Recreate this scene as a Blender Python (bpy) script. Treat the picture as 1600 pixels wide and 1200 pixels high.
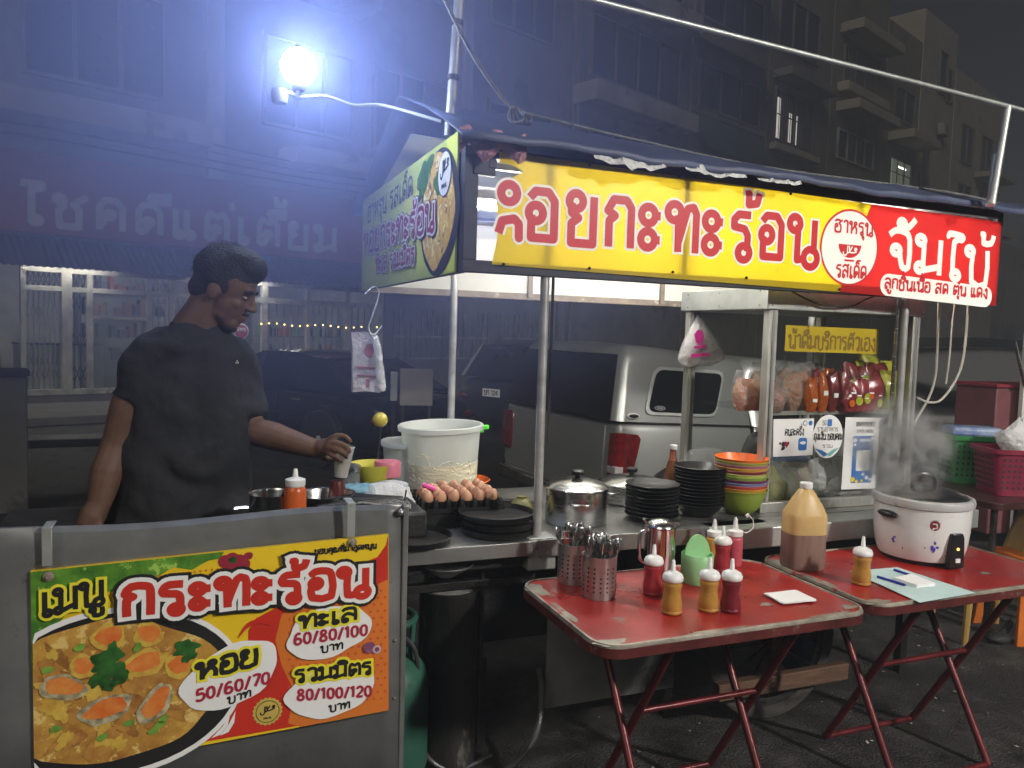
import bpy, math, random
from mathutils import Matrix, Vector
random.seed(7)
R = math.radians
for _o in list(bpy.data.objects): bpy.data.objects.remove(_o)
scene = bpy.context.scene
C = scene.collection

# ------------------------------------------------------------------ camera, sky, assumed street light, exposure
cd = bpy.data.cameras.new('camera'); cam = bpy.data.objects.new('camera', cd); C.objects.link(cam)
F, CAMH = 1220.0, 1.6
cd.sensor_width = 36.0; cd.lens = 36.0 * F / 1600.0; cd.clip_start = 0.05; cd.clip_end = 600
CAMM = Matrix.Translation((0, 0, CAMH)) @ Matrix.Rotation(math.pi/2 - math.atan(82/F), 4, 'X') @ Matrix.Rotation(math.atan(.03), 4, 'Z')
cam.matrix_world = CAMM
scene.camera = cam

SUN_EL, SUN_AZ = R(38), R(200)
w = bpy.data.worlds.new('World'); scene.world = w; w.use_nodes = True
nt = w.node_tree; bg = nt.nodes['Background']
sky = nt.nodes.new('ShaderNodeTexSky'); sky.sky_type = 'NISHITA'; sky.sun_disc = False
sky.sun_elevation = R(38); sky.sun_rotation = SUN_AZ
nt.links.new(sky.outputs['Color'], bg.inputs['Color']); bg.inputs['Strength'].default_value = 0.0007
sl = bpy.data.lights.new('assumed_street_glow', 'SUN'); sl.energy = 0.42; sl.angle = R(25); sl.color = (1.0, .93, .82)
so = bpy.data.objects.new('assumed_street_glow', sl); C.objects.link(so)
_d = Vector((.30, .78, -.62)).normalized()       # sun lamp for an assumed glow of street lamps behind the camera
so.rotation_euler = _d.to_track_quat('-Z', 'Y').to_euler()
vs = scene.view_settings; vs.view_transform = 'Standard'; vs.look = 'None'; vs.exposure = 0.95; vs.gamma = 1.0; vs.use_curve_mapping = False
scene.render.engine = 'CYCLES'
cy = scene.cycles
cy.use_denoising = True
try: cy.denoiser = 'OPENIMAGEDENOISE'
except Exception: pass
cy.max_bounces = 8; cy.transparent_max_bounces = 24; cy.transmission_bounces = 8; cy.volume_bounces = 0
cy.diffuse_bounces = 3; cy.glossy_bounces = 3; cy.sample_clamp_indirect = 3.0
cy.caustics_reflective = False; cy.caustics_refractive = False
cy.volume_step_rate = 2.0; cy.volume_max_steps = 96

# ------------------------------------------------------------------ where a thing of the photograph stands
def ray(px, py): return CAMM.to_3x3() @ Vector(((px-800)/F, -(py-600)/F, -1.0))
EYE = Vector((0, 0, CAMH))
def WY(px, py, d): r = ray(px, py); return EYE + r * (d / r.y)
def WZ(px, py, z): r = ray(px, py); return EYE + r * ((z - CAMH) / r.z)
SA = R(22)
SU = Vector((math.cos(SA), math.sin(SA), 0)); SV = Vector((-math.sin(SA), math.cos(SA), 0)); SO = Vector((.074, 2.815, 0))
def S(u, v, z=0.0): return SO + SU*u + SV*v + Vector((0, 0, z))
def st(P): q = P - SO; return (q.dot(SU), q.dot(SV), P.z)
def WV(px, py, v): r = ray(px, py); return EYE + r * ((v + (SO-EYE).dot(SV)) / r.dot(SV))
def UZ(px, py, v): a = st(WV(px, py, v)); return (a[0], a[2])
FA = R(43.2)
FU = Vector((math.cos(FA), math.sin(FA), 0)); FV = Vector((-math.sin(FA), math.cos(FA), 0)); FO = Vector((-8.53, 13, 0))
def WF(px, py, o=0.0):                                # a point on the row of shophouses: (along, height)
    r = ray(px, py); P = EYE + r * ((o + (FO-EYE).dot(FV)) / r.dot(FV)); return ((P-FO).dot(FU), P.z)
RX90 = Matrix.Rotation(math.pi/2, 4, 'X')            # a print: x right, y up, z towards the street
def T(x, y, z): return Matrix.Translation((x, y, z))
def RZ(a): return Matrix.Rotation(a, 4, 'Z')
def RY(a): return Matrix.Rotation(a, 4, 'Y')
def RX(a): return Matrix.Rotation(a, 4, 'X')
def SC(x, y, z): return Matrix.Diagonal((x, y, z, 1))

# ------------------------------------------------------------------ mesh builder
class MB:
    def __init__(s, mat=None): s.v = []; s.f = []; s.mi = []; s.sm = []; s.mats = []; s.mat = mat
    def _m(s, mat):
        mat = mat or s.mat
        if mat not in s.mats: s.mats.append(mat)
        return s.mats.index(mat)
    def add(s, vs, fs, mat=None, M=None, smooth=False):
        b = len(s.v); k = s._m(mat)
        if M is not None: vs = [M @ Vector(p) for p in vs]
        s.v.extend([tuple(p) for p in vs])
        for f in fs: s.f.append([b+i for i in f]); s.mi.append(k); s.sm.append(smooth)
    def bx(s, x0, x1, y0, y1, z0, z1, mat=None, M=None):
        vs = [(x0,y0,z0),(x1,y0,z0),(x1,y1,z0),(x0,y1,z0),(x0,y0,z1),(x1,y0,z1),(x1,y1,z1),(x0,y1,z1)]
        s.add(vs, [(0,3,2,1),(4,5,6,7),(0,1,5,4),(1,2,6,5),(2,3,7,6),(3,0,4,7)], mat, M)
    def lathe(s, prof, n=24, mat=None, M=None, smooth=True, cap=True, wob=None):
        vs = []; fs = []; m = len(prof)
        for i, (r, z) in enumerate(prof):
            for j in range(n):
                a = 2*math.pi*j/n; k = wob(a, z) if wob else 1.0
                vs.append((r*k*math.cos(a), r*k*math.sin(a), z))
        for i in range(m-1):
            for j in range(n):
                a, b = i*n+j, i*n+(j+1) % n
                fs.append((a, b, b+n, a+n))
        if cap:
            if prof[0][0] > 1e-5: fs.append(tuple(range(n-1, -1, -1)))
            if prof[-1][0] > 1e-5: fs.append(tuple(range((m-1)*n, m*n)))
        s.add(vs, fs, mat, M, smooth)
    def tube(s, pts, r, n=8, mat=None, M=None, closed=False, cap=True):
        pts = [Vector(p) for p in pts]; m = len(pts)
        rr = r if isinstance(r, (list, tuple)) else [r]*m
        vs = []; fs = []; nrm = None
        for i in range(m):
            a = pts[(i-1) % m] if (closed or i) else pts[0]; b = pts[(i+1) % m] if (closed or i < m-1) else pts[-1]
            t = (b-a); t = t.normalized() if t.length > 1e-9 else Vector((0,0,1))
            if nrm is None:
                nrm = t.cross(Vector((0,0,1)))
                if nrm.length < .05: nrm = t.cross(Vector((0,1,0)))
            nrm = (nrm - t*nrm.dot(t)).normalized(); bn = t.cross(nrm)
            for j in range(n):
                q = 2*math.pi*j/n
                vs.append(pts[i] + nrm*(rr[i]*math.cos(q)) + bn*(rr[i]*math.sin(q)))
        for i in range(m if closed else m-1):
            for j in range(n):
                a, b = i*n+j, i*n+(j+1) % n; c = ((i+1) % m)*n
                fs.append((a, b, c+(j+1) % n, c+j))
        if cap and not closed: fs += [tuple(range(n-1,-1,-1)), tuple(range((m-1)*n, m*n))]
        s.add(vs, fs, mat, M, True)
    def prism(s, poly, z0, z1, mat=None, M=None, smooth=False):
        n = len(poly); vs = [(x,y,z0) for x,y in poly] + [(x,y,z1) for x,y in poly]
        s.add(vs, [tuple(range(n-1,-1,-1)), tuple(range(n,2*n))] + [(i,(i+1)%n,n+(i+1)%n,n+i) for i in range(n)], mat, M, smooth)
    def flat(s, poly, z=0.0, mat=None, M=None): s.add([(x,y,z) for x,y in poly], [tuple(range(len(poly)))], mat, M)
    def ball(s, c, r, n=16, m=10, mat=None, M=None, wob=None):
        r = r if isinstance(r, (tuple, list)) else (r, r, r); vs = []; fs = []
        vs.append((c[0], c[1], c[2]-r[2]))
        for i in range(1, m):
            th = math.pi*i/m
            for j in range(n):
                a = 2*math.pi*j/n; k = wob(a, th) if wob else 1
                vs.append((c[0]+k*r[0]*math.sin(th)*math.cos(a), c[1]+k*r[1]*math.sin(th)*math.sin(a), c[2]-k*r[2]*math.cos(th)))
        vs.append((c[0], c[1], c[2]+r[2])); L = len(vs)-1
        for j in range(n):
            fs.append((0, 1+(j+1)%n, 1+j)); fs.append((L, L-n+j, L-n+(j+1)%n))
        for i in range(m-2):
            for j in range(n):
                a = 1+i*n+j; b = 1+i*n+(j+1)%n; fs.append((a, b, b+n, a+n))
        s.add(vs, fs, mat, M, True)
    def loft(s, rings, mat=None, M=None, smooth=True, cap=True, closed=True):
        n = len(rings[0]); vs = [p for r_ in rings for p in r_]; fs = []
        for i in range(len(rings)-1):
            for j in range(n if closed else n-1):
                a, b = i*n+j, i*n+(j+1)%n; fs.append((a, b, b+n, a+n))
        if cap: fs += [tuple(range(n-1,-1,-1)), tuple(range((len(rings)-1)*n, len(rings)*n))]
        s.add(vs, fs, mat, M, smooth)
    def build(s, name, parent=None, bevel=0, angle=40, seg=2, M=None):
        me = bpy.data.meshes.new(name)
        me.from_pydata([tuple(M @ Vector(p)) for p in s.v] if M is not None else s.v, [], s.f); me.update()
        for m in s.mats: me.materials.append(m)
        me.polygons.foreach_set('material_index', s.mi); me.polygons.foreach_set('use_smooth', s.sm)
        me.set_sharp_from_angle(angle=R(angle))
        o = bpy.data.objects.new(name, me); C.objects.link(o)
        if parent is not None: o.parent = parent
        if bevel:
            b = o.modifiers.new('bevel', 'BEVEL'); b.width = bevel; b.segments = seg; b.limit_method = 'ANGLE'; b.angle_limit = R(35)
        return o
def thing(name, label, cat, loc=(0,0,0), rz=0.0, group=None, rx=0.0, ry=0.0):
    o = bpy.data.objects.new(name, None); C.objects.link(o); o.empty_display_size = .05
    o.location = loc; o.rotation_euler = (rx, ry, rz); tag(o, label, cat, group); return o
def tag(o, label, cat, group=None):
    o['label'] = label; o['category'] = cat
    if group: o['group'] = group
    return o
def kind(o, k): o['kind'] = k; return o
def put(o, loc, rz=0.0): o.location = loc; o.rotation_euler = (0, 0, rz); return o
def dup(o, loc, rz, label, group=None, mats=None, scale=None):
    r = o.copy(); C.objects.link(r); r.location = loc; r.rotation_euler = (0, 0, rz); r['label'] = label
    if group: r['group'] = group
    if scale: r.scale = (scale,)*3
    for ch in list(o.children):
        c = ch.copy(); C.objects.link(c); c.parent = r; c.matrix_parent_inverse = ch.matrix_parent_inverse.copy()
        if mats and ch.name.split('.')[0] in mats:
            c.data = c.data.copy(); c.data.materials[0] = mats[ch.name.split('.')[0]]
        for g in list(ch.children):
            d = g.copy(); C.objects.link(d); d.parent = c
    return r
def each(name, parent, mat, boxes, bevel=0):
    for b in boxes: q = MB(mat); q.bx(*b); q.build(name, parent, bevel=bevel)
def circ(x, y, r, n=24, ry=None): return [(x+r*math.cos(2*math.pi*i/n), y+(ry or r)*math.sin(2*math.pi*i/n)) for i in range(n)]
def rrect(x0, x1, y0, y1, r, n=5):
    out = []
    for cx, cy, a0 in ((x1-r,y1-r,0),(x0+r,y1-r,90),(x0+r,y0+r,180),(x1-r,y0+r,270)):
        for i in range(n+1): a = R(a0+90*i/n); out.append((cx+r*math.cos(a), cy+r*math.sin(a)))
    return out
def spline(pts, k=6):
    P = [Vector(p) for p in pts]; out = []
    for i in range(len(P)-1):
        p0 = P[max(i-1,0)]; p1 = P[i]; p2 = P[i+1]; p3 = P[min(i+2,len(P)-1)]
        for j in range(k):
            t = j/k; out.append(.5*((2*p1)+(p2-p0)*t+(2*p0-5*p1+4*p2-p3)*t*t+(3*p1-p0-3*p2+p3)*t**3))
    out.append(P[-1]); return out

# ------------------------------------------------------------------ materials
def mat(name, col, rough=.5, metal=0.0, var=.12, scale=8.0, bump=0.0, bscale=60.0, col2=None, spots=None, spec=.5, trans=0.0, alpha=1.0, emit=None, estr=0.0, coat=0.0, rvar=.15, translucent=0.0, sss=0.0, stretch=None, ior=1.45):
    m = bpy.data.materials.new(name); m.use_nodes = True; n = m.node_tree; nd = n.nodes; L = n.links
    p = nd['Principled BSDF']; out = nd['Material Output']
    p.inputs['Roughness'].default_value = rough; p.inputs['Metallic'].default_value = metal
    p.inputs['Specular IOR Level'].default_value = spec; p.inputs['Transmission Weight'].default_value = trans
    p.inputs['Alpha'].default_value = alpha; p.inputs['Coat Weight'].default_value = coat; p.inputs['IOR'].default_value = ior
    if emit is not None: p.inputs['Emission Color'].default_value = (*emit, 1); p.inputs['Emission Strength'].default_value = estr
    tc = nd.new('ShaderNodeTexCoord'); src = tc.outputs['Object']
    if stretch:
        mp = nd.new('ShaderNodeMapping'); mp.inputs['Scale'].default_value = stretch; L.new(src, mp.inputs['Vector']); src = mp.outputs['Vector']
    nz = nd.new('ShaderNodeTexNoise'); nz.inputs['Scale'].default_value = scale; nz.inputs['Detail'].default_value = 6; nz.inputs['Roughness'].default_value = .6
    L.new(src, nz.inputs['Vector'])
    rp = nd.new('ShaderNodeValToRGB'); a, b = rp.color_ramp.elements; a.position = .3; b.position = .7
    c2 = col2 or tuple(max(0, c*(1-2*var)) for c in col)
    a.color = (*c2, 1); b.color = (*col, 1)
    L.new(nz.outputs['Fac'], rp.inputs['Fac']); cur = rp.outputs['Color']
    if spots:                                    # worn or dirty patches: (colour, scale, threshold)
        sc_, s_, th = spots
        n2 = nd.new('ShaderNodeTexNoise'); n2.inputs['Scale'].default_value = s_; n2.inputs['Detail'].default_value = 8; n2.inputs['Roughness'].default_value = .7
        L.new(src, n2.inputs['Vector'])
        r2 = nd.new('ShaderNodeValToRGB'); r2.color_ramp.elements[0].position = th; r2.color_ramp.elements[1].position = th+.05
        L.new(n2.outputs['Fac'], r2.inputs['Fac'])
        mx = nd.new('ShaderNodeMixRGB'); mx.inputs['Color2'].default_value = (*sc_, 1)
        L.new(r2.outputs['Color'], mx.inputs['Fac']); L.new(cur, mx.inputs['Color1']); cur = mx.outputs['Color']
    L.new(cur, p.inputs['Base Color'])
    if rvar:
        mr = nd.new('ShaderNodeMapRange'); mr.inputs['To Min'].default_value = max(.02, rough-rvar); mr.inputs['To Max'].default_value = min(1, rough+rvar)
        L.new(nz.outputs['Fac'], mr.inputs['Value']); L.new(mr.outputs['Result'], p.inputs['Roughness'])
    if bump:
        bn = nd.new('ShaderNodeTexNoise'); bn.inputs['Scale'].default_value = bscale; bn.inputs['Detail'].default_value = 5; L.new(src, bn.inputs['Vector'])
        bp = nd.new('ShaderNodeBump'); bp.inputs['Strength'].default_value = bump; bp.inputs['Distance'].default_value = .02
        L.new(bn.outputs['Fac'], bp.inputs['Height']); L.new(bp.outputs['Normal'], p.inputs['Normal'])
    if translucent:
        tr = nd.new('ShaderNodeBsdfTranslucent'); L.new(cur, tr.inputs['Color'])
        ms = nd.new('ShaderNodeMixShader'); ms.inputs['Fac'].default_value = translucent
        L.new(p.outputs[0], ms.inputs[1]); L.new(tr.outputs[0], ms.inputs[2]); L.new(ms.outputs[0], out.inputs['Surface'])
    return m
def film(name, col=(.9,.9,.9), amount=.75, rough=.12, crinkle=.5, tint=(1,1,1)):   # clear plastic film or thin glass
    m = bpy.data.materials.new(name); m.use_nodes = True; n = m.node_tree; nd = n.nodes; L = n.links
    p = nd['Principled BSDF']; p.inputs['Base Color'].default_value = (*col, 1); p.inputs['Roughness'].default_value = rough
    t = nd.new('ShaderNodeBsdfTransparent'); t.inputs['Color'].default_value = (*tint, 1)
    ms = nd.new('ShaderNodeMixShader'); ms.inputs['Fac'].default_value = amount
    L.new(p.outputs[0], ms.inputs[1]); L.new(t.outputs[0], ms.inputs[2]); L.new(ms.outputs[0], nd['Material Output'].inputs['Surface'])
    tc = nd.new('ShaderNodeTexCoord'); nz = nd.new('ShaderNodeTexNoise'); nz.inputs['Scale'].default_value = 30; nz.inputs['Detail'].default_value = 4
    L.new(tc.outputs['Object'], nz.inputs['Vector'])
    if crinkle:
        bp = nd.new('ShaderNodeBump'); bp.inputs['Strength'].default_value = crinkle; bp.inputs['Distance'].default_value = .03
        L.new(nz.outputs['Fac'], bp.inputs['Height']); L.new(bp.outputs['Normal'], p.inputs['Normal'])
    return m
def glow(name, col, s):
    m = bpy.data.materials.new(name); m.use_nodes = True; p = m.node_tree.nodes['Principled BSDF']
    p.inputs['Base Color'].default_value = (*col, 1); p.inputs['Emission Color'].default_value = (*col, 1); p.inputs['Emission Strength'].default_value = s
    return m
K = {}
K['steel'] = mat('stainless_steel', (.55,.55,.54), .24, 1.0, var=.1, scale=5, bump=.02, stretch=(1,1,14))
K['steel_dull'] = mat('dull_steel', (.36,.36,.35), .42, .9, var=.18, scale=4, bump=.08, bscale=18, spots=((.16,.15,.13), 9, .62))
K['steel_sheet'] = mat('steel_sheet', (.40,.41,.41), .36, .75, var=.2, scale=3, bump=.25, bscale=4.5, spots=((.24,.235,.22), 7, .60))
K['steel_dark'] = mat('greasy_steel', (.10,.10,.10), .38, .7, var=.3, scale=7, bump=.1, spots=((.03,.03,.028), 6, .52))
K['galv'] = mat('galvanised_sheet', (.52,.54,.52), .45, .6, var=.15, scale=9, bump=.06, bscale=14, spots=((.33,.33,.31), 15, .62))
K['black_iron'] = mat('black_iron', (.018,.018,.018), .38, .3, var=.3, scale=12, bump=.1)
K['black_plastic'] = mat('black_plastic', (.012,.012,.013), .3, var=.2)
K['black_plate'] = mat('black_melamine', (.014,.015,.016), .36, var=.2)
K['soot'] = mat('sooty_metal', (.022,.021,.02), .55, .2, var=.4, scale=8, bump=.2, spots=((.09,.085,.075), 5, .6))
K['pole_steel'] = mat('pole_steel', (.62,.62,.60), .36, .55, var=.15, scale=6, stretch=(1,1,3), spots=((.42,.40,.36), 10, .64))
K['white'] = mat('white_plastic', (.78,.78,.76), .35, var=.05)
K['white_paper'] = mat('white_paper', (.8,.8,.79), .7, var=.03, rvar=0)
K['white_clear'] = mat('milky_plastic', (.86,.88,.84), .32, var=.04, translucent=.5)
K['panel_white'] = mat('white_panel', (.78,.77,.70), .5, var=.05, spots=((.5,.47,.4), 18, .72))
K['trim_brown'] = mat('stained_trim', (.32,.26,.2), .5, var=.3, scale=12, spots=((.5,.48,.42), 8, .6))
K['table_red'] = mat('red_table_paint', (.36,.018,.015), .33, var=.24, scale=5, bump=.08, bscale=25, spots=((.20,.13,.10), 4.2, .645), coat=.1, rvar=.25)
K['table_edge'] = mat('worn_table_edge', (.40,.36,.29), .45, .3, var=.3, scale=14, spots=((.28,.02,.018), 10, .60), bump=.1)
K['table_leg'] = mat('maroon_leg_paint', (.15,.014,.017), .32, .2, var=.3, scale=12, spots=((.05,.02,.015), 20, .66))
K['asphalt'] = mat('asphalt', (.068,.064,.058), .66, var=.5, scale=5, bump=1.0, bscale=95, spots=((.020,.019,.018), 1.3, .53), spec=.4, rvar=.3)
K['tarp'] = mat('blue_tarp', (.085,.105,.19), .5, var=.25, scale=6, bump=.2, bscale=14)
K['skin'] = mat('skin', (.135,.070,.044), .60, var=.16, scale=22, bump=.14, bscale=260, spots=((.09,.046,.03), 30, .62))
K['shirt'] = mat('black_cotton', (.013,.014,.018), .9, var=.15, scale=9, bump=.35, bscale=22)
K['jeans'] = mat('dark_trousers', (.02,.023,.035), .85, var=.2, bump=.2)
K['hair'] = mat('black_hair', (.008,.008,.009), .6, var=.3, scale=60, bump=.5, bscale=160)
K['glass'] = film('case_glass', (.03,.035,.03), .90, .05, 0, (.97,.98,.97))
K['bag_clear'] = film('clear_bag', (.45,.46,.46), .74, .12, .9)
K['bag_milky'] = film('milky_bag', (.74,.74,.74), .34, .2, .8)
K['car_glass'] = mat('dark_car_glass', (.006,.007,.009), .10, var=.1, spec=.18, rvar=0)
K['car_black'] = mat('black_car_paint', (.010,.011,.016), .18, .2, var=.1, coat=.6, rvar=0)
K['car_grey'] = mat('dark_car_paint', (.014,.015,.018), .35, .2, var=.1, coat=.2, rvar=0)
K['car_silver'] = mat('silver_car_paint', (.40,.41,.40), .34, .5, var=.03, coat=.4, rvar=0)
K['rubber'] = mat('rubber', (.022,.021,.020), .7, var=.3, bump=.2)
K['alloy'] = mat('alloy_rim', (.62,.62,.61), .35, .35)
K['red_lens'] = mat('red_lamp_lens', (.22,.008,.012), .12, var=.35, scale=25, coat=.6)
K['chrome'] = mat('chrome', (.8,.8,.8), .12, 1.0, var=.02)
K['orange'] = mat('orange_plastic', (.72,.14,.025), .35, var=.08)
K['lime'] = mat('lime_plastic', (.20,.50,.20), .35, var=.06, translucent=.25)
K['lamp_white'] = glow('lamp_tube', (1,.97,.9), 1)
# ------------------------------------------------------------------ lettering: every letter as pen strokes in a 0..1 tall box; 'x,y x,y' is a line, 'o x y r' a loop
GL = {
'ก': (.72, '.1,0 .1,.55 .24,.66 .06,.76 .2,1 .52,1 .64,.84 .64,0'),
'ข': (.68, 'o .14 .88 .1;.24,.88 .24,.66 .12,.52 .14,0 .6,0 .6,1'),
'ค': (.74, '.1,0 .1,.75 .24,1 .52,1 .66,.78 .66,0;o .34 .52 .1;.26,.44 .11,.12'),
'ผ': (.76, 'o .2 .86 .1;.12,.8 .12,0 .38,.42 .66,0 .66,1'),
'ฉ': (.78, 'o .16 .86 .1;.1,.78 .26,.6 .26,.06 .6,.06;o .62 .12 .1;.68,.2 .68,.84 .5,1 .34,.94'),
'ง': (.62, 'o .40 .88 .1;.5,.86 .52,.04 .42,0 .06,.46'),
'จ': (.68, '.04,.84 .2,1 .46,1 .6,.82 .6,.06 .42,.04 .34,.42;o .24 .46 .1'),
'ช': (.74, 'o .14 .86 .1;.24,.86 .24,.64 .12,.5 .14,0 .58,0 .58,.56 .46,.72 .78,1.02'),
'ณ': (1.05, 'o .12 .12 .1;.1,.2 .12,.6 .22,.68 .06,.78 .2,1 .4,1 .5,.84 .5,.06 .62,.04;o .62 .12 .09;.7,.14 .94,.3;.94,1 .94,0'),
'ด': (.74, '.1,.02 .1,.75 .24,1 .52,1 .66,.78 .66,0;o .36 .42 .1;.34,.32 .28,.12 .1,.02'),
'ต': (.76, '.1,.02 .1,.76 .2,1 .38,.86 .56,1 .68,.78 .68,0;o .36 .42 .1;.34,.32 .28,.12 .1,.02'),
'ถ': (.72, 'o .16 .1 .1;.1,.18 .12,.56 .24,.66 .06,.76 .2,1 .52,1 .64,.84 .64,0'),
'ท': (.76, 'o .12 .86 .11;.22,.8 .24,0;.24,.2 .46,.96 .62,1 .70,.86 .70,0'),
'น': (.78, 'o .12 .88 .1;.22,.86 .22,.04 .50,.10;o .63 .10 .13;.72,.2 .72,1'),
'บ': (.74, 'o .12 .88 .1;.22,.86 .22,.02 .66,.02 .66,1'),
'ม': (.80, 'o .12 .88 .1;.22,.86 .22,.2;o .13 .11 .1;.22,.06 .7,.24;.70,1 .70,0'),
'ย': (.72, 'o .22 .88 .1;.12,.84 .12,.64 .28,.54 .12,.42 .12,.02 .64,.02 .64,1'),
'ร': (.60, 'o .38 .1 .1;.47,.14 .47,.5 .38,.64 .08,.68 .08,.84 .2,.96 .54,.96'),
'ล': (.74, '.66,0 .66,.78 .52,1 .2,1 .08,.82;o .2 .1 .1;.1,.16 .1,.4 .26,.6 .46,.54 .66,.34'),
'ว': (.62, '.06,.84 .2,1 .42,1 .54,.82 .54,.16;o .44 .1 .1'),
'ส': (.78, '.66,0 .66,.78 .52,1 .2,1 .08,.82;o .2 .1 .1;.1,.16 .1,.4 .26,.6 .46,.54 .66,.34;.54,.92 .78,1.1'),
'ห': (.80, 'o .12 .88 .1;.22,.86 .22,0;.22,.2 .5,.62 .72,.4 .72,0;o .60 .86 .1;.54,.78 .48,.62'),
'อ': (.72, 'o .22 .56 .1;.12,.52 .12,.06 .64,.06 .64,.82 .5,1 .2,1 .08,.86'),
'ฮ': (.78, 'o .22 .56 .1;.12,.52 .12,.06 .64,.06 .64,.6 .48,.74 .8,1.04;.6,.84 .5,1 .2,1 .08,.86'),
'ไ': (.40, 'o .22 .1 .1;.13,.12 .13,1.1 .02,1.24 .18,1.38 .36,1.28'),
'เ': (.36, 'o .2 .1 .1;.11,.12 .11,1'),
'แ': (.66, 'o .2 .1 .1;.11,.12 .11,1;o .5 .1 .1;.41,.12 .41,1'),
'โ': (.42, 'o .26 .1 .1;.17,.12 .17,1.04 .40,1.14 .40,1.25 .02,1.25 .02,1.12'),
'า': (.52, '.04,.84 .16,1 .34,1 .44,.84 .44,0'),
'ะ': (.50, 'o .15 .74 .11;.26,.74 .46,.74;o .15 .22 .11;.26,.22 .46,.22'),
' ': (.42, ''),
'/': (.42, '.04,-.08 .36,1.06'),
'0': (.62, '.3,1 .12,.84 .08,.5 .12,.16 .3,0 .48,.16 .52,.5 .48,.84 .3,1'),
'1': (.40, '.06,.8 .24,1 .24,0'),
'2': (.60, '.08,.78 .18,.96 .4,.98 .52,.78 .46,.52 .08,.02 .54,.02'),
'3': (.60, '.08,.84 .22,1 .42,.96 .5,.76 .4,.56 .22,.53 .42,.5 .53,.28 .42,.04 .2,0 .06,.16'),
'4': (.62, '.44,0 .44,1 .06,.3 .58,.3'),
'5': (.60, '.5,1 .14,1 .1,.56 .34,.62 .52,.46 .52,.18 .36,0 .14,.02 .06,.14'),
'6': (.62, '.48,.92 .34,1 .16,.84 .08,.4 .14,.08 .32,0 .5,.12 .52,.36 .38,.54 .2,.5 .09,.3'),
'7': (.56, '.06,1 .52,1 .22,0'),
'8': (.62, '.3,.54 .14,.7 .16,.92 .3,1 .44,.92 .46,.7 .3,.54 .1,.34 .12,.08 .3,0 .48,.08 .5,.34 .3,.54'),
'9': (.62, '.14,.08 .28,0 .46,.16 .53,.6 .47,.92 .3,1 .12,.88 .09,.64 .22,.46 .42,.5 .52,.7'),
'A': (.66, '.04,0 .32,1 .6,0;.14,.34 .5,.34'), 'H': (.66, '.1,0 .1,1;.56,0 .56,1;.1,.52 .56,.52'), 'L': (.54, '.1,1 .1,.02 .5,.02'),
'X': (.60, '.05,0 .55,1;.05,1 .55,0'), 'G': (.66, '.56,.8 .4,1 .18,.94 .08,.5 .18,.06 .42,0 .58,.16 .58,.46 .36,.46'), '-': (.4, '.06,.5 .34,.5'),
'halal': (1.5, '1.2,.72 1.36,.78 1.46,.62 1.2,.56 1.44,.36;1.44,.36 1.16,.22 .95,.2;.95,.2 .74,.24 .66,1;.66,.2 .98,.95;.66,.2 .48,.18 .5,1;.5,.24 .4,-.12 .2,-.2 .06,-.02 .1,.24'),
}
UP = {'ั': 'o -.44 1.22 .08;-.36,1.2 -.24,1.16 -.06,1.42', 'ิ': '-.6,1.13 -.52,1.32 -.22,1.34 -.08,1.13 -.6,1.13',
      'ี': '-.6,1.13 -.52,1.32 -.22,1.34 -.08,1.13 -.6,1.13;-.08,1.13 -.08,1.5', 'ึ': '-.6,1.13 -.52,1.32 -.22,1.34 -.08,1.13 -.6,1.13;o -.1 1.34 .08',
      'ื': '-.6,1.13 -.52,1.32 -.22,1.34 -.08,1.13 -.6,1.13;-.08,1.13 -.08,1.5;-.24,1.2 -.24,1.5', '็': '-.5,1.12 -.54,1.28 -.34,1.3 -.2,1.14;-.54,1.3 -.36,1.46 -.04,1.46'}
TONE = {'่': '-.16,1.16 -.16,1.46', '้': '-.44,1.42 -.34,1.44 -.34,1.2 -.1,1.24 -.04,1.48', '๋': '-.18,1.16 -.18,1.48;-.36,1.32 -.02,1.32'}
LOW = {'ุ': 'o -.2 -.2 .07;-.14,-.2 -.14,-.46', 'ู': 'o -.42 -.2 .07;-.36,-.2 -.36,-.44 -.1,-.44 -.1,-.14'}
def strokes(spec, dx, dy, smooth, lk=1.0):
    out = []
    for s_ in spec.split(';'):
        s_ = s_.strip()
        if not s_: continue
        if s_[0] == 'o':
            _, x, y, r = s_.split(); out.append((circ(float(x)+dx, float(y)+dy, float(r)*lk, 16), True))
        else:
            p = [tuple(float(q) for q in a.split(',')) for a in s_.split()]
            if smooth and len(p) > 2:
                P = spline([(a[0], a[1], 0) for a in p], smooth); p = [(a.x, a.y) for a in P]
            out.append(([(x+dx, y+dy) for x, y in p], False))
    return out
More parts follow.
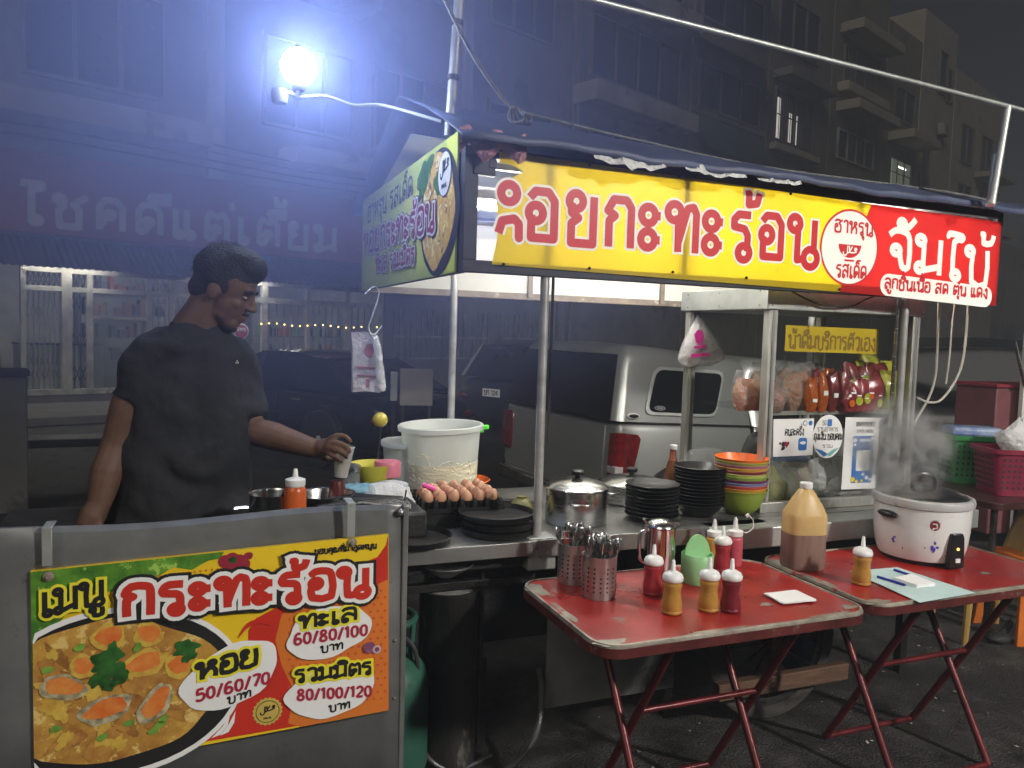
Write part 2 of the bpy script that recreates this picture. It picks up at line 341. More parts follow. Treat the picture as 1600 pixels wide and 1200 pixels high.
def text(mb, s, p0, p1, h, w, mat, z, smooth=0, M=None, track=.06, slant=0.0, layers=(), lk=1.0):
    """writes s from p0 to p1 (baseline ends), letters h tall; w = pen width; layers = [(extra width, material)] laid beneath, widest first"""
    gl = []; x = 0.0; prev_up = False; seq = ['halal'] if s == 'halal' else list(s)
    for ch in seq:
        if ch == 'ำ': seq_ = ['#', 'า']
        else: seq_ = [ch]
        for c in seq_:
            if c == '#': gl += strokes('o -.16 1.24 .08', x, 0, 0); prev_up = True
            elif c in UP: gl += strokes(UP[c], x, 0, smooth, lk); prev_up = True
            elif c in TONE: gl += strokes(TONE[c], x, .38 if prev_up else 0, smooth)
            elif c in LOW: gl += strokes(LOW[c], x, 0, smooth)
            else:
                if c == 'า' and seq_[0] == '#': x -= 0
                adv, sp = GL[c]; gl += strokes(sp, x, 0, smooth, lk); x += adv + track; prev_up = False
    tot = x - track; d = Vector((p1[0]-p0[0], p1[1]-p0[1])); sx = d.length / tot; ux = d.normalized()
    def tr(q): return (p0[0] + ux.x*q[0]*sx - 0 + slant*q[1]*h, p0[1] + ux.y*q[0]*sx + q[1]*h)
    lay = list(layers) + [(0.0, mat)]
    for li, (ex, m) in enumerate(lay):
        zz = z + li*.0012; k = 0; ww = w/2 + ex
        for pts, closed in gl:
            q = [tr(a) for a in pts]; n = len(q)
            for i in range(n if closed else n-1):
                a = q[i]; b = q[(i+1) % n]; dx, dy = b[0]-a[0], b[1]-a[1]; l = math.hypot(dx, dy)
                if l < 1e-7: continue
                nx, ny = -dy/l*ww, dx/l*ww; e = 0 if not ex else ex
                ea = e if (not closed and i == 0) else 0; eb = e if (not closed and i == n-2) else 0
                ax, ay = a[0]-dx/l*ea, a[1]-dy/l*ea; bx_, by_ = b[0]+dx/l*eb, b[1]+dy/l*eb
                k += 1; zk = zz + (k % 40)*2.2e-5
                mb.add([(ax-nx, ay-ny, zk), (bx_-nx, by_-ny, zk), (bx_+nx, by_+ny, zk), (ax+nx, ay+ny, zk)], [(0,1,2,3)], m, M)
                if closed or i < n-2:
                    k += 1; zk = zz + (k % 40)*2.2e-5
                    mb.flat(circ(b[0], b[1], ww, 10), zk, m, M)
def blob(cx, cy, rx, ry, n=28, wob=.08, seed=0, rot=0.0):
    rg = random.Random(seed); ph = [rg.uniform(0, 6.28) for _ in range(4)]; out = []
    for i in range(n):
        a = 2*math.pi*i/n; k = 1 + wob*(math.sin(3*a+ph[0])*.5+math.sin(5*a+ph[1])*.35+math.sin(8*a+ph[2])*.25)
        x, y = rx*k*math.cos(a), ry*k*math.sin(a); out.append((cx+x*math.cos(rot)-y*math.sin(rot), cy+x*math.sin(rot)+y*math.cos(rot)))
    return out
# ------------------------------------------------------------------ ground
g = MB(K['asphalt'])
g.add([(-150,-60,0),(150,-60,0),(150,200,0),(-150,200,0)], [(0,1,2,3)])
kind(g.build('ground'), 'structure')
K['concrete'] = mat('weathered_concrete', (.30,.285,.25), .85, var=.22, scale=1.2, bump=.2, bscale=12, spots=((.12,.115,.10), .9, .58))
K['wall_dark'] = mat('grimy_wall', (.17,.165,.15), .85, var=.25, scale=.8, bump=.2, bscale=9, spots=((.07,.07,.065), .7, .56))
K['wall_tan'] = mat('tan_wall', (.30,.27,.21), .85, var=.15, scale=.7, bump=.15, bscale=9, spots=((.15,.135,.11), .6, .6))
K['wall_brown'] = mat('brown_wall', (.15,.13,.105), .85, var=.2, scale=.7, bump=.15, spots=((.08,.07,.06), .8, .56))
K['corr_dark'] = mat('dark_metal_awning', (.06,.065,.06), .55, .3, var=.3, scale=3)
K['corr_green'] = mat('green_awning', (.045,.075,.035), .6, .1, var=.3, scale=2)
K['win_dark'] = mat('dark_pane', (.012,.013,.015), .15, var=.3, rvar=0)
K['win_frame'] = mat('dull_frame', (.13,.125,.115), .6, var=.2)
K['front_white'] = mat('white_frame_paint', (.46,.45,.39), .5, var=.3, scale=4, spots=((.2,.19,.17), 5, .6))
K['grille'] = mat('grille_paint', (.30,.31,.30), .5, .2, var=.3)
K['grille_dark'] = mat('dark_grille', (.05,.05,.05), .5, .3, var=.3)
K['fascia_red'] = mat('red_brown_fascia', (.26,.065,.06), .7, var=.2, scale=1.5, bump=.1, spots=((.08,.035,.03), 1.3, .6))
K['letter_cream'] = mat('cream_letters', (.48,.44,.36), .6, var=.15, scale=3)
K['interior'] = mat('shop_interior', (.42,.44,.40), .7, var=.25, scale=1.5)
K['paving'] = mat('pavement_slab', (.15,.145,.13), .8, var=.25, scale=2, bump=.3, bscale=30)
pv = MB(K['paving']); pv.bx(-14, 75, -2.3, -.02, 0, .13); pvo = kind(pv.build('pavement', bevel=.015), 'structure'); put(pvo, FO, FA)

def win(p, t0, t1, z0, z1, y=0.0, panes=2, bars=False, frame=None, pane=None):
    f = MB(frame or K['win_frame']); e = .07; d = .10
    f.bx(t0-e, t1+e, y-d, y+.05, z0-e, z0); f.bx(t0-e, t1+e, y-d, y+.05, z1, z1+e); f.bx(t0-e, t0, y-d, y+.05, z0, z1); f.bx(t1, t1+e, y-d, y+.05, z0, z1)
    for i in range(1, panes): a = t0+(t1-t0)*i/panes; f.bx(a-.04, a+.04, y-d+.02, y+.05, z0, z1)
    if bars:
        k = int((t1-t0)/.14)
        for i in range(1, k): a = t0+(t1-t0)*i/k; f.bx(a-.012, a+.012, y-d-.03, y-d-.01, z0, z1)
        f.bx(t0, t1, y-d-.035, y-d-.012, (z0+z1)/2-.02, (z0+z1)/2+.02)
    fo = f.build('window', p)
    q = MB(pane or K['win_dark']); q.bx(t0, t1, y-.03, y+.03, z0, z1); q.build('pane', fo); return fo
def house(name, label, wm, t0, t1, H, depth=10, y0=0.0, zb=0.0):
    h = thing(name, label, 'building', FO + FU*t0 + FV*y0, FA)
    m = MB(wm); m.bx(0, t1-t0, 0, depth, zb, H); m.build('wall', h, bevel=.03)
    return h
def slab(p, name, t0, t1, z0, z1, out, m):
    q = MB(m); q.bx(t0, t1, -out, -.004, z0, z1); return q.build(name, p, bevel=.03)
def corr(p, name, t0, t1, ztop, zbot, out, m):            # sloping corrugated awning
    n = int((t1-t0)/.11); top = []; bot = []
    for i in range(n*2+1):
        t = t0+(t1-t0)*i/(n*2); k = .03 if i % 2 else 0
        top.append((t, -.01, ztop+k)); bot.append((t, -out, zbot+k))
    q = MB(m); q.loft([top, bot, [(a, b, c-.012) for a, b, c in bot], [(a, b, c-.012) for a, b, c in top]], closed=False, smooth=False, cap=False)
    return q.build(name, p)

# the dim sum shophouse on the left
h = thing('shophouse', 'wide grimy shophouse with lit glass shop front and Thai letter fascia behind the cook', 'building', FO, FA)
m = MB(K['wall_dark']); m.bx(-12, 13.6, .0, 9, 2.9, 14.5); m.bx(-12, -.35, 0, 9, 0, 2.9); m.bx(7.75, 13.6, .25, 9, 0, 2.9)
m.build('wall', h, bevel=.02)
q = MB(K['interior']); q.bx(-.35, 7.75, 4.6, 4.75, .13, 2.9); q.bx(-.35, -.28, .3, 4.6, .13, 2.9); q.bx(7.68, 7.75, .3, 4.6, .13, 2.9); q.bx(-.35, 7.75, .02, 4.6, 2.86, 2.897); q.build('room_wall', h)
q = MB(K['paving']); q.bx(-.35, 7.75, -.02, 4.6, .0, .26); q.build('shop_floor', h)
slab(h, 'concrete_canopy', -12, 3.15, 4.78, 5.19, 1.0, K['concrete'])
slab(h, 'concrete_canopy', 4.9, 13.4, 4.86, 5.2, .8, K['concrete'])
slab(h, 'concrete_canopy', -12, 6.8, 8.3, 8.75, .9, K['concrete'])
each('pilaster', h, K['concrete'], [(3.4,3.72,-.14,-.002,4.3,14.4),(9.7,9.95,-.14,-.002,3.1,14.4)], .01)
for a, b in ((-3.2,-1.2), (.4,2.6), (4.6,6.6), (7.2,9.2), (10.6,12.8)):
    win(h, a, b, 5.7, 7.4, panes=3); win(h, a, b, 9.4, 11.2, panes=3)
corr(h, 'awning_skirt', -1.5, 8.6, 2.95, 2.42, .7, K['corr_dark'])
# shop front: posts, transoms and sills as the frame; folding grilles; glass
f = MB(K['front_white']); f2 = MB(K['front_white'])
def P2(px, py): return WF(px, py, 0)
def post(px, wd, z0=.26, z1=2.86, y=0.0, m=None): t = P2(px, 520)[0]; (f if px < 350 else f2).bx(t-wd/2, t+wd/2, y-.05, y+.05, z0, z1, m)
for px, wd in ((36,.08),(104,.16),(140,.10),(232,.09),(268,.10),(412,.12),(480,.10),(541,.12),(592,.10)): post(px, wd)
def rail(px0, px1, z, hh, y=.0): (f if px0 < 350 else f2).bx(P2(px0,500)[0], P2(px1,500)[0], y-.045, y+.045, z-hh/2, z+hh/2)
rail(36, 300, 2.42, .09); rail(36, 300, 2.10, .09); rail(400, 592, 2.42, .08); rail(400, 592, 2.08, .11); rail(140, 232, 1.62, .05); rail(480, 592, .92, .22); rail(36, 300, .31, .10); rail(400, 592, .31, .1)
f.build('shop_front_frame', h, bevel=.006); f2.build('shop_front_frame', h, bevel=.006)
def lattice(px0, px1, z0, z1, n, rows, m, y=.09):
    t0, t1 = P2(px0,500)[0], P2(px1,500)[0]; q = MB(m)
    for i in range(n+1):
        t = t0+(t1-t0)*i/n; q.bx(t-.009, t+.009, y-.012, y+.012, z0, z1)
    for zc, hh in rows:
        for i in range(n):
            a, b = t0+(t1-t0)*i/n, t0+(t1-t0)*(i+1)/n
            q.tube([(a, y+.02, zc-hh), (b, y+.02, zc+hh)], .008, 5); q.tube([(a, y+.03, zc+hh), (b, y+.03, zc-hh)], .008, 5)
    return q.build('folding_grille', h)
lattice(38, 96, .36, 2.05, 7, ((.62,.10),(.86,.10),(1.72,.13)), K['grille'])
lattice(38, 96, 2.14, 2.38, 7, ((2.26,.12),), K['grille_dark'])
lattice(109, 137, .30, 2.05, 3, ((.62,.14),(1.22,.13),(1.9,.13)), K['grille_dark'])
lattice(109, 160, 2.14, 2.38, 6, ((2.26,.12),), K['grille_dark'])
lattice(205, 300, 2.14, 2.36, 9, ((2.25,.11),), K['grille'])
lattice(240, 300, 1.1, 2.05, 6, ((1.9,.13),), K['grille'])
lattice(412, 480, .5, 2.04, 6, ((1.0,.13),), K['grille'])
lattice(482, 541, .5, 2.04, 6, ((1.0,.13),), K['grille'])
lattice(543, 592, .5, 2.04, 5, ((1.0,.13),), K['grille_dark'])
gl = MB(film('shop_glass', (.4,.42,.42), .82, .05, 0, (.8,.82,.8))); gl.bx(P2(140,500)[0], P2(232,500)[0], -.012, -.006, .36, 2.06); gl.build('pane', h)
# grilles of the dark ground floor further along
q = MB(mat('pale_bars', (.30,.30,.29), .5, .3, var=.4, scale=3))
for a, b in ((7.95,10.9), (11.2,13.4)):
    n = int((b-a)/.16)
    for i in range(n+1): t = a+(b-a)*i/n; q.bx(t-.014, t+.014, .12, .15, .85, 2.05)
    q.bx(a, b, .11, .16, 1.38, 1.43); q.bx(a, b, .11, .16, .85, .9)
q.build('window_grille', h)
# fascia board with raised cream lettering
sg = thing('shop_fascia_sign', 'long dull red fascia board with raised cream Thai letters over the lit shop front', 'sign', FO + FV*-.02, FA)
q = MB(K['fascia_red']); t1 = 7.6; q.bx(-10, t1, -.22, -.03, 3.0, 4.35); q.build('board', sg, bevel=.02)
q = MB(K['letter_cream'])
text(q, 'โชคดีแต่เตี้ยม', (.30, 3.16), (6.15, 3.19), .52, .115, K['letter_cream'], 0, 0, T(0,-.245,0) @ RX90, track=.22)
text(q, '2', (6.85, 3.2), (7.2, 3.2), .52, .115, K['letter_cream'], 0, 3, T(0,-.245,0) @ RX90)
q.build('lettering', sg)
# red and white valance strip over the door
va = MB(K['front_white']); rd = mat('red_cloth', (.35,.02,.025), .7)
for i, (a, b) in enumerate(((206,224),(224,254),(254,276),(276,298))): va.bx(P2(a,440)[0], P2(b,440)[0], -.12, -.08, 2.44, 2.54, rd if i % 2 == 0 else K['front_white'])
o = va.build('valance'); put(o, FO, FA); tag(o, 'red and white striped valance strip over the shop door', 'valance')
# assumed tube lamps, added to light the shop
def assumed_tube_lamp(loc, rz, L, s, label, group, col=(1,.96,.86), r=.016, fix=True):
    t = thing('assumed_tube_lamp', label, 'lamp', loc, rz, group)
    q = MB(glow('assumed_tube_glow', col, s)); q.tube([(-L/2,0,0),(L/2,0,0)], r, 10); q.build('tube', t)
    if fix: q = MB(K['white']); q.bx(-L/2-.03, L/2+.03, -.022, .022, r+.008, r+.045); q.bx(-L/2-.03, -L/2-.002, -.02, .02, -r-.004, r+.008); q.bx(L/2+.002, L/2+.03, -.02, .02, -r-.004, r+.008); q.build('fixture', t, bevel=.003)
    return t
def FW(t, y, z): return FO + FU*t + FV*y + Vector((0,0,z))
assumed_tube_lamp(FW(1.2, 1.2, 2.76), FA, 1.2, 45, 'assumed fluorescent tube on the ceiling of the lit shop behind the left grille', 'assumed shop ceiling tubes')
assumed_tube_lamp(FW(3.4, 2.2, 2.76), FA, 1.2, 45, 'assumed fluorescent tube on the ceiling of the lit shop, behind the cook', 'assumed shop ceiling tubes')
assumed_tube_lamp(FW(6.2, 2.6, 2.76), FA, 1.2, 25, 'assumed fluorescent tube on the ceiling of the shop, above the black car', 'assumed shop ceiling tubes')
assumed_tube_lamp(FW(4.0, -.30, 2.53), FA, 1.2, 70, 'assumed fluorescent tube under the awning in front of the shop door, behind the cook', 'assumed shop awning tubes')  # assumed awning tubes, added to brighten the shop front
assumed_tube_lamp(FW(1.0, -.30, 2.53), FA, 1.2, 42, 'assumed fluorescent tube under the awning in front of the left folding grille', 'assumed shop awning tubes')
# a few pieces of the shop
def simple(name, label, cat, mb, loc, rz=0, group=None, bevel=0): o = mb.build(name, bevel=bevel); put(o, loc, rz); return tag(o, label, cat, group)
ct = thing('shop_counter', 'pale serving counter with crates inside the shop behind the left grille', 'counter', FW(1.0, .9, .26), FA)
q = MB(mat('pale_green_laminate', (.40,.46,.38), .5)); q.bx(-.6, .75, -.25, .3, 0, .85); q.build('body', ct, bevel=.01)
q = MB(K['wall_dark']); q.bx(-.62, .77, -.27, .32, .85, .89); q.build('top', ct, bevel=.01)
sh = thing('stock_shelf', 'tall stock shelf of jars and boxes inside the shop behind the glass door', 'shelf', FW(2.6, 1.8, .26), FA)
q = MB(K['steel_dull']); [q.bx(-1.0, 1.6, -.2, .2, z, z+.03) for z in (.5, .95, 1.4, 1.85)]; [q.bx(x-.02, x+.02, -.2, .2, 0, 2.1) for x in (-1, .3, 1.6)]; q.build('frame', sh)
rg = random.Random(3)
for z in (.53, .98, 1.43, 1.88):
    q = MB(); x = -.9
    while x < 1.5:
        ww = rg.uniform(.08,.2); hh = rg.uniform(.12,.34); c_ = rg.choice([(.4,.38,.3),(.2,.22,.25),(.45,.2,.1),(.5,.5,.48),(.1,.1,.12),(.35,.05,.05)])
        q.bx(x, x+ww-.015, -.15, .1, z, z+hh, K.setdefault('stock%s' % (c_,), mat('stock_box', c_, .6, var=.25, scale=12))); x += ww+rg.uniform(0,.06)
    o = q.build('stock_row', sh); o['kind'] = 'stuff'
sh2 = thing('stock_shelf', 'low shelf of bottles inside the shop, seen above the bonnet of the black car', 'shelf', FW(6.2, 1.6, .26), FA)
q = MB(K['steel_dull']); [q.bx(-1.2, 1.2, -.2, .2, z, z+.03) for z in (.6, 1.05)]; [q.bx(x-.02, x+.02, -.2, .2, 0, 1.7) for x in (-1.2, 1.2)]; q.build('frame', sh2)
q = MB()
for z in (.63, 1.08):
    for i in range(16):
        if rg.random() < .8: q.lathe([(.04,0),(.042,.16),(.016,.2),(.016,.26)], 8, rg.choice([K['orange'],K['white'],K['jeans'],K['lime']]), T(-1.1+i*.145, rg.uniform(-.1,.1), z))
o = q.build('stock_row', sh2); o['kind'] = 'stuff'
# fairy lights on the shop window
fl = MB(glow('fairy_glow', (1,.62,.16), 7))
for i in range(16): a = P2(405+i*12, 506+i*.4); fl.ball((a[0], -.10, a[1]+.02*math.sin(i)), .014, 6, 4)
fl.tube([(P2(405+i*12, 506+i*.4)[0], -.10, P2(405+i*12, 506+i*.4)[1]+.02*math.sin(i)+.018) for i in range(16)], .004, 4, K['rubber'])
o = fl.build('fairy_lights'); put(o, FO, FA); tag(o, 'string of small yellow fairy lights across the shop window above the black car', 'string lights')
# round red shop sticker
q = MB(K['white_paper']); a = P2(373, 517)
q.flat(circ(a[0], a[1], .155, 30), .12, K['white_paper'], RX90); q.flat(circ(a[0], a[1]-.01, .135, 30), .122, mat('sign_red', (.42,.03,.03), .5), RX90)
text(q, 'อาหาร', (a[0]-.09, a[1]+.0), (a[0]+.09, a[1]), .06, .014, K['white_paper'], .124, 0, RX90)
o = q.build('round_notice'); put(o, FO, FA); tag(o, 'round red and white notice hanging in the shop window beside the cook', 'notice')

# the shophouses further along the row
b2 = house('shophouse', 'dark shophouse with corrugated awnings and rain pipes, next beyond the fascia sign', K['wall_dark'], 13.7, 19.3, 15.5)
slab(b2, 'concrete_canopy', 0, 4.9, 8.0, 8.55, .9, K['concrete']); slab(b2, 'concrete_canopy', .4, 4.9, 11.0, 11.6, .9, K['concrete'])
slab(b2, 'concrete_canopy', 0, 5.4, 4.7, 5.2, 1.0, K['concrete'])
q = MB(K['win_frame']); q.tube([(.10,-.12,.3),(.10,-.12,15)], .055, 8); q.build('rain_pipe', b2)
q = MB(K['win_frame']); q.tube([(5.5,-.12,.3),(5.5,-.12,15)], .055, 8); q.build('rain_pipe', b2)
win(b2, .7, 4.9, 9.0, 10.7, panes=4); win(b2, .7, 4.9, 5.7, 7.5, panes=4); win(b2, .7, 4.9, 12.2, 13.8, panes=4)
b3 = house('shophouse', 'dark shophouse with green corrugated awnings above the yellow sign', K['wall_brown'], 19.4, 24.2, 15.2)
corr(b3, 'awning', -.1, 4.3, 11.5, 10.9, .9, K['corr_dark']); corr(b3, 'awning', -.1, 4.3, 9.0, 7.6, 1.0, K['corr_green']); corr(b3, 'awning', -.1, 4.3, 14.4, 13.8, .9, K['corr_dark'])
win(b3, .4, 4.2, 9.3, 10.7, panes=3); win(b3, .4, 4.2, 12.2, 13.6, panes=3)
q = MB(K['wall_dark']); q.bx(0, 4.7, -.06, -.003, 9.05, 9.25); q.build('ledge', b3)
b4 = house('shophouse', 'brown shophouse with one lit curtained window beneath the awning pipe', K['wall_brown'], 24.3, 29.2, 16)
curtain = mat('lit_curtain', (.8,.78,.7), .8, var=.45, scale=3, stretch=(9,1,.6), emit=(1,.95,.85), estr=.28)
win(b4, .5, 3.4, 9.1, 11.0, panes=2, bars=True)
q = MB(curtain); 
for a, b in ((.62,.86),(1.5,1.75),(2.1,2.25)): q.bx(a, b, -.045, -.035, 9.2, 10.3 if a > 1 else 10.7)
q.build('curtain', b4)
win(b4, .5, 3.6, 12.6, 14.4, panes=3); slab(b4, 'window_hood', .2, 4.0, 11.3, 11.6, .8, K['wall_dark']); slab(b4, 'window_sill', .2, 3.8, 8.7, 8.95, .3, K['wall_tan'])
b5 = house('shophouse', 'brown shophouse with two pale framed casement windows, left of the tan tower', K['wall_brown'], 29.3, 34.6, 17)
win(b5, .8, 4.3, 9.4, 10.5, panes=4, frame=K['concrete']); win(b5, 1.0, 4.1, 12.6, 14.0, panes=3, bars=True); slab(b5, 'window_hood', .5, 4.8, 11.2, 11.6, 1.0, K['wall_tan']); slab(b5, 'window_hood', .5, 4.8, 14.4, 14.8, 1.0, K['wall_tan'])
slab(b5, 'window_sill', .5, 4.8, 12.0, 12.4, .5, K['wall_tan'])
b6 = house('shophouse', 'tan walled shophouse with a window lit by a fluorescent tube', K['wall_brown'], 34.7, 38.8, 16.4)
win(b6, .9, 3.4, 9.0, 10.3, panes=3, bars=True, pane=mat('lit_room', (.45,.5,.38), .8, var=.3, scale=1.2, emit=(.75,.85,.6), estr=.10)); slab(b6, 'window_hood', .5, 3.9, 11.0, 11.4, 1.2, K['wall_tan']); win(b6, 1.0, 3.4, 12.2, 13.6, panes=2)
q = MB(glow('window_tube', (1,1,.92), 3.0)); q.bx(1.9, 2.9, -.04, -.034, 9.98, 10.06); q.build('room_tube', b6)
b7 = house('stair_tower', 'tall tan stair tower with dark openings rising above the row of shophouses', K['wall_tan'], 38.9, 43.6, 18.1)
win(b7, 2.2, 3.2, 14.6, 16.6, panes=1); win(b7, 3.4, 4.1, 14.4, 16.0, panes=1); win(b7, .5, 1.6, 9.3, 11.5, panes=1); win(b7, .5, 1.6, 5.6, 7.6, panes=1)
b8 = house('apartment_block', 'tan apartment block with dark openings at the right end of the row', K['wall_tan'], 43.7, 52.5, 16.4)
for a in (1.2, 4.6): 
    for z in (5.4, 8.6, 11.8): win(b8, a, a+2.0, z, z+1.9, panes=2)
slab(b8, 'balcony_slab', 3.8, 7.6, 8.0, 8.3, 1.2, K['wall_tan']); slab(b8, 'balcony_slab', 3.8, 7.6, 11.2, 11.5, 1.2, K['wall_tan'])
b9 = house('warehouse', 'low grey building with shutters behind the parked car at far right', K['wall_dark'], 52.6, 80, 9, y0=2)
each('shutter', b9, K['corr_dark'], [(a, a+3.4, -.08, -.004, .1, 3.2) for a in (1, 5.4, 9.8)])

def aircon(label, t, z, y=0.0):
    a = thing('air_conditioner', label, 'air conditioner', FO + FU*t + FV*(y-.01) + Vector((0,0,z)), FA, 'air conditioners on the facades')
    q = MB(K['concrete']); q.bx(-.42,.42,-.42,-.08,0,.58); q.build('casing', a, bevel=.02)
    q = MB(K['wall_dark']); q.lathe([(.22,0),(.22,.012),(0,.012)], 24, M=T(-.1,-.421,.29) @ RX90); q.build('fan_grille', a)
    each('bracket', a, K['win_frame'], [(x-.02,x+.02,-.40,0,-.05,-.001) for x in (-.3,.3)])
for lb, t_, z_ in (('air conditioner box low on the facade right of the bare bulb', 8.3, 5.9), ('air conditioner box below the balcony right of the lamp pole', 16.2, 7.0), ('air conditioner box beside the green corrugated awning', 22.9, 6.6), ('air conditioner box under the lit curtained window', 27.9, 7.6), ('air conditioner box below the pale casement windows', 33.0, 7.9), ('air conditioner box on the tan stair tower', 41.6, 12.4)): aircon(lb, t_, z_)
q = MB(K['rubber'])
for k in range(4):
    pts = [FW(-8+4.4*i, -.35-.05*k, 4.5+.16*k+.03*i - (.10+.03*k if i % 2 else 0)) for i in range(14)]; q.tube(spline(pts, 4), .018, 5)
tag(q.build('street_cable'), 'bundle of black cables sagging along the shophouse facades', 'cable')
# ------------------------------------------------------------------ the food cart with its canopy
cart = thing('food_cart', 'stainless steel street food cart with blue tarp canopy on four poles', 'food cart', SO, SA)
q = MB(K['steel_dull']); q.bx(-.60, 1.06, -.05, .86, .815, .85); q.bx(1.06, 2.18, .02, .86, .815, .85); q.build('counter_top', cart, bevel=.004)
q = MB(K['galv']); q.bx(.76, 2.2, -.115, .018, .765, .85); q.build('front_ledge', cart, bevel=.006)
each('edge_strip', cart, K['steel_dull'], [(.02, .74, -.062, -.052, .79, .853), (-.56, .0, -.064, -.052, .80, .852)], .002)
q = MB(K['soot']); q.bx(-.14, 2.1, .30, .84, .34, .813); q.build('body', cart, bevel=.01)
q = MB(K['soot']); q.bx(-.60, .02, .0, .05, .745, .79); q.bx(-.60, .06, .055, .085, .66, .69); q.build('under_beam', cart, bevel=.003)
q = MB(K['soot']); q.bx(-.155, -.14, .06, .82, .06, .76); q.build('side_panel', cart, bevel=.003)
pg = mat('grimy_grey_sheet', (.20,.205,.20), .5, .2, var=.2, scale=4, bump=.06, bscale=5, spots=((.09,.09,.085), 3, .6))
q = MB(pg); a0, a1 = UZ(857,960,.09), UZ(1045,1085,.09); q.bx(a0[0], a1[0]+.02, .088, .1, .14, .64); q.build('front_sheet', cart)
each('support_leg', cart, K['soot'], [(u-.02, u+.02, .12, .16, .0, .36) for u in (-.12, .72, 2.06)])
wood = mat('old_plank', (.16,.085,.05), .75, var=.35, scale=6, bump=.3, bscale=30, stretch=(1,8,8))
q = MB(wood); q.bx(.80, 1.47, -.115, -.075, .155, .225); q.bx(1.05, 1.11, -.112, -.078, .23, .50); q.build('chassis_plank', cart, bevel=.004)
def wheel(p, name, c, R_, wd):
    o = bpy.data.objects.new(name, None); C.objects.link(o); o.parent = p; o.location = c
    q = MB(K.setdefault('dusty_tyre', mat('dusty_tyre', (.12,.112,.10), .8, var=.3, bump=.3))); q.lathe([(R_*.80,-wd/2),(R_*.95,-wd/2),(R_,-wd*.3),(R_,wd*.3),(R_*.95,wd/2),(R_*.80,wd/2),(R_*.80,-wd/2)], 40, M=RX90, cap=False); q.build('tyre', o)
    q = MB(K['steel_dark']); q.lathe([(R_*.80,-wd*.3),(R_*.74,-wd*.2),(R_*.74,wd*.2),(R_*.80,wd*.3)], 40, M=RX90, cap=False)
    q.lathe([(.03,-wd*.6),(.03,wd*.6)], 12, M=RX90)
    for i in range(12): a = i*math.pi/6; q.tube([(.02*math.cos(a), 0, .02*math.sin(a)), (R_*.76*math.cos(a), 0, R_*.76*math.sin(a))], .005, 6)
    q.build('rim', o)
wheel(cart, 'wheel', (1.13, -.015, .325), .325, .06); wheel(cart, 'wheel', (1.20, .78, .27), .27, .055)
# poles
def pole(name, u, v, z0, z1, r=.0165, block=True):
    q = MB(K['pole_steel']); q.tube([(u,v,z0),(u,v,z1)], r, 16); o = q.build(name, cart)
    if block: q = MB(K['galv']); q.bx(u-.05, u+.06, v-.045, v+.045, z0-.115, z0+.004); q.build('pole_socket', o, bevel=.005)
uL = UZ(852, 430, .0)[0]; uR = UZ(1432, 480, .0)[0]
pole('pole', uL, .0, .852, 2.2); pole('pole', uR, .06, .852, 2.2); pole('pole', -.02, .9, .852, 2.42, .017, False); pole('pole', 2.1, .9, .852, 2.42, .017, False)
q = MB(K['steel']); q.tube([(uR-.035,.07,.86),(uR-.035,.07,2.1)], .009, 10); q.build('thin_pole', cart)
q = MB(K['steel_dark']); q.tube([(uL+.03,-.005,1.2),(uL+.03,-.005,1.82)], .006, 8); q.build('cable_conduit', cart)
# roof
tar = MB(K['tarp']); rows = []
for v, zz in ((-.125,2.222),(-.115,2.246),(.10,2.335),(.35,2.432),(.76,2.590),(.82,2.592),(1.3,2.40),(1.78,2.24),(1.79,2.20)):
    row = []
    for i in range(41):
        u = -.33 + (2.83+.33)*i/40
        sag = .004*math.sin(i*1.9+v*4)+.006*math.sin(i*.5+v*5) - (.055*(u+.3)*min(1,max(0,(v+.1)/.8)) if v < 1.2 else .02*u) - (.012*max(0,u-.4) if v < 0 else 0)
        row.append((u, v-(.006*math.sin(i*1.3) if v < -.1 else 0), zz+sag))
    rows.append(row)
tar.loft(rows, closed=False, cap=False); o = tar.build('canopy_tarp', cart)
so_ = o.modifiers.new('thick', 'SOLIDIFY'); so_.thickness = .006
q = MB(K['trim_brown'])
q.bx(-.28, 2.36, 1.60, 1.64, 1.785, 1.822); q.bx(-.28, 2.36, 1.60, 1.64, 2.19, 2.215)
q.build('back_rail', cart, bevel=.003)
q = MB(K['panel_white']); q.bx(-.27, 2.35, 1.605, 1.615, 1.822, 2.19); q.build('back_panel', cart)
each('back_strip', cart, K['trim_brown'], [(u-.014, u+.014, 1.585, 1.603, 1.80, 2.19) for u in (.66, 1.55)])
q = MB(K['galv'])
for v in (.15, .62, 1.12): q.bx(-.26, 2.34, v-.012, v+.012, 2.19, 2.214)
for u in (-.26, .5, 1.3, 2.3): q.bx(u-.012, u+.012, .02, 1.59, 2.164, 2.188)
q.build('roof_rafter', cart, bevel=.002)
kc = mat('ceiling_sheet', (.42,.45,.41), .6, var=.2, scale=3, spots=((.2,.18,.15), 5, .6))
q = MB(kc); q.add([(-.27,.0,2.228),(2.35,.0,2.226),(2.35,.78,2.36),(-.27,.78,2.44)], [(0,1,2,3)]); q.add([(-.27,.78,2.44),(2.35,.78,2.36),(2.35,1.62,2.235),(-.27,1.62,2.235)], [(0,1,2,3)]); q.build('ceiling', cart)
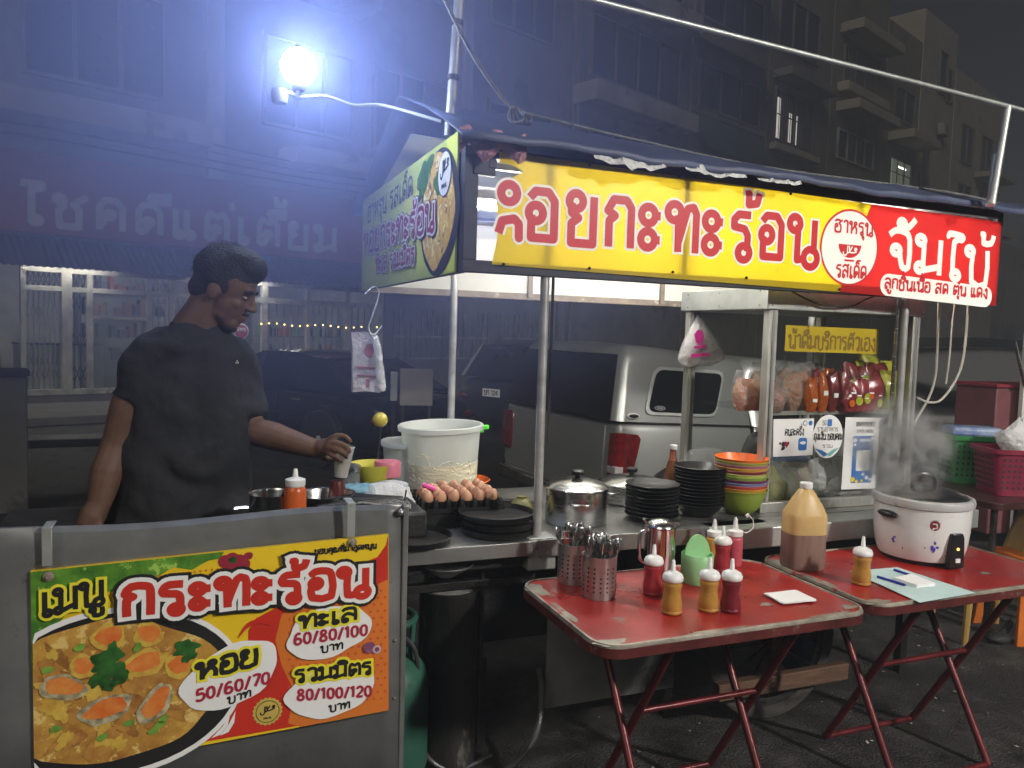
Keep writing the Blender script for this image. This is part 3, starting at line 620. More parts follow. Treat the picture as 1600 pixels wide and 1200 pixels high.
# torn foil hanging out between the tarp and the sign
q = MB(film('foil', (.75,.75,.72), .05, .25, 1.0)); rg = random.Random(5)
for u0, u1, dz in ((.15,.44,.045),(.52,.80,.02),(.86,1.06,.02)):
    n = 10; a = [(u0+(u1-u0)*i/n, -.100-rg.uniform(0,.02), 2.226+rg.uniform(-.004,.012)) for i in range(n+1)]
    b = [(x, y-.02, 2.206-rg.uniform(.2,.7)*dz*math.sin(math.pi*i/n)) for i, (x, y, z) in enumerate(a)]
    q.loft([a, b], closed=False, cap=False)
o = q.build('torn_foil', cart)

# ------------------------------------------------------------------ long front sign
fs = thing('front_sign', 'long yellow and red backlit sign with Thai lettering, torn at its left end', 'sign', SO, SA)
FVv = -.03
def us(px, py): return UZ(px, py, FVv)
yv = mat('yellow_vinyl', (.74,.53,.010), .35, var=.05, scale=3, translucent=.34, spots=((.42,.29,.02), 3.5, .615), stretch=(1,1,.55))
rv = mat('red_vinyl', (.56,.020,.018), .35, var=.05, scale=3, translucent=.28)
rl = mat('red_letter', (.52,.016,.020), .4, var=.05, emit=(.8,.03,.035), estr=.10)  # emission in the letters stands in for the light behind the vinyl
wl = mat('white_letter', (.8,.78,.72), .4, var=.04, emit=(1,.96,.82), estr=.16)
wl2 = mat('white_outline', (.8,.78,.72), .4, var=.04, emit=(1,.93,.75), estr=.12)
frm = mat('sign_frame', (.045,.047,.06), .5, .3, var=.3, scale=14, spots=((.2,.2,.2), 14, .68))
q = MB(frm)
zb, zt = 1.80, 2.225
q.bx(-.285, 2.345, -.024, .02, zb, zb+.042); q.bx(-.285, 2.345, -.024, .02, zt-.035, zt); q.bx(-.285, -.235, -.024, .02, zb+.042, zt-.035); q.bx(2.31, 2.345, -.024, .02, zb+.042, zt-.035)
ub = us(1072, 350)[0]; q.bx(ub-.014, ub+.014, -.022, .01, zb+.042, zt-.035); ub2 = us(1345, 350)[0]; q.bx(ub2-.010, ub2+.010, -.022, .01, zb+.16, zt-.035)
q.build('frame', fs, bevel=.002)
left = [us(*p) for p in ((768,413),(772,396),(777,372),(778,340),(774,310),(777,285),(800,278),(818,268),(800,258),(781,254),(779,236))]
red0 = [us(1362,319), us(1345,360), us(1330,400), us(1312,457)]
tr_, br_ = us(1565,347), us(1556,478)
M_ = RX90
V2 = lambda p: p
q = MB(yv)
ypoly = [us(1312,457)] + left[:1] ; 
def vin(poly, m, z): q.add([(x, FVv - z, y) for x, y in poly], [tuple(range(len(poly)))], m)
bot = [us(1312,457)]; 
vin([left[0]] + [us(1312,456)] + [us(1330,400), us(1345,360), us(1362,319)] + [us(1070,277)] + left[::-1][:-1], yv, 0.0)
vin([us(1312,456), br_, tr_, us(1362,319), us(1345,360), us(1330,400)], rv, 0.0)
q.build('vinyl', fs)
LM = T(0, FVv-.003, 0) @ RX90
q = MB()
s0, s1 = us(812,377), us(1271,413)
lay = [(.009, wl2)]
# first letter, torn: only its right part and its loop remain
a0 = us(778,366); hh = .18
text(q, 'อยกะทะร้อน', us(820,375), us(1272,411), .172, .031, rl, 0, 0, LM, track=.20, layers=lay, lk=1.62)
px_ = lambda *a: [us(*p) for p in a]
for pts, closed in (([us(778,364), us(784,345), us(803,342), us(810,350), us(810,372)], False), (circ(*us(795,302), .030, 16), True)):
    for li, (ex, m) in enumerate(lay+[(0, rl)]):
        n = len(pts); ww = .0155+ex
        for i in range(n if closed else n-1):
            A, B = pts[i], pts[(i+1)%n]; l = math.hypot(B[0]-A[0], B[1]-A[1]); nx, ny = -(B[1]-A[1])/l*ww, (B[0]-A[0])/l*ww; z = li*.0012+i*2e-5
            q.add([(A[0]-nx,A[1]-ny,z),(B[0]-nx,B[1]-ny,z),(B[0]+nx,B[1]+ny,z),(A[0]+nx,A[1]+ny,z)], [(0,1,2,3)], m, LM); q.flat(circ(B[0],B[1],ww,10), z+1e-5, m, LM)
cx, cz = us(1327, 387)
q.flat(circ(cx, cz, .160, 48), -.0012, rl, LM); q.flat(circ(cx, cz, .151, 48), -.0004, wl, LM)
text(q, 'ฮาหรุน', us(1302,362), us(1362,369), .05, .0085, rl, .001, 2, LM, lk=1.15, track=.12)
text(q, 'รสเด็ด', us(1305,432), us(1352,436), .05, .0085, rl, .001, 2, LM, lk=1.15, track=.1)
bw = [(cx+.062*math.cos(a), cz+.012+(.055*math.sin(a) if math.sin(a) < 0 else 0)) for a in [math.pi+math.pi*i/16 for i in range(17)]]
q.flat(bw, .001, rl, LM); q.flat([(cx-.024,cz-.058),(cx+.024,cz-.058),(cx+.028,cz-.05),(cx-.028,cz-.05)], .0012, rl, LM)
text(q, 'halal', (cx-.04, cz-.026), (cx+.04, cz-.028), .034, .006, wl, .002, 2, LM)
text(q, 'จัมโบ้', us(1384,414), us(1542,446), .155, .029, wl, .001, 2, LM, lk=1.15, track=.12)
p0, p1 = us(1374,440), us(1549,462); ang = math.atan2(p1[1]-p0[1], p1[0]-p0[0])
pill = [( (p0[0]+p1[0])/2 + x*math.cos(ang)-y*math.sin(ang), (p0[1]+p1[1])/2-.012 + x*math.sin(ang)+y*math.cos(ang)) for x, y in rrect(-.345,.345,-.045,.05,.045,7)]
q.flat(pill, .001, wl, LM)
text(q, 'ลูกชิ้นเนื้อ สด ตุ๋น แดง', us(1380,450), us(1541,466), .042, .0092, rl, .0025, 2, LM, track=.1)
q.build('lettering', fs)
q = MB(K['soot'])
for p in ((786,413),(920,419),(1050,425),(1165,434),(1310,452),(920,258),(1060,276),(1234,303)): a = us(*p); q.ball((a[0], FVv-.006, a[1]), .006, 8, 5)
q.build('screw', fs)
# dark bracket at the open corner
q = MB(frm); a = us(742,262); q.bx(-.255, -.175, -.03, .0, 2.13, 2.19); q.bx(-.20, -.172, -.032, -.004, 2.155, 2.185); q.build('bracket', fs, bevel=.003)
q = MB(film('rag', (.5,.25,.28), .12, .5, 1)); rg = random.Random(8)
a = [(-.32+i*.03, -.06-.01*math.sin(i*2), 2.27+.012*math.sin(i*1.7)) for i in range(9)]; b = [(x, y-.02, z-.05-.02*math.sin(x*50)) for x, y, z in a]; c_ = [(x, y+.015, z-.03) for x, y, z in b]
q.loft([a, b, c_], closed=False, cap=False); q.build('torn_wrap', fs)

# ------------------------------------------------------------------ green side sign
gs = thing('side_sign', 'dull green and yellow side sign with dish picture and purple Thai lettering', 'sign', S(-.285, 1.72, 0), SA-math.pi/2)
SSu = -.285
def xs(px, py):
    r = ray(px, py); P = EYE + r*((SSu + (SO-EYE).dot(SU))/r.dot(SU)); a = st(P); return (1.72-a[1], a[2])
gv = mat('green_print', (.46,.56,.16), .4, var=.22, scale=1.6, col2=(.60,.62,.20), translucent=.35)
q = MB(frm); q.bx(0,1.68,.0,.03,1.80,1.835); q.bx(0,1.68,.0,.03,2.25,2.285); q.bx(0,.03,.0,.03,1.835,2.25); q.bx(1.65,1.68,.0,.03,1.835,2.25); q.build('frame', gs, bevel=.002)
q = MB(gv); q.bx(0,1.68,-.006,-.001,1.80,2.285); q.build('panel', gs)
q = MB(); SM = T(0,-.0075,0) @ RX90
tl = mat('side_purple', (.22,.03,.09), .5); tw = mat('side_white', (.62,.6,.62), .5); blk = mat('print_black', (.02,.02,.025), .45); dk = mat('side_dark', (.06,.05,.12), .5)
c0 = xs(688, 335); 
q.flat(blob(c0[0], c0[1]+.005, .255, .235, 40, .0), 0, blk, SM)
omel = mat('omelette_print', (.62,.42,.10), .5, var=.4, scale=26, col2=(.40,.20,.05), spots=((.75,.62,.25), 22, .56))
q.flat(blob(c0[0]-.02, c0[1]+.02, .215, .215, 40, .09, 3), .001, omel, SM)
om5 = mat('sprout_print', (.80,.70,.38), .5, var=.2, scale=30); om6 = mat('crust_print', (.42,.22,.07), .5, var=.4, scale=40); rg = random.Random(14)
for i in range(70):
    a, r_ = rg.uniform(0,6.283), math.sqrt(rg.random())*.185
    q.flat(blob(c0[0]-.02+r_*math.cos(a), c0[1]+.02+r_*math.sin(a), rg.uniform(.012,.034), rg.uniform(.004,.010), 12, .3, i, rg.uniform(0,3.1)), .0014+.00001*i, om6 if i % 3 == 0 else om5, SM)
gpr = mat('herb_print', (.05,.18,.03), .5, var=.4, scale=30)
q.flat(blob(c0[0]-.2, c0[1]+.17, .12, .06, 24, .3, 4, .4), .002, gpr, SM); q.flat(blob(c0[0]+.0, c0[1]+.12, .06, .05, 20, .3, 6), .002, gpr, SM)
lemon = mat('lemon_print', (.62,.66,.10), .45, var=.15); q.flat([(1.42,1.805),(1.675,1.805),(1.675,2.28),(1.55,2.28),(1.66,2.05),(1.6,1.9)], -.0006, lemon, SM)
hc = xs(699, 272); q.flat(circ(hc[0], hc[1], .083, 30), .003, dk, SM); q.flat(circ(hc[0], hc[1], .078, 30), .004, tw, SM)
text(q, 'halal', (hc[0]-.05, hc[1]-.005), (hc[0]+.055, hc[1]+.01), .05, .009, blk, .005, 2, SM); text(q, 'HALAL', (hc[0]-.03, hc[1]-.05), (hc[0]+.035, hc[1]-.05), .016, .004, blk, .005, 0, SM)
text(q, 'ฮาหรุน รสเด็ด', xs(577,349), xs(648,305), .078, .0115, dk, .002, 2, SM, lk=1.2, track=.12)
text(q, 'หอยกระทะร้อน', xs(573,397), xs(684,358), .098, .0195, tl, .006, 2, SM, lk=1.25, track=.12, layers=[(.014, dk),(.010, tw)])
text(q, 'ทะเล รวมมิตร', xs(592,425), xs(653,411), .062, .0135, tl, .006, 2, SM, lk=1.2, track=.12, layers=[(.012, dk),(.007, tw)])
q.build('lettering', gs)

# ------------------------------------------------------------------ assumed tubes added under the canopy, then the bare bulb
def SL(u, v, z): return S(u, v, z)
TUBE = 74.0
assumed_tube_lamp(SL(.45, .40, 2.10), SA, 1.1, TUBE, 'assumed LED tube under the canopy behind the left half of the yellow sign', 'assumed canopy tubes', (1,.97,.88), .014)
assumed_tube_lamp(SL(1.75, .40, 2.08), SA, 1.1, TUBE, 'assumed LED tube under the canopy behind the red end of the sign', 'assumed canopy tubes', (1,.97,.88), .014)
assumed_tube_lamp(SL(1.0, 1.15, 2.12), SA, 1.1, TUBE*.22, 'assumed LED tube under the canopy in front of the white back panel', 'assumed canopy tubes', (1,.97,.88), .014)
BV = .35
bp = WV(467, 104, BV)
bl = thing('bulb_lamp', 'glaring round bare bulb on a bent wire arm above the cook', 'lamp', bp)
q = MB(glow('bulb_glow', (.70,.82,1.0), 190)); q.ball((0,0,0), .062, 24, 16); q.build('bulb', bl)
q = MB(K['soot']); q.lathe([(.022,-.085),(.025,-.06),(.022,-.052),(.016,-.048)], 16); q.build('socket', bl)
br = WV(600,165,BV)-bp; bs = WV(437,150,BV)-bp; b0 = WV(466,152,BV)-bp
q = MB(K['galv']); q.tube(spline([(0,0,-.08), b0, b0+(br-b0)*.3+Vector((0,0,.012)), b0+(br-b0)*.65+Vector((0,0,-.01)), br, WV(690,190,.2)-bp], 6), .0065, 8); q.tube(spline([b0, (b0+bs)/2+Vector((0,0,.012)), bs], 4), .0065, 8); q.build('arm', bl)
q = MB(K['galv']); q.lathe([(.026,-.025),(.03,0),(.027,.022),(.012,.026)], 16, M=Matrix.Translation(bs)); q.build('spare_socket', bl)

# added blue volume round the bulb, imitating the veil of its glare
def cloud(name, loc, rad, dens, col, nscale, nlow, aniso=0.0, core=None, step=1.0):
    m = bpy.data.materials.new(name); m.use_nodes = True; n = m.node_tree; nd = n.nodes; L = n.links; m.cycles.volume_step_rate = step
    nd.remove(nd['Principled BSDF']); v = nd.new('ShaderNodeVolumePrincipled'); v.inputs['Color'].default_value = (*col, 1); v.inputs['Anisotropy'].default_value = aniso
    L.new(v.outputs[0], nd['Material Output'].inputs['Volume'])
    tc = nd.new('ShaderNodeTexCoord'); ln = nd.new('ShaderNodeVectorMath'); ln.operation = 'LENGTH'; L.new(tc.outputs['Object'], ln.inputs[0])
    f = nd.new('ShaderNodeMapRange'); f.interpolation_type = 'SMOOTHSTEP'; f.inputs['From Min'].default_value = 1.0; f.inputs['From Max'].default_value = .1; L.new(ln.outputs['Value'], f.inputs['Value'])
    nz = nd.new('ShaderNodeTexNoise'); nz.inputs['Scale'].default_value = nscale; nz.inputs['Detail'].default_value = 4; nz.inputs['Distortion'].default_value = .6; L.new(tc.outputs['Object'], nz.inputs['Vector'])
    g = nd.new('ShaderNodeMapRange'); g.inputs['From Min'].default_value = nlow; g.inputs['From Max'].default_value = .72; L.new(nz.outputs['Fac'], g.inputs['Value'])
    a = nd.new('ShaderNodeMath'); a.operation = 'MULTIPLY'; L.new(f.outputs[0], a.inputs[0]); L.new(g.outputs[0], a.inputs[1])
    if core is not None:
        h_ = nd.new('ShaderNodeMapRange'); h_.interpolation_type = 'SMOOTHSTEP'; h_.inputs['From Min'].default_value = .02; h_.inputs['From Max'].default_value = .42; h_.inputs['To Min'].default_value = core*.3; h_.inputs['To Max'].default_value = 1.0; L.new(ln.outputs['Value'], h_.inputs['Value'])
        a2 = nd.new('ShaderNodeMath'); a2.operation = 'MULTIPLY'; L.new(a.outputs[0], a2.inputs[0]); L.new(h_.outputs[0], a2.inputs[1]); a = a2
    b = nd.new('ShaderNodeMath'); b.operation = 'MULTIPLY'; b.inputs[1].default_value = dens; L.new(a.outputs[0], b.inputs[0]); L.new(b.outputs[0], v.inputs['Density'])
    q = MB(m); q.ball((0,0,0), 1.0, 24, 16); o = q.build(name); o.location = loc; o.scale = rad; return kind(o, 'stuff')
cloud('glare_veil', bp + Vector((-.25, .1, -.05)), (2.3, 1.5, 1.6), .72, (.38,.47,1.0), 1.1, .0, core=.30)

# ------------------------------------------------------------------ pipes and cords above the canopy
pf = thing('awning_pipe_frame', 'thin galvanised pipe frame above the blue canopy', 'pipe frame', SO, SA)
q = MB(K['galv']); a = UZ(895,-8,-.2); b = UZ(1575,166,-.2); q.tube([(a[0]-1.2,-.2,a[1]+.03),(a[0],-.2,a[1]),(b[0],-.2,b[1]),(b[0]+.6,-.2,b[1]-.03)], .010, 10); q.build('top_pipe', pf)
c_ = UZ(1550,312,-.2); q = MB(K['galv']); q.tube([(b[0],-.2,b[1]),(c_[0],-.2,c_[1]-.02)], .015, 10); q.tube([(c_[0]+.03,-.17,c_[1]-.02),(c_[0]+.05,-.17,c_[1]+.2)], .017, 10); q.build('post', pf)
lp = thing('lamp_pole', 'slightly leaning grey pipe rising from the canopy corner', 'pole', SO, SA)
a = UZ(702,192,.3); b = UZ(722,-60,.3); q = MB(mat('grey_pipe', (.32,.32,.32), .5, .5, var=.2)); q.tube([(a[0],.3,a[1]-.05),(b[0],.3,b[1])], .020, 12); q.build('pipe', lp)
q = MB(K['soot']); [q.lathe([(.023,-.01),(.023,.01)], 12, M=T(a[0]+(b[0]-a[0])*k, .3, a[1]+(b[1]-a[1])*k)) for k in (.28,.62)]; q.build('clamp', lp)
rp_ = mat('grey_rope', (.22,.22,.22), .8, var=.3, scale=40)
q = MB(rp_); pts = [WV(690,-10,.1), WV(735,80,.12), WV(775,140,.14), WV(805,178,.15)]
q.tube(spline([st(p) for p in pts], 6), .007, 6); a = UZ(812,180,.15)
for k in range(4): q.tube([(a[0]+.03*math.cos(t*.6+k)+.01*k-.015, .15+.012*math.sin(t*1.2+k), a[1]+.03*math.sin(t*.6+k*.7)) for t in range(11)], .0045, 6, closed=False)
q.tube(spline([st(WV(*p, .12)) for p in ((820,176),(900,196),(1010,222),(1200,262),(1480,300),(1570,320))], 6), .005, 6)
o = q.build('rope'); put(o, SO, SA); tag(o, 'knotted grey rope slung from the lamp pole along the tarp edge', 'rope')
# ------------------------------------------------------------------ glass display case on the cart
cu0, cu1, cv0, cv1 = 1.155, 1.985, .12, .70
dc = thing('display_case', 'aluminium framed glass display case of snack bags standing on the cart', 'display case', S(cu0, cv0, .85), SA)
W_, D_ = cu1-cu0, cv1-cv0
al = mat('worn_aluminium', (.52,.51,.47), .42, .6, var=.15, scale=10, spots=((.36,.31,.24), 9, .62), stretch=(3,3,.8))
for x, y in ((0,0),(W_,0),(0,D_),(W_,D_)):
    q = MB(al); q.bx(x-.022, x+.022, y-.02, y+.02, .045, .875); q.bx(x-.006, x+.006, y-.0245, y-.0205, .05, .87, K['steel_dull']); q.build('corner_post', dc, bevel=.002)
q = MB(K['galv']); q.bx(-.045, W_+.04, -.03, D_+.03, .876, .972); q.build('header', dc, bevel=.004)
q = MB(K['steel_dull']); [q.ball((x, -.0315, z), .004, 8, 4) for x in (-.02,.17,.4,.62,W_+.02) for z in (.895,.955)]; [q.ball((-.0465, y, z), .004, 8, 4) for y in (.02,.3,.55) for z in (.895,.955)]; q.build('rivet', dc)
q = MB(al); q.bx(-.03, W_+.03, -.03, -.0, 0, .045); q.bx(-.03, W_+.03, D_-.0, D_+.03, 0, .045); q.bx(-.03, .0, .0, D_, 0, .045); q.bx(W_, W_+.03, .0, D_, 0, .045); q.build('base_rail', dc, bevel=.003)
q = MB(K['galv']); q.bx(.0, W_, .0, D_, .01, .02); q.build('floor_tray', dc)
q = MB(K['glass']); q.bx(.022, W_-.022, -.004, .001, .045, .876); q.build('front_pane', dc)
q = MB(K['glass']); q.bx(-.003, .002, .02, D_-.02, .045, .876); q.build('side_pane', dc)
q = MB(K['glass']); q.bx(W_-.002, W_+.003, .02, D_-.02, .045, .876); q.build('side_pane', dc)
q = MB(K['glass']); q.bx(.004, W_-.004, .03, D_-.01, .425, .431); q.bx(.004, W_-.004, .024, .03, .418, .436, al); q.build('shelf', dc)
def us2(px, py): a = UZ(px, py, cv0-.01); return a
def sheet(name, label, cat, poly, zoff, body, extras=None, m=None):
    o = MB(m or K['white_paper']); o.add([(x, zoff, z) for x, z in poly] + [(x, zoff-.0012, z) for x, z in poly], [tuple(range(len(poly)-1,-1,-1)), tuple(range(len(poly),2*len(poly)))] + [(i,(i+1)%len(poly),len(poly)+(i+1)%len(poly),len(poly)+i) for i in range(len(poly))])
    if extras: extras(o, T(0, zoff-.0022, 0) @ RX90)
    ob = o.build(name); put(ob, SO, SA); return tag(ob, label, cat)
blue = mat('print_blue', (.04,.18,.50), .5, var=.1); ink = mat('print_ink', (.03,.03,.035), .6); redp = mat('print_red', (.30,.02,.04), .5); teal = mat('print_teal', (.2,.5,.45), .5); yel = mat('print_yellow', (.85,.60,.02), .45, var=.04); grey_ink = mat('grey_ink', (.36,.34,.3), .6)
def ex(o, M):
    text(o, 'คนละครึ่ง', us2(1226,681), us2(1256,680), .028, .0042, ink, 0, 2, M)
    for cx_, cy_, r in ((1224,694,.011),(1224,700,.009),(1219,693,.006),(1222,702,.006)): a = us2(cx_,cy_); o.flat(circ(a[0],a[1],r,12), 0, ink, M)
    a = us2(1229,694); o.flat([(a[0]+.014*math.sin(t)**3, a[1]+.001*(13*math.cos(t)-5*math.cos(2*t)-2*math.cos(3*t)-math.cos(4*t))) for t in [6.283*i/24 for i in range(24)]], .001, redp, M)
    a = us2(1254,694); o.flat(rrect(a[0]-.024,a[0]+.024,a[1]-.028,a[1]+.028,.01), 0, blue, M); o.flat(blob(a[0], a[1]+.006, .017, .007, 16, .1), .001, K['white_paper'], M)
    a = us2(1258,661); o.flat(circ(a[0],a[1],.012,16), 0, ink, M); o.flat(circ(a[0],a[1],.009,16), .001, K['white_paper'], M); a = us2(1266.5,661); o.flat(circ(a[0],a[1],.011,16), 0, blue, M)
sheet('paper_notice', 'white paper notice with puzzle heart and blue square, at left of the case front', 'notice', [us2(1208,714), us2(1270,711), us2(1272,654), us2(1209,655)], cv0-.008, None, ex)
def ex(o, M):
    a = us2(1294,682)
    o.flat([(a[0]-.072,a[1]-.052),(a[0]-.02,a[1]-.09),(a[0]+.01,a[1]-.083),(a[0]-.03,a[1]-.062)], 0, blue, M); o.flat([(a[0]+.072,a[1]-.05),(a[0]+.02,a[1]-.09),(a[0]-.008,a[1]-.084),(a[0]+.03,a[1]-.06)], .0004, teal, M)
    text(o, '5G', (a[0]-.036,a[1]+.052), (a[0]-.014,a[1]+.052), .02, .004, grey_ink, 0, 2, M); o.flat(rrect(a[0]-.008,a[0]+.018,a[1]+.046,a[1]+.078,.005), 0, blue, M)
    text(o, 'รานอาหาร', (a[0]-.065,a[1]+.025), (a[0]+.055,a[1]+.022), .017, .0035, grey_ink, 0, 2, M)
    text(o, 'ถุงเงิน ขอบคณ', (a[0]-.082,a[1]-.012), (a[0]+.082,a[1]-.016), .026, .0044, ink, .0004, 2, M); text(o, 'รวม', (a[0]-.03,a[1]-.05), (a[0]+.03,a[1]-.052), .014, .003, grey_ink, 0, 2, M)
a = us2(1294,682); sheet('round_sticker', 'round white sticker with blue and green edge between the two papers on the case', 'sticker', blob(a[0], a[1], .086, .098, 36, .0), cv0-.0075, None, ex)
def ex(o, M):
    o.flat([us2(1329.5,755), us2(1361,754), us2(1366,681), us2(1334,681)], 0, blue, M)
    o.flat([us2(1337,736), us2(1358,735), us2(1360,703), us2(1338.5,704)], .0008, K['white_paper'], M)
    text(o, '084999X902', us2(1338,666), us2(1367,666), .02, .0035, ink, 0, 0, M); text(o, 'อาหาร ทะเลน', us2(1339,676), us2(1364,675.5), .013, .003, grey_ink, 0, 2, M)
    for x, y, c in ((1336,688,.010),(1363,685,.008),(1336,695,.007),(1332,749,.011),(1338,752,.008),(1354,746,.010),(1348,741,.007),(1359,749,.007),(1346,751,.007)): a = us2(x,y); o.flat(blob(a[0],a[1],c*1.2,c,14,.15,int(x)), .0008, K['white_paper'] if y < 700 or x > 1347 else yel, M)
    text(o, 'ขอบคณ', us2(1344,690), us2(1360,689.5), .012, .003, K['white_paper'], .0008, 2, M)
sheet('payment_sheet', 'tall white paper with phone number and blue payment panel, right of the round sticker', 'notice', [us2(1315,765), us2(1373,763), us2(1380,653), us2(1322,652)], cv0-.007, None, ex)
def ex(o, M): text(o, 'น้ำดื่มบริการตัวเอง', us2(1241,544), us2(1378,549), .058, .010, mat('faded_ink', (.40,.24,.03), .6), 0, 2, M, track=.06)
sheet('water_notice', 'bright yellow self service water notice hanging inside the glass case', 'notice', [us2(1236,549), us2(1382,554), us2(1384,515), us2(1238,508)], cv0+.03, None, ex, yel)
# snack bags on the shelf
def bag(name, label, cat, loc, sx, sy, sz, m, inner=None, group=None, seed=0, knot=False, rz=0.0, ears=0, tex=None, mi=None):
    rg = random.Random(seed); t = thing(name, label, cat, loc, SA+rz, group)
    ph = [rg.uniform(0,6.28) for _ in range(6)]
    def pil(a, b, k, q, mm):                  # pillow: wide at mid height, closed flat at the top
        rings = []; N = 13; n = 30
        for i in range(N):
            z = i/(N-1); wx = a*(.80+.24*math.sin(math.pi*min(1,z*1.05))) ; wy = b*max(.05, math.sin(math.pi*(.10+.86*z))**.7)
            if knot and z > .6: s_ = 1-(z-.6)/.4*.86; wx *= s_; wy = max(wy*.6, .12*b)*(.5+.5*s_)
            rings.append([(wx*(1+.06*math.sin(3*t_+ph[0]+5*z)+.05*math.sin(7*t_+ph[1]+13*z)+.035*math.sin(11*t_+ph[4]-17*z))*math.copysign(abs(math.cos(t_))**.7, math.cos(t_))/2, wy*(1+.08*math.sin(5*t_+ph[2]+6*z))*math.copysign(abs(math.sin(t_))**.8, math.sin(t_))/2, z*k+.012*math.sin(2*t_+ph[3])*z) for t_ in [2*math.pi*j/n for j in range(n)]])
        q.loft(rings, mm)
    q = MB(m); pil(sx, sy, sz, q, m); q.build('film', t)
    if inner:
        q = MB(inner); pil(sx*.9, sy*.85, sz*(.80 if not mi else mi), q, inner); q.build('contents', t)
    if tex: q = MB(); tex(q); q.build('print', t)
    return t
chips = mat('orange_chips', (.45,.10,.04), .5, var=.5, scale=34, col2=(.50,.30,.16), bump=.6, bscale=60, spots=((.55,.48,.4), 30, .60))
dried = mat('dried_snack', (.30,.06,.04), .5, var=.5, scale=30, col2=(.36,.20,.11), bump=.6, bscale=60, spots=((.45,.4,.3), 26, .6))
redp2 = mat('red_packet', (.30,.035,.04), .22, var=.5, scale=16, col2=(.10,.02,.025), spots=((.62,.48,.2), 22, .62), coat=.4, bump=.4, bscale=30)
yelp = mat('yellow_green_packet', (.55,.48,.04), .25, var=.4, scale=13, col2=(.22,.30,.03), spots=((.25,.03,.03), 9, .57), coat=.4, bump=.4, bscale=30)
orp = mat('orange_packet', (.62,.13,.02), .28, var=.2, scale=10, coat=.4, bump=.4, bscale=30)
zs = .85+.432
def SH(px, v): u = None; a = UZ(px, 640, v); return S(a[0], v, zs)
grp = 'snack bags on the case shelf'
bag('snack_bag', 'clear snack bag with orange label, leftmost on the case shelf seen through the side glass', 'snack bag', SH(1168,.22), .16, .09, .17, K['bag_clear'], chips, grp, 1)
bag('snack_bag', 'clear bag of pink snacks behind the left front post of the case', 'snack bag', SH(1208,.15), .12, .08, .17, K['bag_clear'], dried, grp, 2, knot=True)
bag('snack_bag', 'clear topped bag of pinkish dried snacks next to the orange packets', 'snack bag', SH(1248,.20), .19, .09, .21, K['bag_clear'], chips, grp, 3)
for i in range(11):
    m = (orp, redp2, orp, orp, redp2)[i % 5]; tagd = i in (2, 4, 8)
    lb = 'thin orange packet in the upright row on the case shelf' if m is orp else ('thin dark red packet with white tag in the upright row on the case shelf' if tagd else 'thin dark red packet without tag in the upright row on the case shelf')
    bag('snack_packet', lb, 'snack packet', SH(1266+i*5.4, .145+.02*(i%3)), .055, .05, .15+.035*((i*7)%4)/3, m, None, 'upright snack packets', 10+i, rz=.25*math.sin(i*2.1), tex=(lambda q, i=i, w_=tagd and m is redp2: (q.bx(-.012,.012,-.0275,-.0255,.075,.088,yelp), q.bx(-.010,.010,-.0275,-.0255,.035,.045,K['white_paper'])) if w_ else q.bx(-.012,.012,-.0275,-.0255,.045+.01*(i%4),.060+.012*(i%4),K['white_paper'] if i % 3 == 0 else redp2)))
for i in range(9):
    bag('snack_packet', 'small maroon snack packet in the heap on the right half of the shelf', 'snack packet', SH(1324+(i%5)*10, .13+.03*(i//5))+Vector((0,0,.075*(i//5))), .085, .06, .10+.02*(i%3), redp2, None, 'small heaped packets', 100+i, rz=.4*math.sin(i*3.3), tex=lambda q, i=i: (q.lathe([(.016+.004*(i%3),-.0325),(.016+.004*(i%3),-.030)], 16, yelp if i % 3 else orp, T(.006*(i%3)-.006, 0, .040+.011*((i*5)%4)) @ RX(-math.pi/2)), q.bx(-.012,.010,-.0335,-.031,.084-.012*(i%3),.090-.012*(i%3),K['white_paper'])))
for i, (px, v, sx, sz, m, lb) in enumerate(((1330,.16,.11,.15,redp2,'maroon snack packet of the front pile right of the orange ones'),(1356,.15,.12,.16,redp2,'maroon snack packet beside the yellow green one'),(1340,.24,.13,.20,yelp,'yellow topped packet standing behind the maroon packets'),(1352,.27,.13,.23,yelp,'tallest green tipped packet at the back of the shelf'),(1366,.22,.13,.19,redp2,'maroon packet lying high behind the yellow green one'),(1386,.17,.12,.16,yelp,'yellow green packet at the right end of the shelf'))):
    bag('snack_packet', lb, 'snack packet', SH(px, v), sx*1.12, .10, sz*1.12, m, None, 'heaped snack packets', 20+i)
for i, (px, v, sx, sz, m, lb) in enumerate(((1226,.30,.16,.24,K['bag_clear'],'clear bag of dried snacks at the back behind the orange packets'),(1262,.32,.15,.25,K['bag_clear'],'tall clear bag at the back of the shelf behind the thin packets'),(1190,.34,.15,.20,K['bag_clear'],'clear bag at the back left of the shelf'),(1376,.30,.13,.22,yelp,'yellow green packet at the back right of the shelf'))):
    bag('snack_bag', lb, 'snack bag', SH(px, v), sx, .10, sz, m, (dried if i % 2 else chips) if i < 3 else None, grp, 70+i, knot=i == 0)
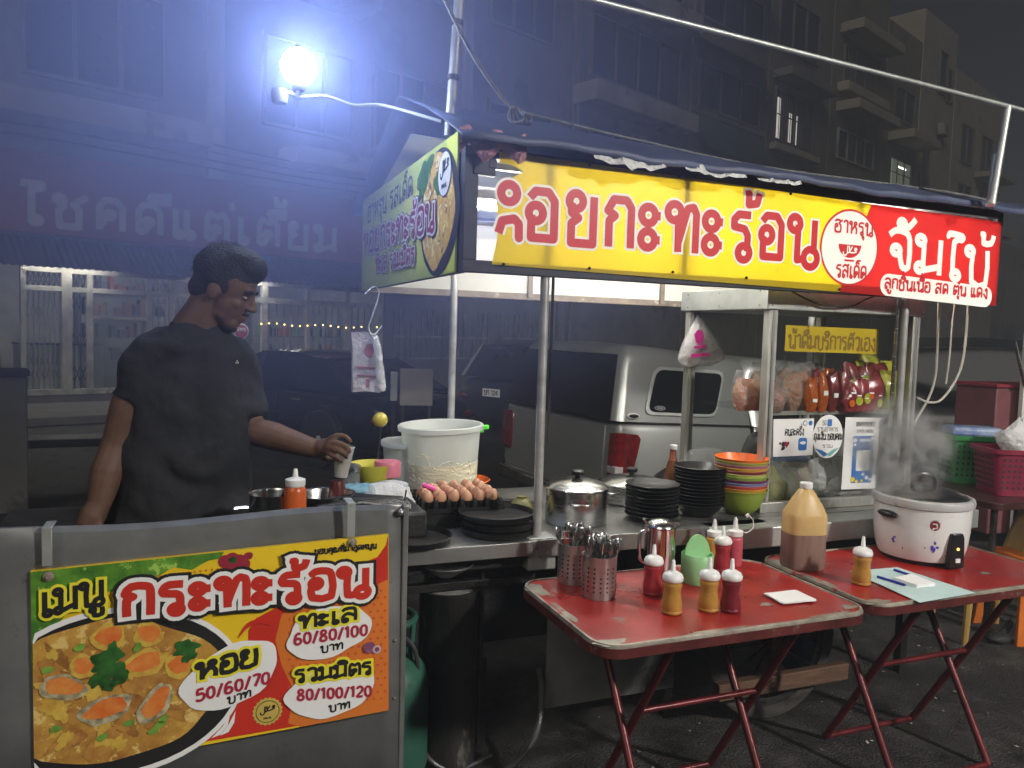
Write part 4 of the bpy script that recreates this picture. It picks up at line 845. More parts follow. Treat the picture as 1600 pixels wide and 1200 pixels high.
# food bags on the case floor
zf = .872
def SF(px, v): a = UZ(px, 765, v); return S(a[0], v, zf)
veg = mat('yellow_green_veg', (.42,.44,.05), .5, var=.5, scale=40, col2=(.62,.60,.20), bump=.8, bscale=70, stretch=(1,1,.3)); cab = mat('pale_cabbage', (.40,.47,.25), .5, var=.4, scale=16, col2=(.60,.62,.46), bump=.6, bscale=30)
shr = mat('shrimp_bag', (.40,.27,.22), .4, var=.3, scale=20, col2=(.5,.46,.38), bump=.5); pal = mat('pale_dough', (.46,.42,.32), .5, var=.2, scale=9, bump=.3)
bag('food_bag', 'clear bag of yellow green shredded vegetable in the left corner of the case', 'food bag', SF(1206,.16), .14, .10, .20, K['bag_clear'], veg, 'food bags on the case floor', 31, knot=True)
bag('food_bag', 'clear bag of pale cabbage on the case floor', 'food bag', SF(1228,.19), .16, .12, .14, K['bag_clear'], cab, 'food bags on the case floor', 32)
bag('food_bag', 'clear bag with pinkish seafood in the middle of the case floor', 'food bag', SF(1244,.28), .26, .14, .19, K['bag_clear'], shr, 'food bags on the case floor', 33)
bag('food_bag', 'wide bag of pale sheets lying in the right half of the case', 'food bag', SF(1290,.26), .28, .18, .17, K['bag_milky'], pal, 'food bags on the case floor', 34)
bag('food_bag', 'flat pale bag behind the tall payment sheet', 'food bag', SF(1312,.20), .2, .14, .10, K['bag_milky'], pal, 'food bags on the case floor', 35)
tb = MB(mat('blue_lid', (.05,.20,.50), .4)); tb.prism(rrect(-.085,.085,-.05,.05,.02), .13, .155); tb.prism(rrect(-.078,.078,-.044,.044,.02), 0, .13, film('tub', (.7,.75,.78), .5, .2, .2)); simple('food_tub', 'clear tub with blue lid behind the cabbage bag', 'tub', tb, SF(1236,.42), SA, bevel=.003)
# grey bag and dark woven sleeve behind the side pane
bag('flour_bag', 'milky plastic bag of white flour behind the tall black plates', 'bag', S(1.12,.5,.852), .24, .16, .21, K['bag_clear'], K['white_paper'], None, 41, mi=.55)
o = MB(mat('dark_net', (.04,.04,.04), .7, var=.5, scale=60, col2=(.12,.12,.12))); o.ball((0,0,.15), (.08,.05,.16), 16, 10); simple('net_sleeve', 'dark speckled cloth hanging inside the left end of the case', 'cloth', o, S(1.34,.40,.852), SA)

# ------------------------------------------------------------------ wind guard of the cooking station and menu board
wg = thing('wind_guard', 'bent sheet steel wind guard in front of the cooking station', 'wind guard', SO, SA)
wv = -.42
def uw(px, py): return UZ(px, py, wv)
q = MB(K['steel_sheet'])
cols = []; N = 24
a0, a1 = uw(632, 791), uw(0, 830)
for i in range(N+1):
    f = i/N; u = a0[0]+(a1[0]-.25-a0[0])*f; zt_ = a0[1]+(a1[1]-a0[1])*f + .006*math.sin(f*9)
    curl = max(0, f-.72)/.28; dv = .010*math.sin(f*7)
    cols.append([(u, wv+dv-.004+.0*curl, .12), (u, wv+dv-.002, .6), (u, wv+dv+.002, zt_-.05), (u, wv+dv+.006-.02*curl, zt_-.012), (u, wv+dv+.02-.05*curl, zt_+.0), (u, wv+dv+.05, zt_-.006)])
q.loft(cols, closed=False, cap=False); ob = q.build('sheet', wg); s_ = ob.modifiers.new('thick', 'SOLIDIFY'); s_.thickness = .003
q = MB(K['steel_sheet']); q.bx(a0[0]-.004, a0[0]+.012, wv-.006, wv+.03, .12, a0[1]+.002); q.build('end_flange', wg, bevel=.003)
q = MB(K['steel_dull']); q.ball((a0[0]-.012, wv-.004, a0[1]-.016), .012, 10, 6); [q.ball((uw(*p)[0], wv-.004, uw(*p)[1]), .005, 8, 4) for p in ((617,1000),(616,1090))]; q.build('bolt', wg)
cs = thing('cooking_station', 'low steel cooking station behind the wind guard', 'cooking station', SO, SA)
q = MB(K['steel_dark']); q.bx(-1.72, -.60, -.36, .55, .90, .93); q.build('top', cs, bevel=.004)
q = MB(K['soot']); q.bx(-1.7, -.66, -.3, .5, .1, .9); q.build('body', cs, bevel=.01)
mb_ = thing('menu_board', 'colourful Thai menu board strapped to the wind guard, with seafood pan picture and prices', 'menu board', SO, SA)
mv = wv-.018
def um(px, py): return UZ(px, py, mv)
def mp(*pts): return [um(*p) for p in pts]
q = MB(); corners = mp((55,1214),(607,1110),(607,835),(47,893))
myel = mat('menu_yellow', (.82,.56,.02), .4, var=.06, scale=2)
q.add([(x, mv, z) for x, z in corners]+[(x, mv+.012, z) for x, z in corners], [(0,1,2,3),(7,6,5,4),(0,4,5,1),(1,5,6,2),(2,6,7,3),(3,7,4,0)], myel); q.build('board', mb_)
q = MB(); MM = T(0, mv-.0012, 0) @ RX90
gre = mat('lettuce_print', (.14,.34,.03), .5, var=.4, scale=16, col2=(.02,.10,.012), bump=0, spots=((.33,.55,.10), 22, .58))
ora = mat('menu_orange', (.70,.19,.03), .4, var=.08, scale=3); dot = mat('menu_dot', (.62,.10,.03), .4); dot2 = mat('menu_dot_light', (.80,.42,.03), .4); mred = mat('menu_red', (.60,.035,.02), .4, var=.1, scale=3)
panb = mat('pan_print', (.02,.02,.02), .4); wht = K['white_paper']
om = mat('omelette', (.58,.33,.06), .45, var=.5, scale=17, col2=(.30,.12,.025), spots=((.70,.50,.16), 24, .54), rvar=0)
q.flat(mp((47.5,893.5),(150,883),(350,862),(345,872),(325,876),(300,890),(270,886),(240,905),(215,903),(180,925),(150,922),(110,950),(80,990),(66,1010),(58,1035),(50,1040)), 0, gre, MM)
q.flat(mp((606,837),(603,852),(590,870),(560,882),(520,900),(470,932),(430,950),(400,966),(388,985),(388,1010),(380,1050),(350,1100),(300,1162),(607,1109.5)), 0, mred, MM)
q.flat(mp((606,905),(585,915),(540,930),(480,930),(440,960),(430,1000),(440,1040),(460,1080),(450,1130),(470,1135),(607,1109)), .0006, ora, MM)
rg = random.Random(2)
for i in range(14):                               # halftone dots
    for j in range(18):
        x = 452+i*11.5+(j%2)*5.5; y = 925+j*10.5-(x-452)*.09
        if x < 603 and y < 1104-(x-600)*-.19 and y > 912: a = um(x, y); q.flat(circ(a[0], a[1], .0045-.00012*abs(j-9), 8), .0009, dot, MM)
for i in range(20):
    for j in range(6):
        x = 205+i*9+(j%2)*4.5; y = 905+j*8-(x-205)*.12
        a = um(x, y); q.flat(circ(a[0], a[1], .0032, 8), .0004, ora if j < 3 else dot2, MM)
pc = um(186, 1082)
def pe(rx, ry, n=48, wob=0.0, seed=0, dx=0, dz=0): return blob(pc[0]+dx, pc[1]+dz, rx, ry, n, wob, seed)
def clipL(P): x0 = um(50,1000)[0]+.002; return [(max(x, x0), z) for x, z in P]
zmin = um(150,1196)[1]
q.flat(clipL(pe(.300,.222)), .0012, wht, MM); q.flat(clipL(pe(.288,.208)), .0018, panb, MM)
q.flat(clipL(pe(.262,.184,60,.07,4,-.012,.008)), .0024, om, MM)
om4 = mat('omelette_crisp', (.20,.075,.02), .4, var=.5, scale=40, col2=(.42,.2,.05))
om2 = mat('omelette_light', (.70,.50,.08), .45, var=.4, scale=26, col2=(.45,.24,.04)); om3 = mat('omelette_brown', (.30,.12,.025), .45, var=.4, scale=30, col2=(.52,.27,.06))
for i in range(110):
    a, r = rg.uniform(0,6.28), rg.uniform(.2,.92)
    x, z = pc[0]-.012+.235*r*math.cos(a), pc[1]+.165*r*math.sin(a)
    if x > um(62,1000)[0]: q.flat(clipL(blob(x, z, rg.uniform(.010,.036), rg.uniform(.007,.022), 16, .36, i, a)), .0028+.00002*i, (om2, om3, om3, om4)[i % 4], MM)
mus = mat('mussel_print', (.62,.12,.02), .4, var=.4, scale=30, col2=(.70,.28,.06)); shell = mat('shell_print', (.66,.58,.36), .4, var=.5, scale=34, col2=(.10,.08,.04))
for px, py, rx, ry, ro, s in ((170,994,.034,.026,.2,0),(232,990,.03,.024,-.4,0),(225,1035,.044,.026,.25,0),(99,1073,.046,.024,-.25,1),(165,1107,.054,.026,.25,1),(243,1098,.05,.024,.95,1),(280,1038,.03,.026,.5,0),(130,1040,.026,.024,.3,0)):
    a = um(px, py); q.flat(blob(a[0], a[1], rx*1.16, ry*1.35, 22, .12, int(px), ro), .0052, shell if s else om2, MM); q.flat(blob(a[0]+.002, a[1]+.003, rx*.92, ry*.9, 20, .16, int(py), ro), .0056, mus, MM)
leaf = mat('coriander_print', (.035,.16,.025), .5, var=.4, scale=30)
for px, py, r, ro in ((165,1030,.036,.3),(182,1048,.034,-.5),(158,1056,.03,.9),(178,1018,.026,1.6),(170,1068,.022,0),(290,1010,.03,.2),(296,1022,.022,.9)):
    a = um(px, py); q.flat(blob(a[0], a[1], r, r*.66, 26, .34, int(px+py), ro), .0060+px*1e-6, leaf, MM)
scal = mat('scallion_print', (.22,.42,.06), .45, var=.3, scale=25)
for px, py, ro in ((125,1010,.5),(88,1137,.2),(202,1128,.1),(240,1140,.4),(255,1122,.8),(160,1150,.5),(75,1045,.2),(215,1010,1.2),(250,1130,.2)):
    a = um(px, py); q.flat(blob(a[0], a[1], .014, .009, 10, .15, int(px), ro), .0061, scal, MM)
yl = mat('menu_lemon', (.82,.74,.04), .4, var=.04)
for cx_, cy_, rx, ry, ro in ((361,1054,.128,.080,.42),(514,986,.116,.072,.18),(518,1077,.124,.074,.14)):
    a = um(cx_, cy_); q.flat(blob(a[0], a[1], rx, ry, 40, .07, int(cx_), ro), .0062, wht, MM)
MTX = dict(smooth=2, M=MM)
text(q, 'กระทะร้อน', um(192,962), um(573,926), .076, .0205, mred, .0085, layers=[(.019, panb),(.011, wht)], track=.14, lk=1.3, **MTX)
text(q, 'เมนู', um(66,962), um(162,940), .060, .0115, panb, .0072, layers=[(.007, yl)], lk=1.15, **MTX)
text(q, 'ขอบคุณที่มาอุดหนุน', um(491,866), um(588,856), .0135, .0034, panb, .0012, **MTX)
text(q, 'หอย', um(307,1062), um(402,1034), .044, .0125, panb, .0075, layers=[(.007, yl)], lk=1.15, **MTX)
text(q, 'ทะเล', um(467,982), um(557,966), .036, .0095, panb, .0075, layers=[(.007, yl)], lk=1.15, **MTX)
text(q, 'รวมมิตร', um(460,1064), um(580,1050), .034, .0088, panb, .0075, layers=[(.007, yl)], lk=1.1, **MTX)
pnk = mat('price_ink', (.42,.02,.05), .5)
text(q, '50/60/70', um(306,1094), um(422,1064), .030, .0072, pnk, .0074, **MTX); text(q, '60/80/100', um(458,1006), um(574,990), .030, .0072, pnk, .0074, **MTX); text(q, '80/100/120', um(463,1092), um(580,1085), .029, .0072, pnk, .0074, **MTX)
for p, r in (((355,1098),(392,1086)),((500,1018),(535,1012)),((513,1110),(546,1104))): text(q, 'บาท', um(*p), um(*r), .018, .0045, panb, .0074, **MTX)
a = um(418,1111); gold = mat('badge_gold', (.62,.45,.10), .4); q.flat([(a[0]+(.040 if i%2 else .036)*math.cos(math.pi*i/20), a[1]+(.040 if i%2 else .036)*math.sin(math.pi*i/20)) for i in range(40)], .0012, gold, MM); q.flat(circ(a[0],a[1],.031,24), .0018, panb, MM); q.flat(circ(a[0],a[1],.029,24), .0024, gold, MM); text(q, 'halal', (a[0]-.02,a[1]-.004), (a[0]+.02,a[1]+.002), .018, .0035, panb, .003, **MTX); text(q, 'HALAL', (a[0]-.011,a[1]-.02), (a[0]+.011,a[1]-.019), .005, .0012, panb, .003, M=MM)
a = um(363,877)
for dx, dz, r in ((-.018,.002,.017),(.0,.006,.018),(.017,.002,.016),(-.008,-.012,.017),(.010,-.012,.016)): q.flat(circ(a[0]+dx,a[1]+dz,r,18), .0010+dx*.002+dz*.003, redp, MM)
q.flat(blob(a[0]+.001,a[1]+.004,.010,.009,14,.2), .0016, leaf, MM); a = um(388,868); q.flat(blob(a[0],a[1],.012,.010,14,.12), .0012, redp, MM); a = um(384,882); q.flat(blob(a[0],a[1],.012,.013,14,.2), .0013, redp, MM)
chl = spline([(*um(*p), 0) for p in ((425,977),(408,971),(392,974),(380,984),(372,997))], 5); n = len(chl); q.flat([(p.x, p.y+.008*math.sin(math.pi*i/n)) for i, p in enumerate(chl)] + [(p.x, p.y-.006*math.sin(math.pi*i/n)) for i, p in list(enumerate(chl))[::-1]], .0032, mat('chili_print', (.6,.03,.02), .4), MM)
a = um(576,1010); on = mat('onion_print', (.34,.12,.22), .4, var=.3, scale=30); q.flat(blob(a[0],a[1],.016,.017,18,.08), .0066, on, MM); a = um(588,1013); q.flat(circ(a[0],a[1],.012,16), .0068, mat('onion_cut', (.66,.5,.56), .4), MM); q.flat(circ(a[0],a[1],.007,14), .0071, on, MM)
for s_ in (0, 1): q.flat(mp((330+s_*14,1153-s_*4),(348+s_*10,1134-s_*4),(360+s_*8,1114-s_*4),(356+s_*10,1132-s_*4),(345+s_*12,1147-s_*4)), .0014, wht, MM)
q.build('print', mb_)
for px, py0, py1 in ((74,828,883),(548,789,838)):
    q = MB(K['galv']); a, b = um(px, py0), um(px, py1); q.bx(a[0]-.011, a[0]+.011, mv-.010, mv-.006, b[1], a[1]+.008); q.bx(a[0]-.011, a[0]+.011, mv-.006, mv+.06, a[1]+.005, a[1]+.008); q.build('hanging_strap', mb_, bevel=.001)
q = MB(K['trim_brown'])
for px, py in ((76,900),(550,847)): a = um(px, py); q.lathe([(.013,0),(.012,.004),(.006,.006),(.005,.012),(0,.012)], 14, M=T(a[0], mv-.003, a[1]) @ RX(math.pi/2))
q.build('screw', mb_)
# ------------------------------------------------------------------ two red folding tables
TZ = .74
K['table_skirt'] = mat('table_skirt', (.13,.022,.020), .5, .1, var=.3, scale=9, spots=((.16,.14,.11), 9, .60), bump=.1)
def table(label, u0, u1, v0, v1, name='folding_table'):
    cu, cv = (u0+u1)/2, (v0+v1)/2
    t = thing(name, label, 'table', S(cu, cv, 0), SA, 'red folding tables')
    a, b = (u1-u0)/2, (v1-v0)/2
    q = MB(K['table_red']); q.prism(rrect(-a+.014, a-.014, -b+.014, b-.014, .07, 8), TZ-.012, TZ); 
    for k, (px_c, py_c, rx_, ry_) in enumerate(((-a+.05,-b+.04,.05,.022),(-a+.035,b-.10,.03,.06),(-.10,-b+.024,.11,.006),(a-.16,-b+.024,.08,.007),(a-.30,-b+.16,.022,.014),(-a+.03,-.02,.012,.09),(a-.05,-b+.06,.03,.018))):
        q.flat(blob(px_c, py_c, rx_, ry_, 26, .32, k*7+int(u0*10)), TZ+.0005+.00002*k, K['table_edge'])
    q.build('tabletop', t)
    out = rrect(-a, a, -b, b, .085, 8); inn = rrect(-a+.0145, a-.0145, -b+.0145, b-.0145, .07, 8); n = len(out)
    q = MB(K['table_edge'])
    prof = [(0, TZ-.006), (.25, TZ+.0035), (.75, TZ+.004), (1, TZ-.002)]
    q.loft([[(o_[0], o_[1], TZ-.008) for o_ in out]] + [[(o_[0]+(i_[0]-o_[0])*f, o_[1]+(i_[1]-o_[1])*f, z) for o_, i_ in zip(out, inn)] for f, z in prof] + [[(i_[0], i_[1], TZ-.010) for i_ in inn]], cap=False)
    q.build('rim', t, angle=60)
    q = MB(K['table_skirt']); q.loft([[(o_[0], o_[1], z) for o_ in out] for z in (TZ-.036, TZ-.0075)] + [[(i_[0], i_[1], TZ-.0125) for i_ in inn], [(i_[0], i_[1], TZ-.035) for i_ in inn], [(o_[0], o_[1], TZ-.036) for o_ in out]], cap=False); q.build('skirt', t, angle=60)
    lm = K['table_leg']
    for x in (-.235, .235):
        for s_, w_, dx in ((1, 0, 0), (-1, 0, .028)):
            q = MB(lm); q.tube([(x+dx, s_*(b-.07), TZ-.035), (x+dx, s_*(-b*.62), .012)], .0140, 10); o = q.build('leg', t)
    q = MB(lm)
    for s_, dx in ((1,0),(-1,.028)):
        q.tube([(-.235+dx, s_*-b*.62, .012), (.235+dx, s_*-b*.62, .012)], .011, 10)
    q.build('foot_bar', t)
    q = MB(lm); z_ = .40; k = (TZ-.035-z_)/(TZ-.047); y_ = -(b-.07)+(b-.07+b*.62)*k; q.tube([(-.235+.028, y_, z_), (.235+.028, y_, z_)], .010, 10); q.build('cross_bar', t)
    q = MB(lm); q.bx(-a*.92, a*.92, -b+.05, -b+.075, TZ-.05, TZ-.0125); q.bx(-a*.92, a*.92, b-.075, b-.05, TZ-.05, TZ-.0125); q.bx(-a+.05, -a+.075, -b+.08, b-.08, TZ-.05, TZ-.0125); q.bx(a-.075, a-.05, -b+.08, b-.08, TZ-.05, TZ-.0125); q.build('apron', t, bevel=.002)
    return t
table('red folding table with worn rim, carrying the cutlery holders and most sauce bottles', -.10, .895, -.755, -.145)
table('red folding table with worn rim, carrying the rice cooker', .925, 1.95, -.725, -.135)

# ------------------------------------------------------------------ sauce bottles
def squeeze(kindn, col, label, px, py, h=.168, r=.0295, dome=True, group='sauce bottles on the tables', rz=0, z=TZ):
    P = WZ(px, py, z+.0)
    P = P + Vector((0, r, 0)); P.z = z+.0005
    t = thing('sauce_bottle', label, 'sauce bottle', P, rz, group)
    m = K.setdefault('sauce%s' % (col,), mat('sauce_bottle', col, .32, var=.10, scale=20, spec=.5, coat=.15))
    hb = h*.60; q = MB(m)
    if dome: pf_ = [(0,0),(r*.96,0),(r*1.08,.004),(r*1.10,.010),(r*1.05,.012),(r*1.10,.015),(r*1.08,hb*.35),(r*.90,hb*.60),(r*.88,hb*.70),(r*1.0,hb*.88),(r*1.02,hb*.93),(r*.97,hb*.95),(r*1.0,hb),(0,hb)]
    else: pf_ = [(0,0),(r*.97,0),(r*1.0,.004),(r*1.0,hb*.92),(r*.93,hb*.97),(r*.78,hb),(r*.78,hb*1.03),(0,hb*1.03)]
    q.lathe(pf_, 24); q.build('bottle', t, angle=50)
    q = MB(K['white']); z0 = hb+.0005
    if dome: q.lathe([(r*1.0,z0),(r*1.10,z0+.003),(r*1.12,z0+.012),(r*.98,z0+.022),(r*.6,z0+.029),(r*.32,z0+.031),(r*.26,z0+.034),(r*.17,h-.002),(r*.10,h),(0,h)], 24)
    else: q.lathe([(r*.92,z0+.003),(r*.95,z0+.006),(r*.95,z0+.022),(r*.55,z0+.026),(r*.36,z0+.028),(r*.20,h-.003),(r*.14,h),(0,h)], 24)
    o = q.build('cap', t, angle=50)
    return t, h, r
Rr = (.34,.030,.040); Yy = (.47,.25,.05); Dr = (.18,.018,.026); Pk = (.50,.08,.11); Or = (.58,.31,.06)
squeeze('a', Rr, 'red sauce bottle with white dome cap beside the steel water jug', 1022, 933)
squeeze('a', Yy, 'mustard yellow sauce bottle with white dome cap, nearest to the cutlery holders', 1052, 963)
squeeze('a', Yy, 'mustard yellow sauce bottle standing against the dark red one', 1110, 959)
squeeze('a', Dr, 'dark red sauce bottle with white dome cap at the front of the group', 1145, 960)
squeeze('a', Rr, 'red sauce bottle with white dome cap behind the green holder', 1131, 896, .168, .029)
squeeze('b', Or, 'orange yellow sauce bottle with flat cap at the back of the table', 1117, 884, .172, .029, False)
t, hh_, rr_ = squeeze('b', Pk, 'pink sauce bottle whose cap hangs open on a white strap', 1150, 886, .182, .030, False)
q = MB(K['white']); q.tube(spline([(rr_*.9,0,.128),(rr_*1.5,0,.125),(rr_*2.2,0,.145),(rr_*2.1,0,.175),(rr_*1.6,0,.190)], 6), .0022, 6); q.lathe([(.006,-.008),(.007,.006),(.0,.007)], 10, M=T(rr_*1.45,0,.192) @ RY(.9)); q.build('cap_strap', t)
squeeze('a', (.46,.24,.05), 'mustard sauce bottle standing on the table of the rice cooker', 1351, 917, .172, .030)

# green napkin holders
def napkin(label, px, py, r, h, rz):
    P = WZ(px, py, TZ); P += Vector((0, r, 0)); P.z = TZ+.0006
    t = thing('napkin_holder', label, 'napkin holder', P, rz, 'green napkin holders')
    g_ = K.setdefault('lime_hold', mat('lime_green_plastic', (.40,.74,.38), .32, var=.05, translucent=.3, coat=.1))
    q = MB(g_); q.lathe([(0,0),(r*.95,0),(r,.004),(r,h*.60),(r*.96,h*.60+.002),(r*.93,h*.60-.002),(r*.93,.008),(0,.008)], 36); q.build('cup', t, angle=50)
    q = MB(g_); q.prism([(r*.93*math.cos(math.pi*i/20), h*.42+ (h*.58)*math.sin(math.pi*i/20)) for i in range(21)], -.004, .004, M=T(0,.004,0) @ RX90); q.build('divider', t, bevel=.001)
    q = MB(K['white_paper']); q.lathe([(r*.86,.01),(r*.86,h*.50),(0,h*.52)], 24, wob=lambda a, z: 1+.04*math.sin(9*a)); q.build('napkin_roll', t)
napkin('lime green round napkin holder with half disc divider among the sauce bottles', 1094, 917, .056, .168, SA-.15)
napkin('lime green napkin holder standing behind the rice cooker', 1487, 824, .044, .150, SA-.3)

# cutlery holders
hm = mat('brushed_holder', (.52,.51,.50), .36, .82, var=.12, scale=4, stretch=(1,1,18))
def spoon_mesh(k):
    q = MB(K['steel']); L = .17
    q.tube([(0,0,0),(.002,0,.05),(0,.001,.11),(0,.004,.135)], [.0028,.0024,.0026,.003], 6)
    if k == 0: q.ball((0,.006,.158), (.016,.0035,.026), 12, 8)
    elif k == 1:
        q.bx(-.010,.010,.003,.006,.133,.150)
        for i in range(4): q.bx(-.010+i*.0056,-.007+i*.0056,.003,.006,.150,.178)
    else: q.ball((0,.004,.15), (.0075,.002,.03), 10, 8)
    return q
SPO = [spoon_mesh(k).build('spoon') for k in range(3)]
for o in SPO: C.objects.unlink(o)
def holder(label, slabel, px, py, r, h, n, seed, sgroup):
    P = WZ(px, py, TZ); P += Vector((0, r, 0)); P.z = TZ+.0006
    t = thing('cutlery_holder', label, 'cutlery holder', P, SA, 'perforated cutlery holders')
    q = MB(hm); q.lathe([(0,.002),(r*.93,.002),(r*.96,0),(r,.012),(r,h-.003),(r*1.03,h),(r*.99,h),(r*.965,h-.004),(r*.965,.01),(0,.01)], 48); q.build('cup', t, angle=50)
    hd = MB(mat('hole_dark', (.006,.006,.006), .6, rvar=0)); hl = []
    for j in range(16):
        a = 2*math.pi*j/16; 
        for i in range(6):
            if j % 3 == 2 and i > 3: continue
            z = .028+i*(h-.05)/6; x, y = (r+.0004)*math.cos(a), (r+.0004)*math.sin(a); tx, ty = -math.sin(a), math.cos(a); s_ = .0034
            hd.add([(x+tx*s_*math.cos(k*math.pi/4), y+ty*s_*math.cos(k*math.pi/4), z+s_*math.sin(k*math.pi/4)) for k in range(8)], [tuple(range(8))])
    hd.build('perforation', t)
    rg = random.Random(seed)
    for i in range(n):
        a, rr = rg.uniform(0,6.28), r*.8*math.sqrt(rg.random()); o = SPO[rg.choice([0,0,1,2,2])].copy(); C.objects.link(o); o.name = 'spoon'
        tl_ = .10+.28*rr/r; z0 = P.z+.012+rg.uniform(0,.012)
        o.location = P + Vector((rr*math.cos(a)*.55, rr*math.sin(a)*.55, .012+rg.uniform(0,.008)))
        o.rotation_euler = (Matrix.Rotation(a, 3, 'Z') @ Matrix.Rotation(tl_*rg.uniform(.5,1.0), 3, 'Y') @ Matrix.Rotation(rg.uniform(0,6.28), 3, 'Z')).to_euler()
        tag(o, slabel, 'cutlery', sgroup)
holder('perforated steel cutlery holder standing behind, partly hidden by the other one', 'steel cutlery standing in the holder that is partly hidden', 896, 916, .053, .138, 24, 4, 'cutlery in the rear holder')
holder('perforated steel cutlery holder standing in front, nearest the table edge', 'steel cutlery standing in the holder nearest the table edge', 938, 940, .056, .140, 26, 9, 'cutlery in the front holder')
# stainless water jug
P = WZ(1033, 912, TZ); P += Vector((0,.05,0)); P.z = TZ+.0006
t = thing('water_jug', 'tall mirror polished steel water jug with side handle behind the red sauce bottle', 'jug', P, SA)
q = MB(K['chrome']); q.lathe([(0,0),(.050,0),(.053,.004),(.055,.10),(.054,.185),(.056,.19),(.053,.19),(.051,.184),(.051,.01),(0,.01)], 40); q.build('body', t, angle=50)
q = MB(K['steel']); q.lathe([(.054,.191),(.052,.197),(.040,.209),(.018,.216),(0,.217)], 36); q.prism([(.046,-.02),(.078,-.004),(.078,.004),(.046,.02)], .190, .197); q.tube([(-.045,0,.195),(-.062,0,.21),(-.07,0,.222)], .005, 8); q.build('lid', t)
q = MB(K['chrome']); q.tube(spline([(-.052,0,.176),(-.072,0,.178),(-.084,0,.165),(-.084,0,.10),(-.076,0,.075),(-.053,0,.062)], 5), .0055, 8, M=SC(1,1.5,1)); q.build('handle', t)
# order slips
q = MB(K['white_paper'])
for i, a in enumerate((.05,-.04,.0,.09)): q.bx(-.066,.066,-.05,.05,.0012*i,.0012*i+.001, M=RZ(a))
simple('paper_slips', 'small stack of white order slips on the left red table', 'paper', q, Vector((*WZ(1234,936,TZ)[:2], TZ+.005)), SA-.1)
# big jug of dark liquid
P = WZ(1262, 893, TZ); P += Vector((0,.06,0)); P.z = TZ+.0006
t = thing('liquid_jug', 'translucent yellow plastic jug half full of brown liquid', 'jug', P, SA-.25)
jy = mat('yellowed_plastic', (.82,.58,.26), .35, var=.10, scale=9, translucent=.3, coat=.15); jb = mat('brown_liquid', (.27,.17,.14), .35, var=.2, scale=6, stretch=(8,8,.8), coat=.15)
def jr(a, b, z, n=32, p=.62, dx=0): return [(dx+a*math.copysign(abs(math.cos(x))**p, math.cos(x)), b*math.copysign(abs(math.sin(x))**p, math.sin(x)), z) for x in [2*math.pi*i/n for i in range(n)]]
a_, b_ = .077, .062
q = MB(jb); q.loft([jr(a_*.94,b_*.94,0), jr(a_*1.0,b_*1.0,.008), jr(a_*1.0,b_,.135)], cap=True); q.build('liquid_part', t, angle=50)
q = MB(jy); q.loft([jr(a_*1.0,b_,.1352), jr(a_,b_,.19), jr(a_*.985,b_*.985,.205), jr(a_*.97,b_*.97,.209), jr(a_*.62,b_*.66,.262,32,.75,.0), jr(a_*.36,b_*.44,.295,32,.95), jr(.019,.019,.302,32,1), jr(.019,.019,.312,32,1)], cap=True); q.build('upper_part', t, angle=50)
q = MB(jy); q.tube(spline([(a_*.60,0,.255),(a_*.95,0,.215),(a_*1.05,0,.17),(a_*1.02,0,.115)], 5), .009, 8); q.build('handle', t)
q = MB(K['white']); q.lathe([(.023,.303),(.024,.306),(.024,.322),(.022,.324),(0,.324)], 20, wob=lambda a, z: 1+.02*math.sin(24*a)); q.build('cap', t)
# rice cooker
P = WZ(1467, 887, TZ); P += Vector((.0,.15,0)); P.z = TZ+.0006
t = thing('rice_cooker', 'big white steaming rice cooker with flower decal and black side handles', 'rice cooker', P, SA-.30)
wh = mat('cooker_enamel', (.74,.74,.73), .28, var=.05, scale=3, coat=.35)
r = .172; fa0 = -2.16; t.scale = (1.04,1.04,1.13)
q = MB(wh); q.lathe([(r*.80,.012),(r*.86,.016),(r*.93,.05),(r*.975,.11),(r*.99,.17),(r*.995,.198)], 56); q.build('body', t)
q = MB(K['black_plastic']); q.lathe([(0,.0),(r*.80,0),(r*.82,.012),(0,.012)], 40); q.build('base', t)
q = MB(mat('cooker_rim', (.62,.62,.61), .3, .3, var=.05)); q.lathe([(r*.99,.196),(r*1.035,.2),(r*1.05,.212),(r*1.03,.224),(r*.97,.228),(r*.93,.226),(r*.92,.212)], 56, cap=False); q.build('rim', t)
q = MB(K['steel']); q.lathe([(r*.93,.222),(r*.88,.232),(r*.7,.243),(r*.4,.252),(.03,.256),(0,.256)], 48); q.build('lid', t)
q = MB(K['black_plastic']); q.tube(spline([(-.045,0,.255),(-.04,0,.285),(0,0,.30),(.04,0,.285),(.045,0,.255)], 5), .008, 8); q.build('lid_handle', t)
for a in (fa0-.70, fa0-.70+math.pi):
    q = MB(K['black_plastic']); q.ball((0,0,0), (.047,.02,.013), 16, 10, M=RZ(a) @ T(r*1.01,0,.165) @ RZ(math.pi/2)); q.build('side_handle', t)
def dec(ang, z, poly, m, mb, off=.0015, rr=None):
    vs = []
    for x, y in poly:
        zz = z+y; R_ = (rr or (r*(.93+.062*max(0,min(1,(zz-.05)/.14)))))+off; A = ang + x/R_; vs.append((R_*math.cos(A), R_*math.sin(A), zz))
    mb.add(vs, [tuple(range(len(vs)))], m)
q = MB(); cr = mat('decal_red', (.22,.02,.03), .35); vio = mat('decal_violet', (.06,.05,.42), .4); lg = mat('decal_leaf', (.45,.50,.14), .4); gy = mat('decal_grey', (.5,.5,.5), .4)
dec(fa0+.29, .148, circ(0,0,.021,24), gy, q); dec(fa0+.29, .148, circ(0,0,.0175,24), cr, q, .0025); dec(fa0+.29, .150, rrect(-.009,.009,.003,.006,.001,1), K['white'], q, .0035)
tm = MB(); text(tm, '3', (.002,-.009), (.010,-.009), .012, .0025, K['white'], 0, 2)
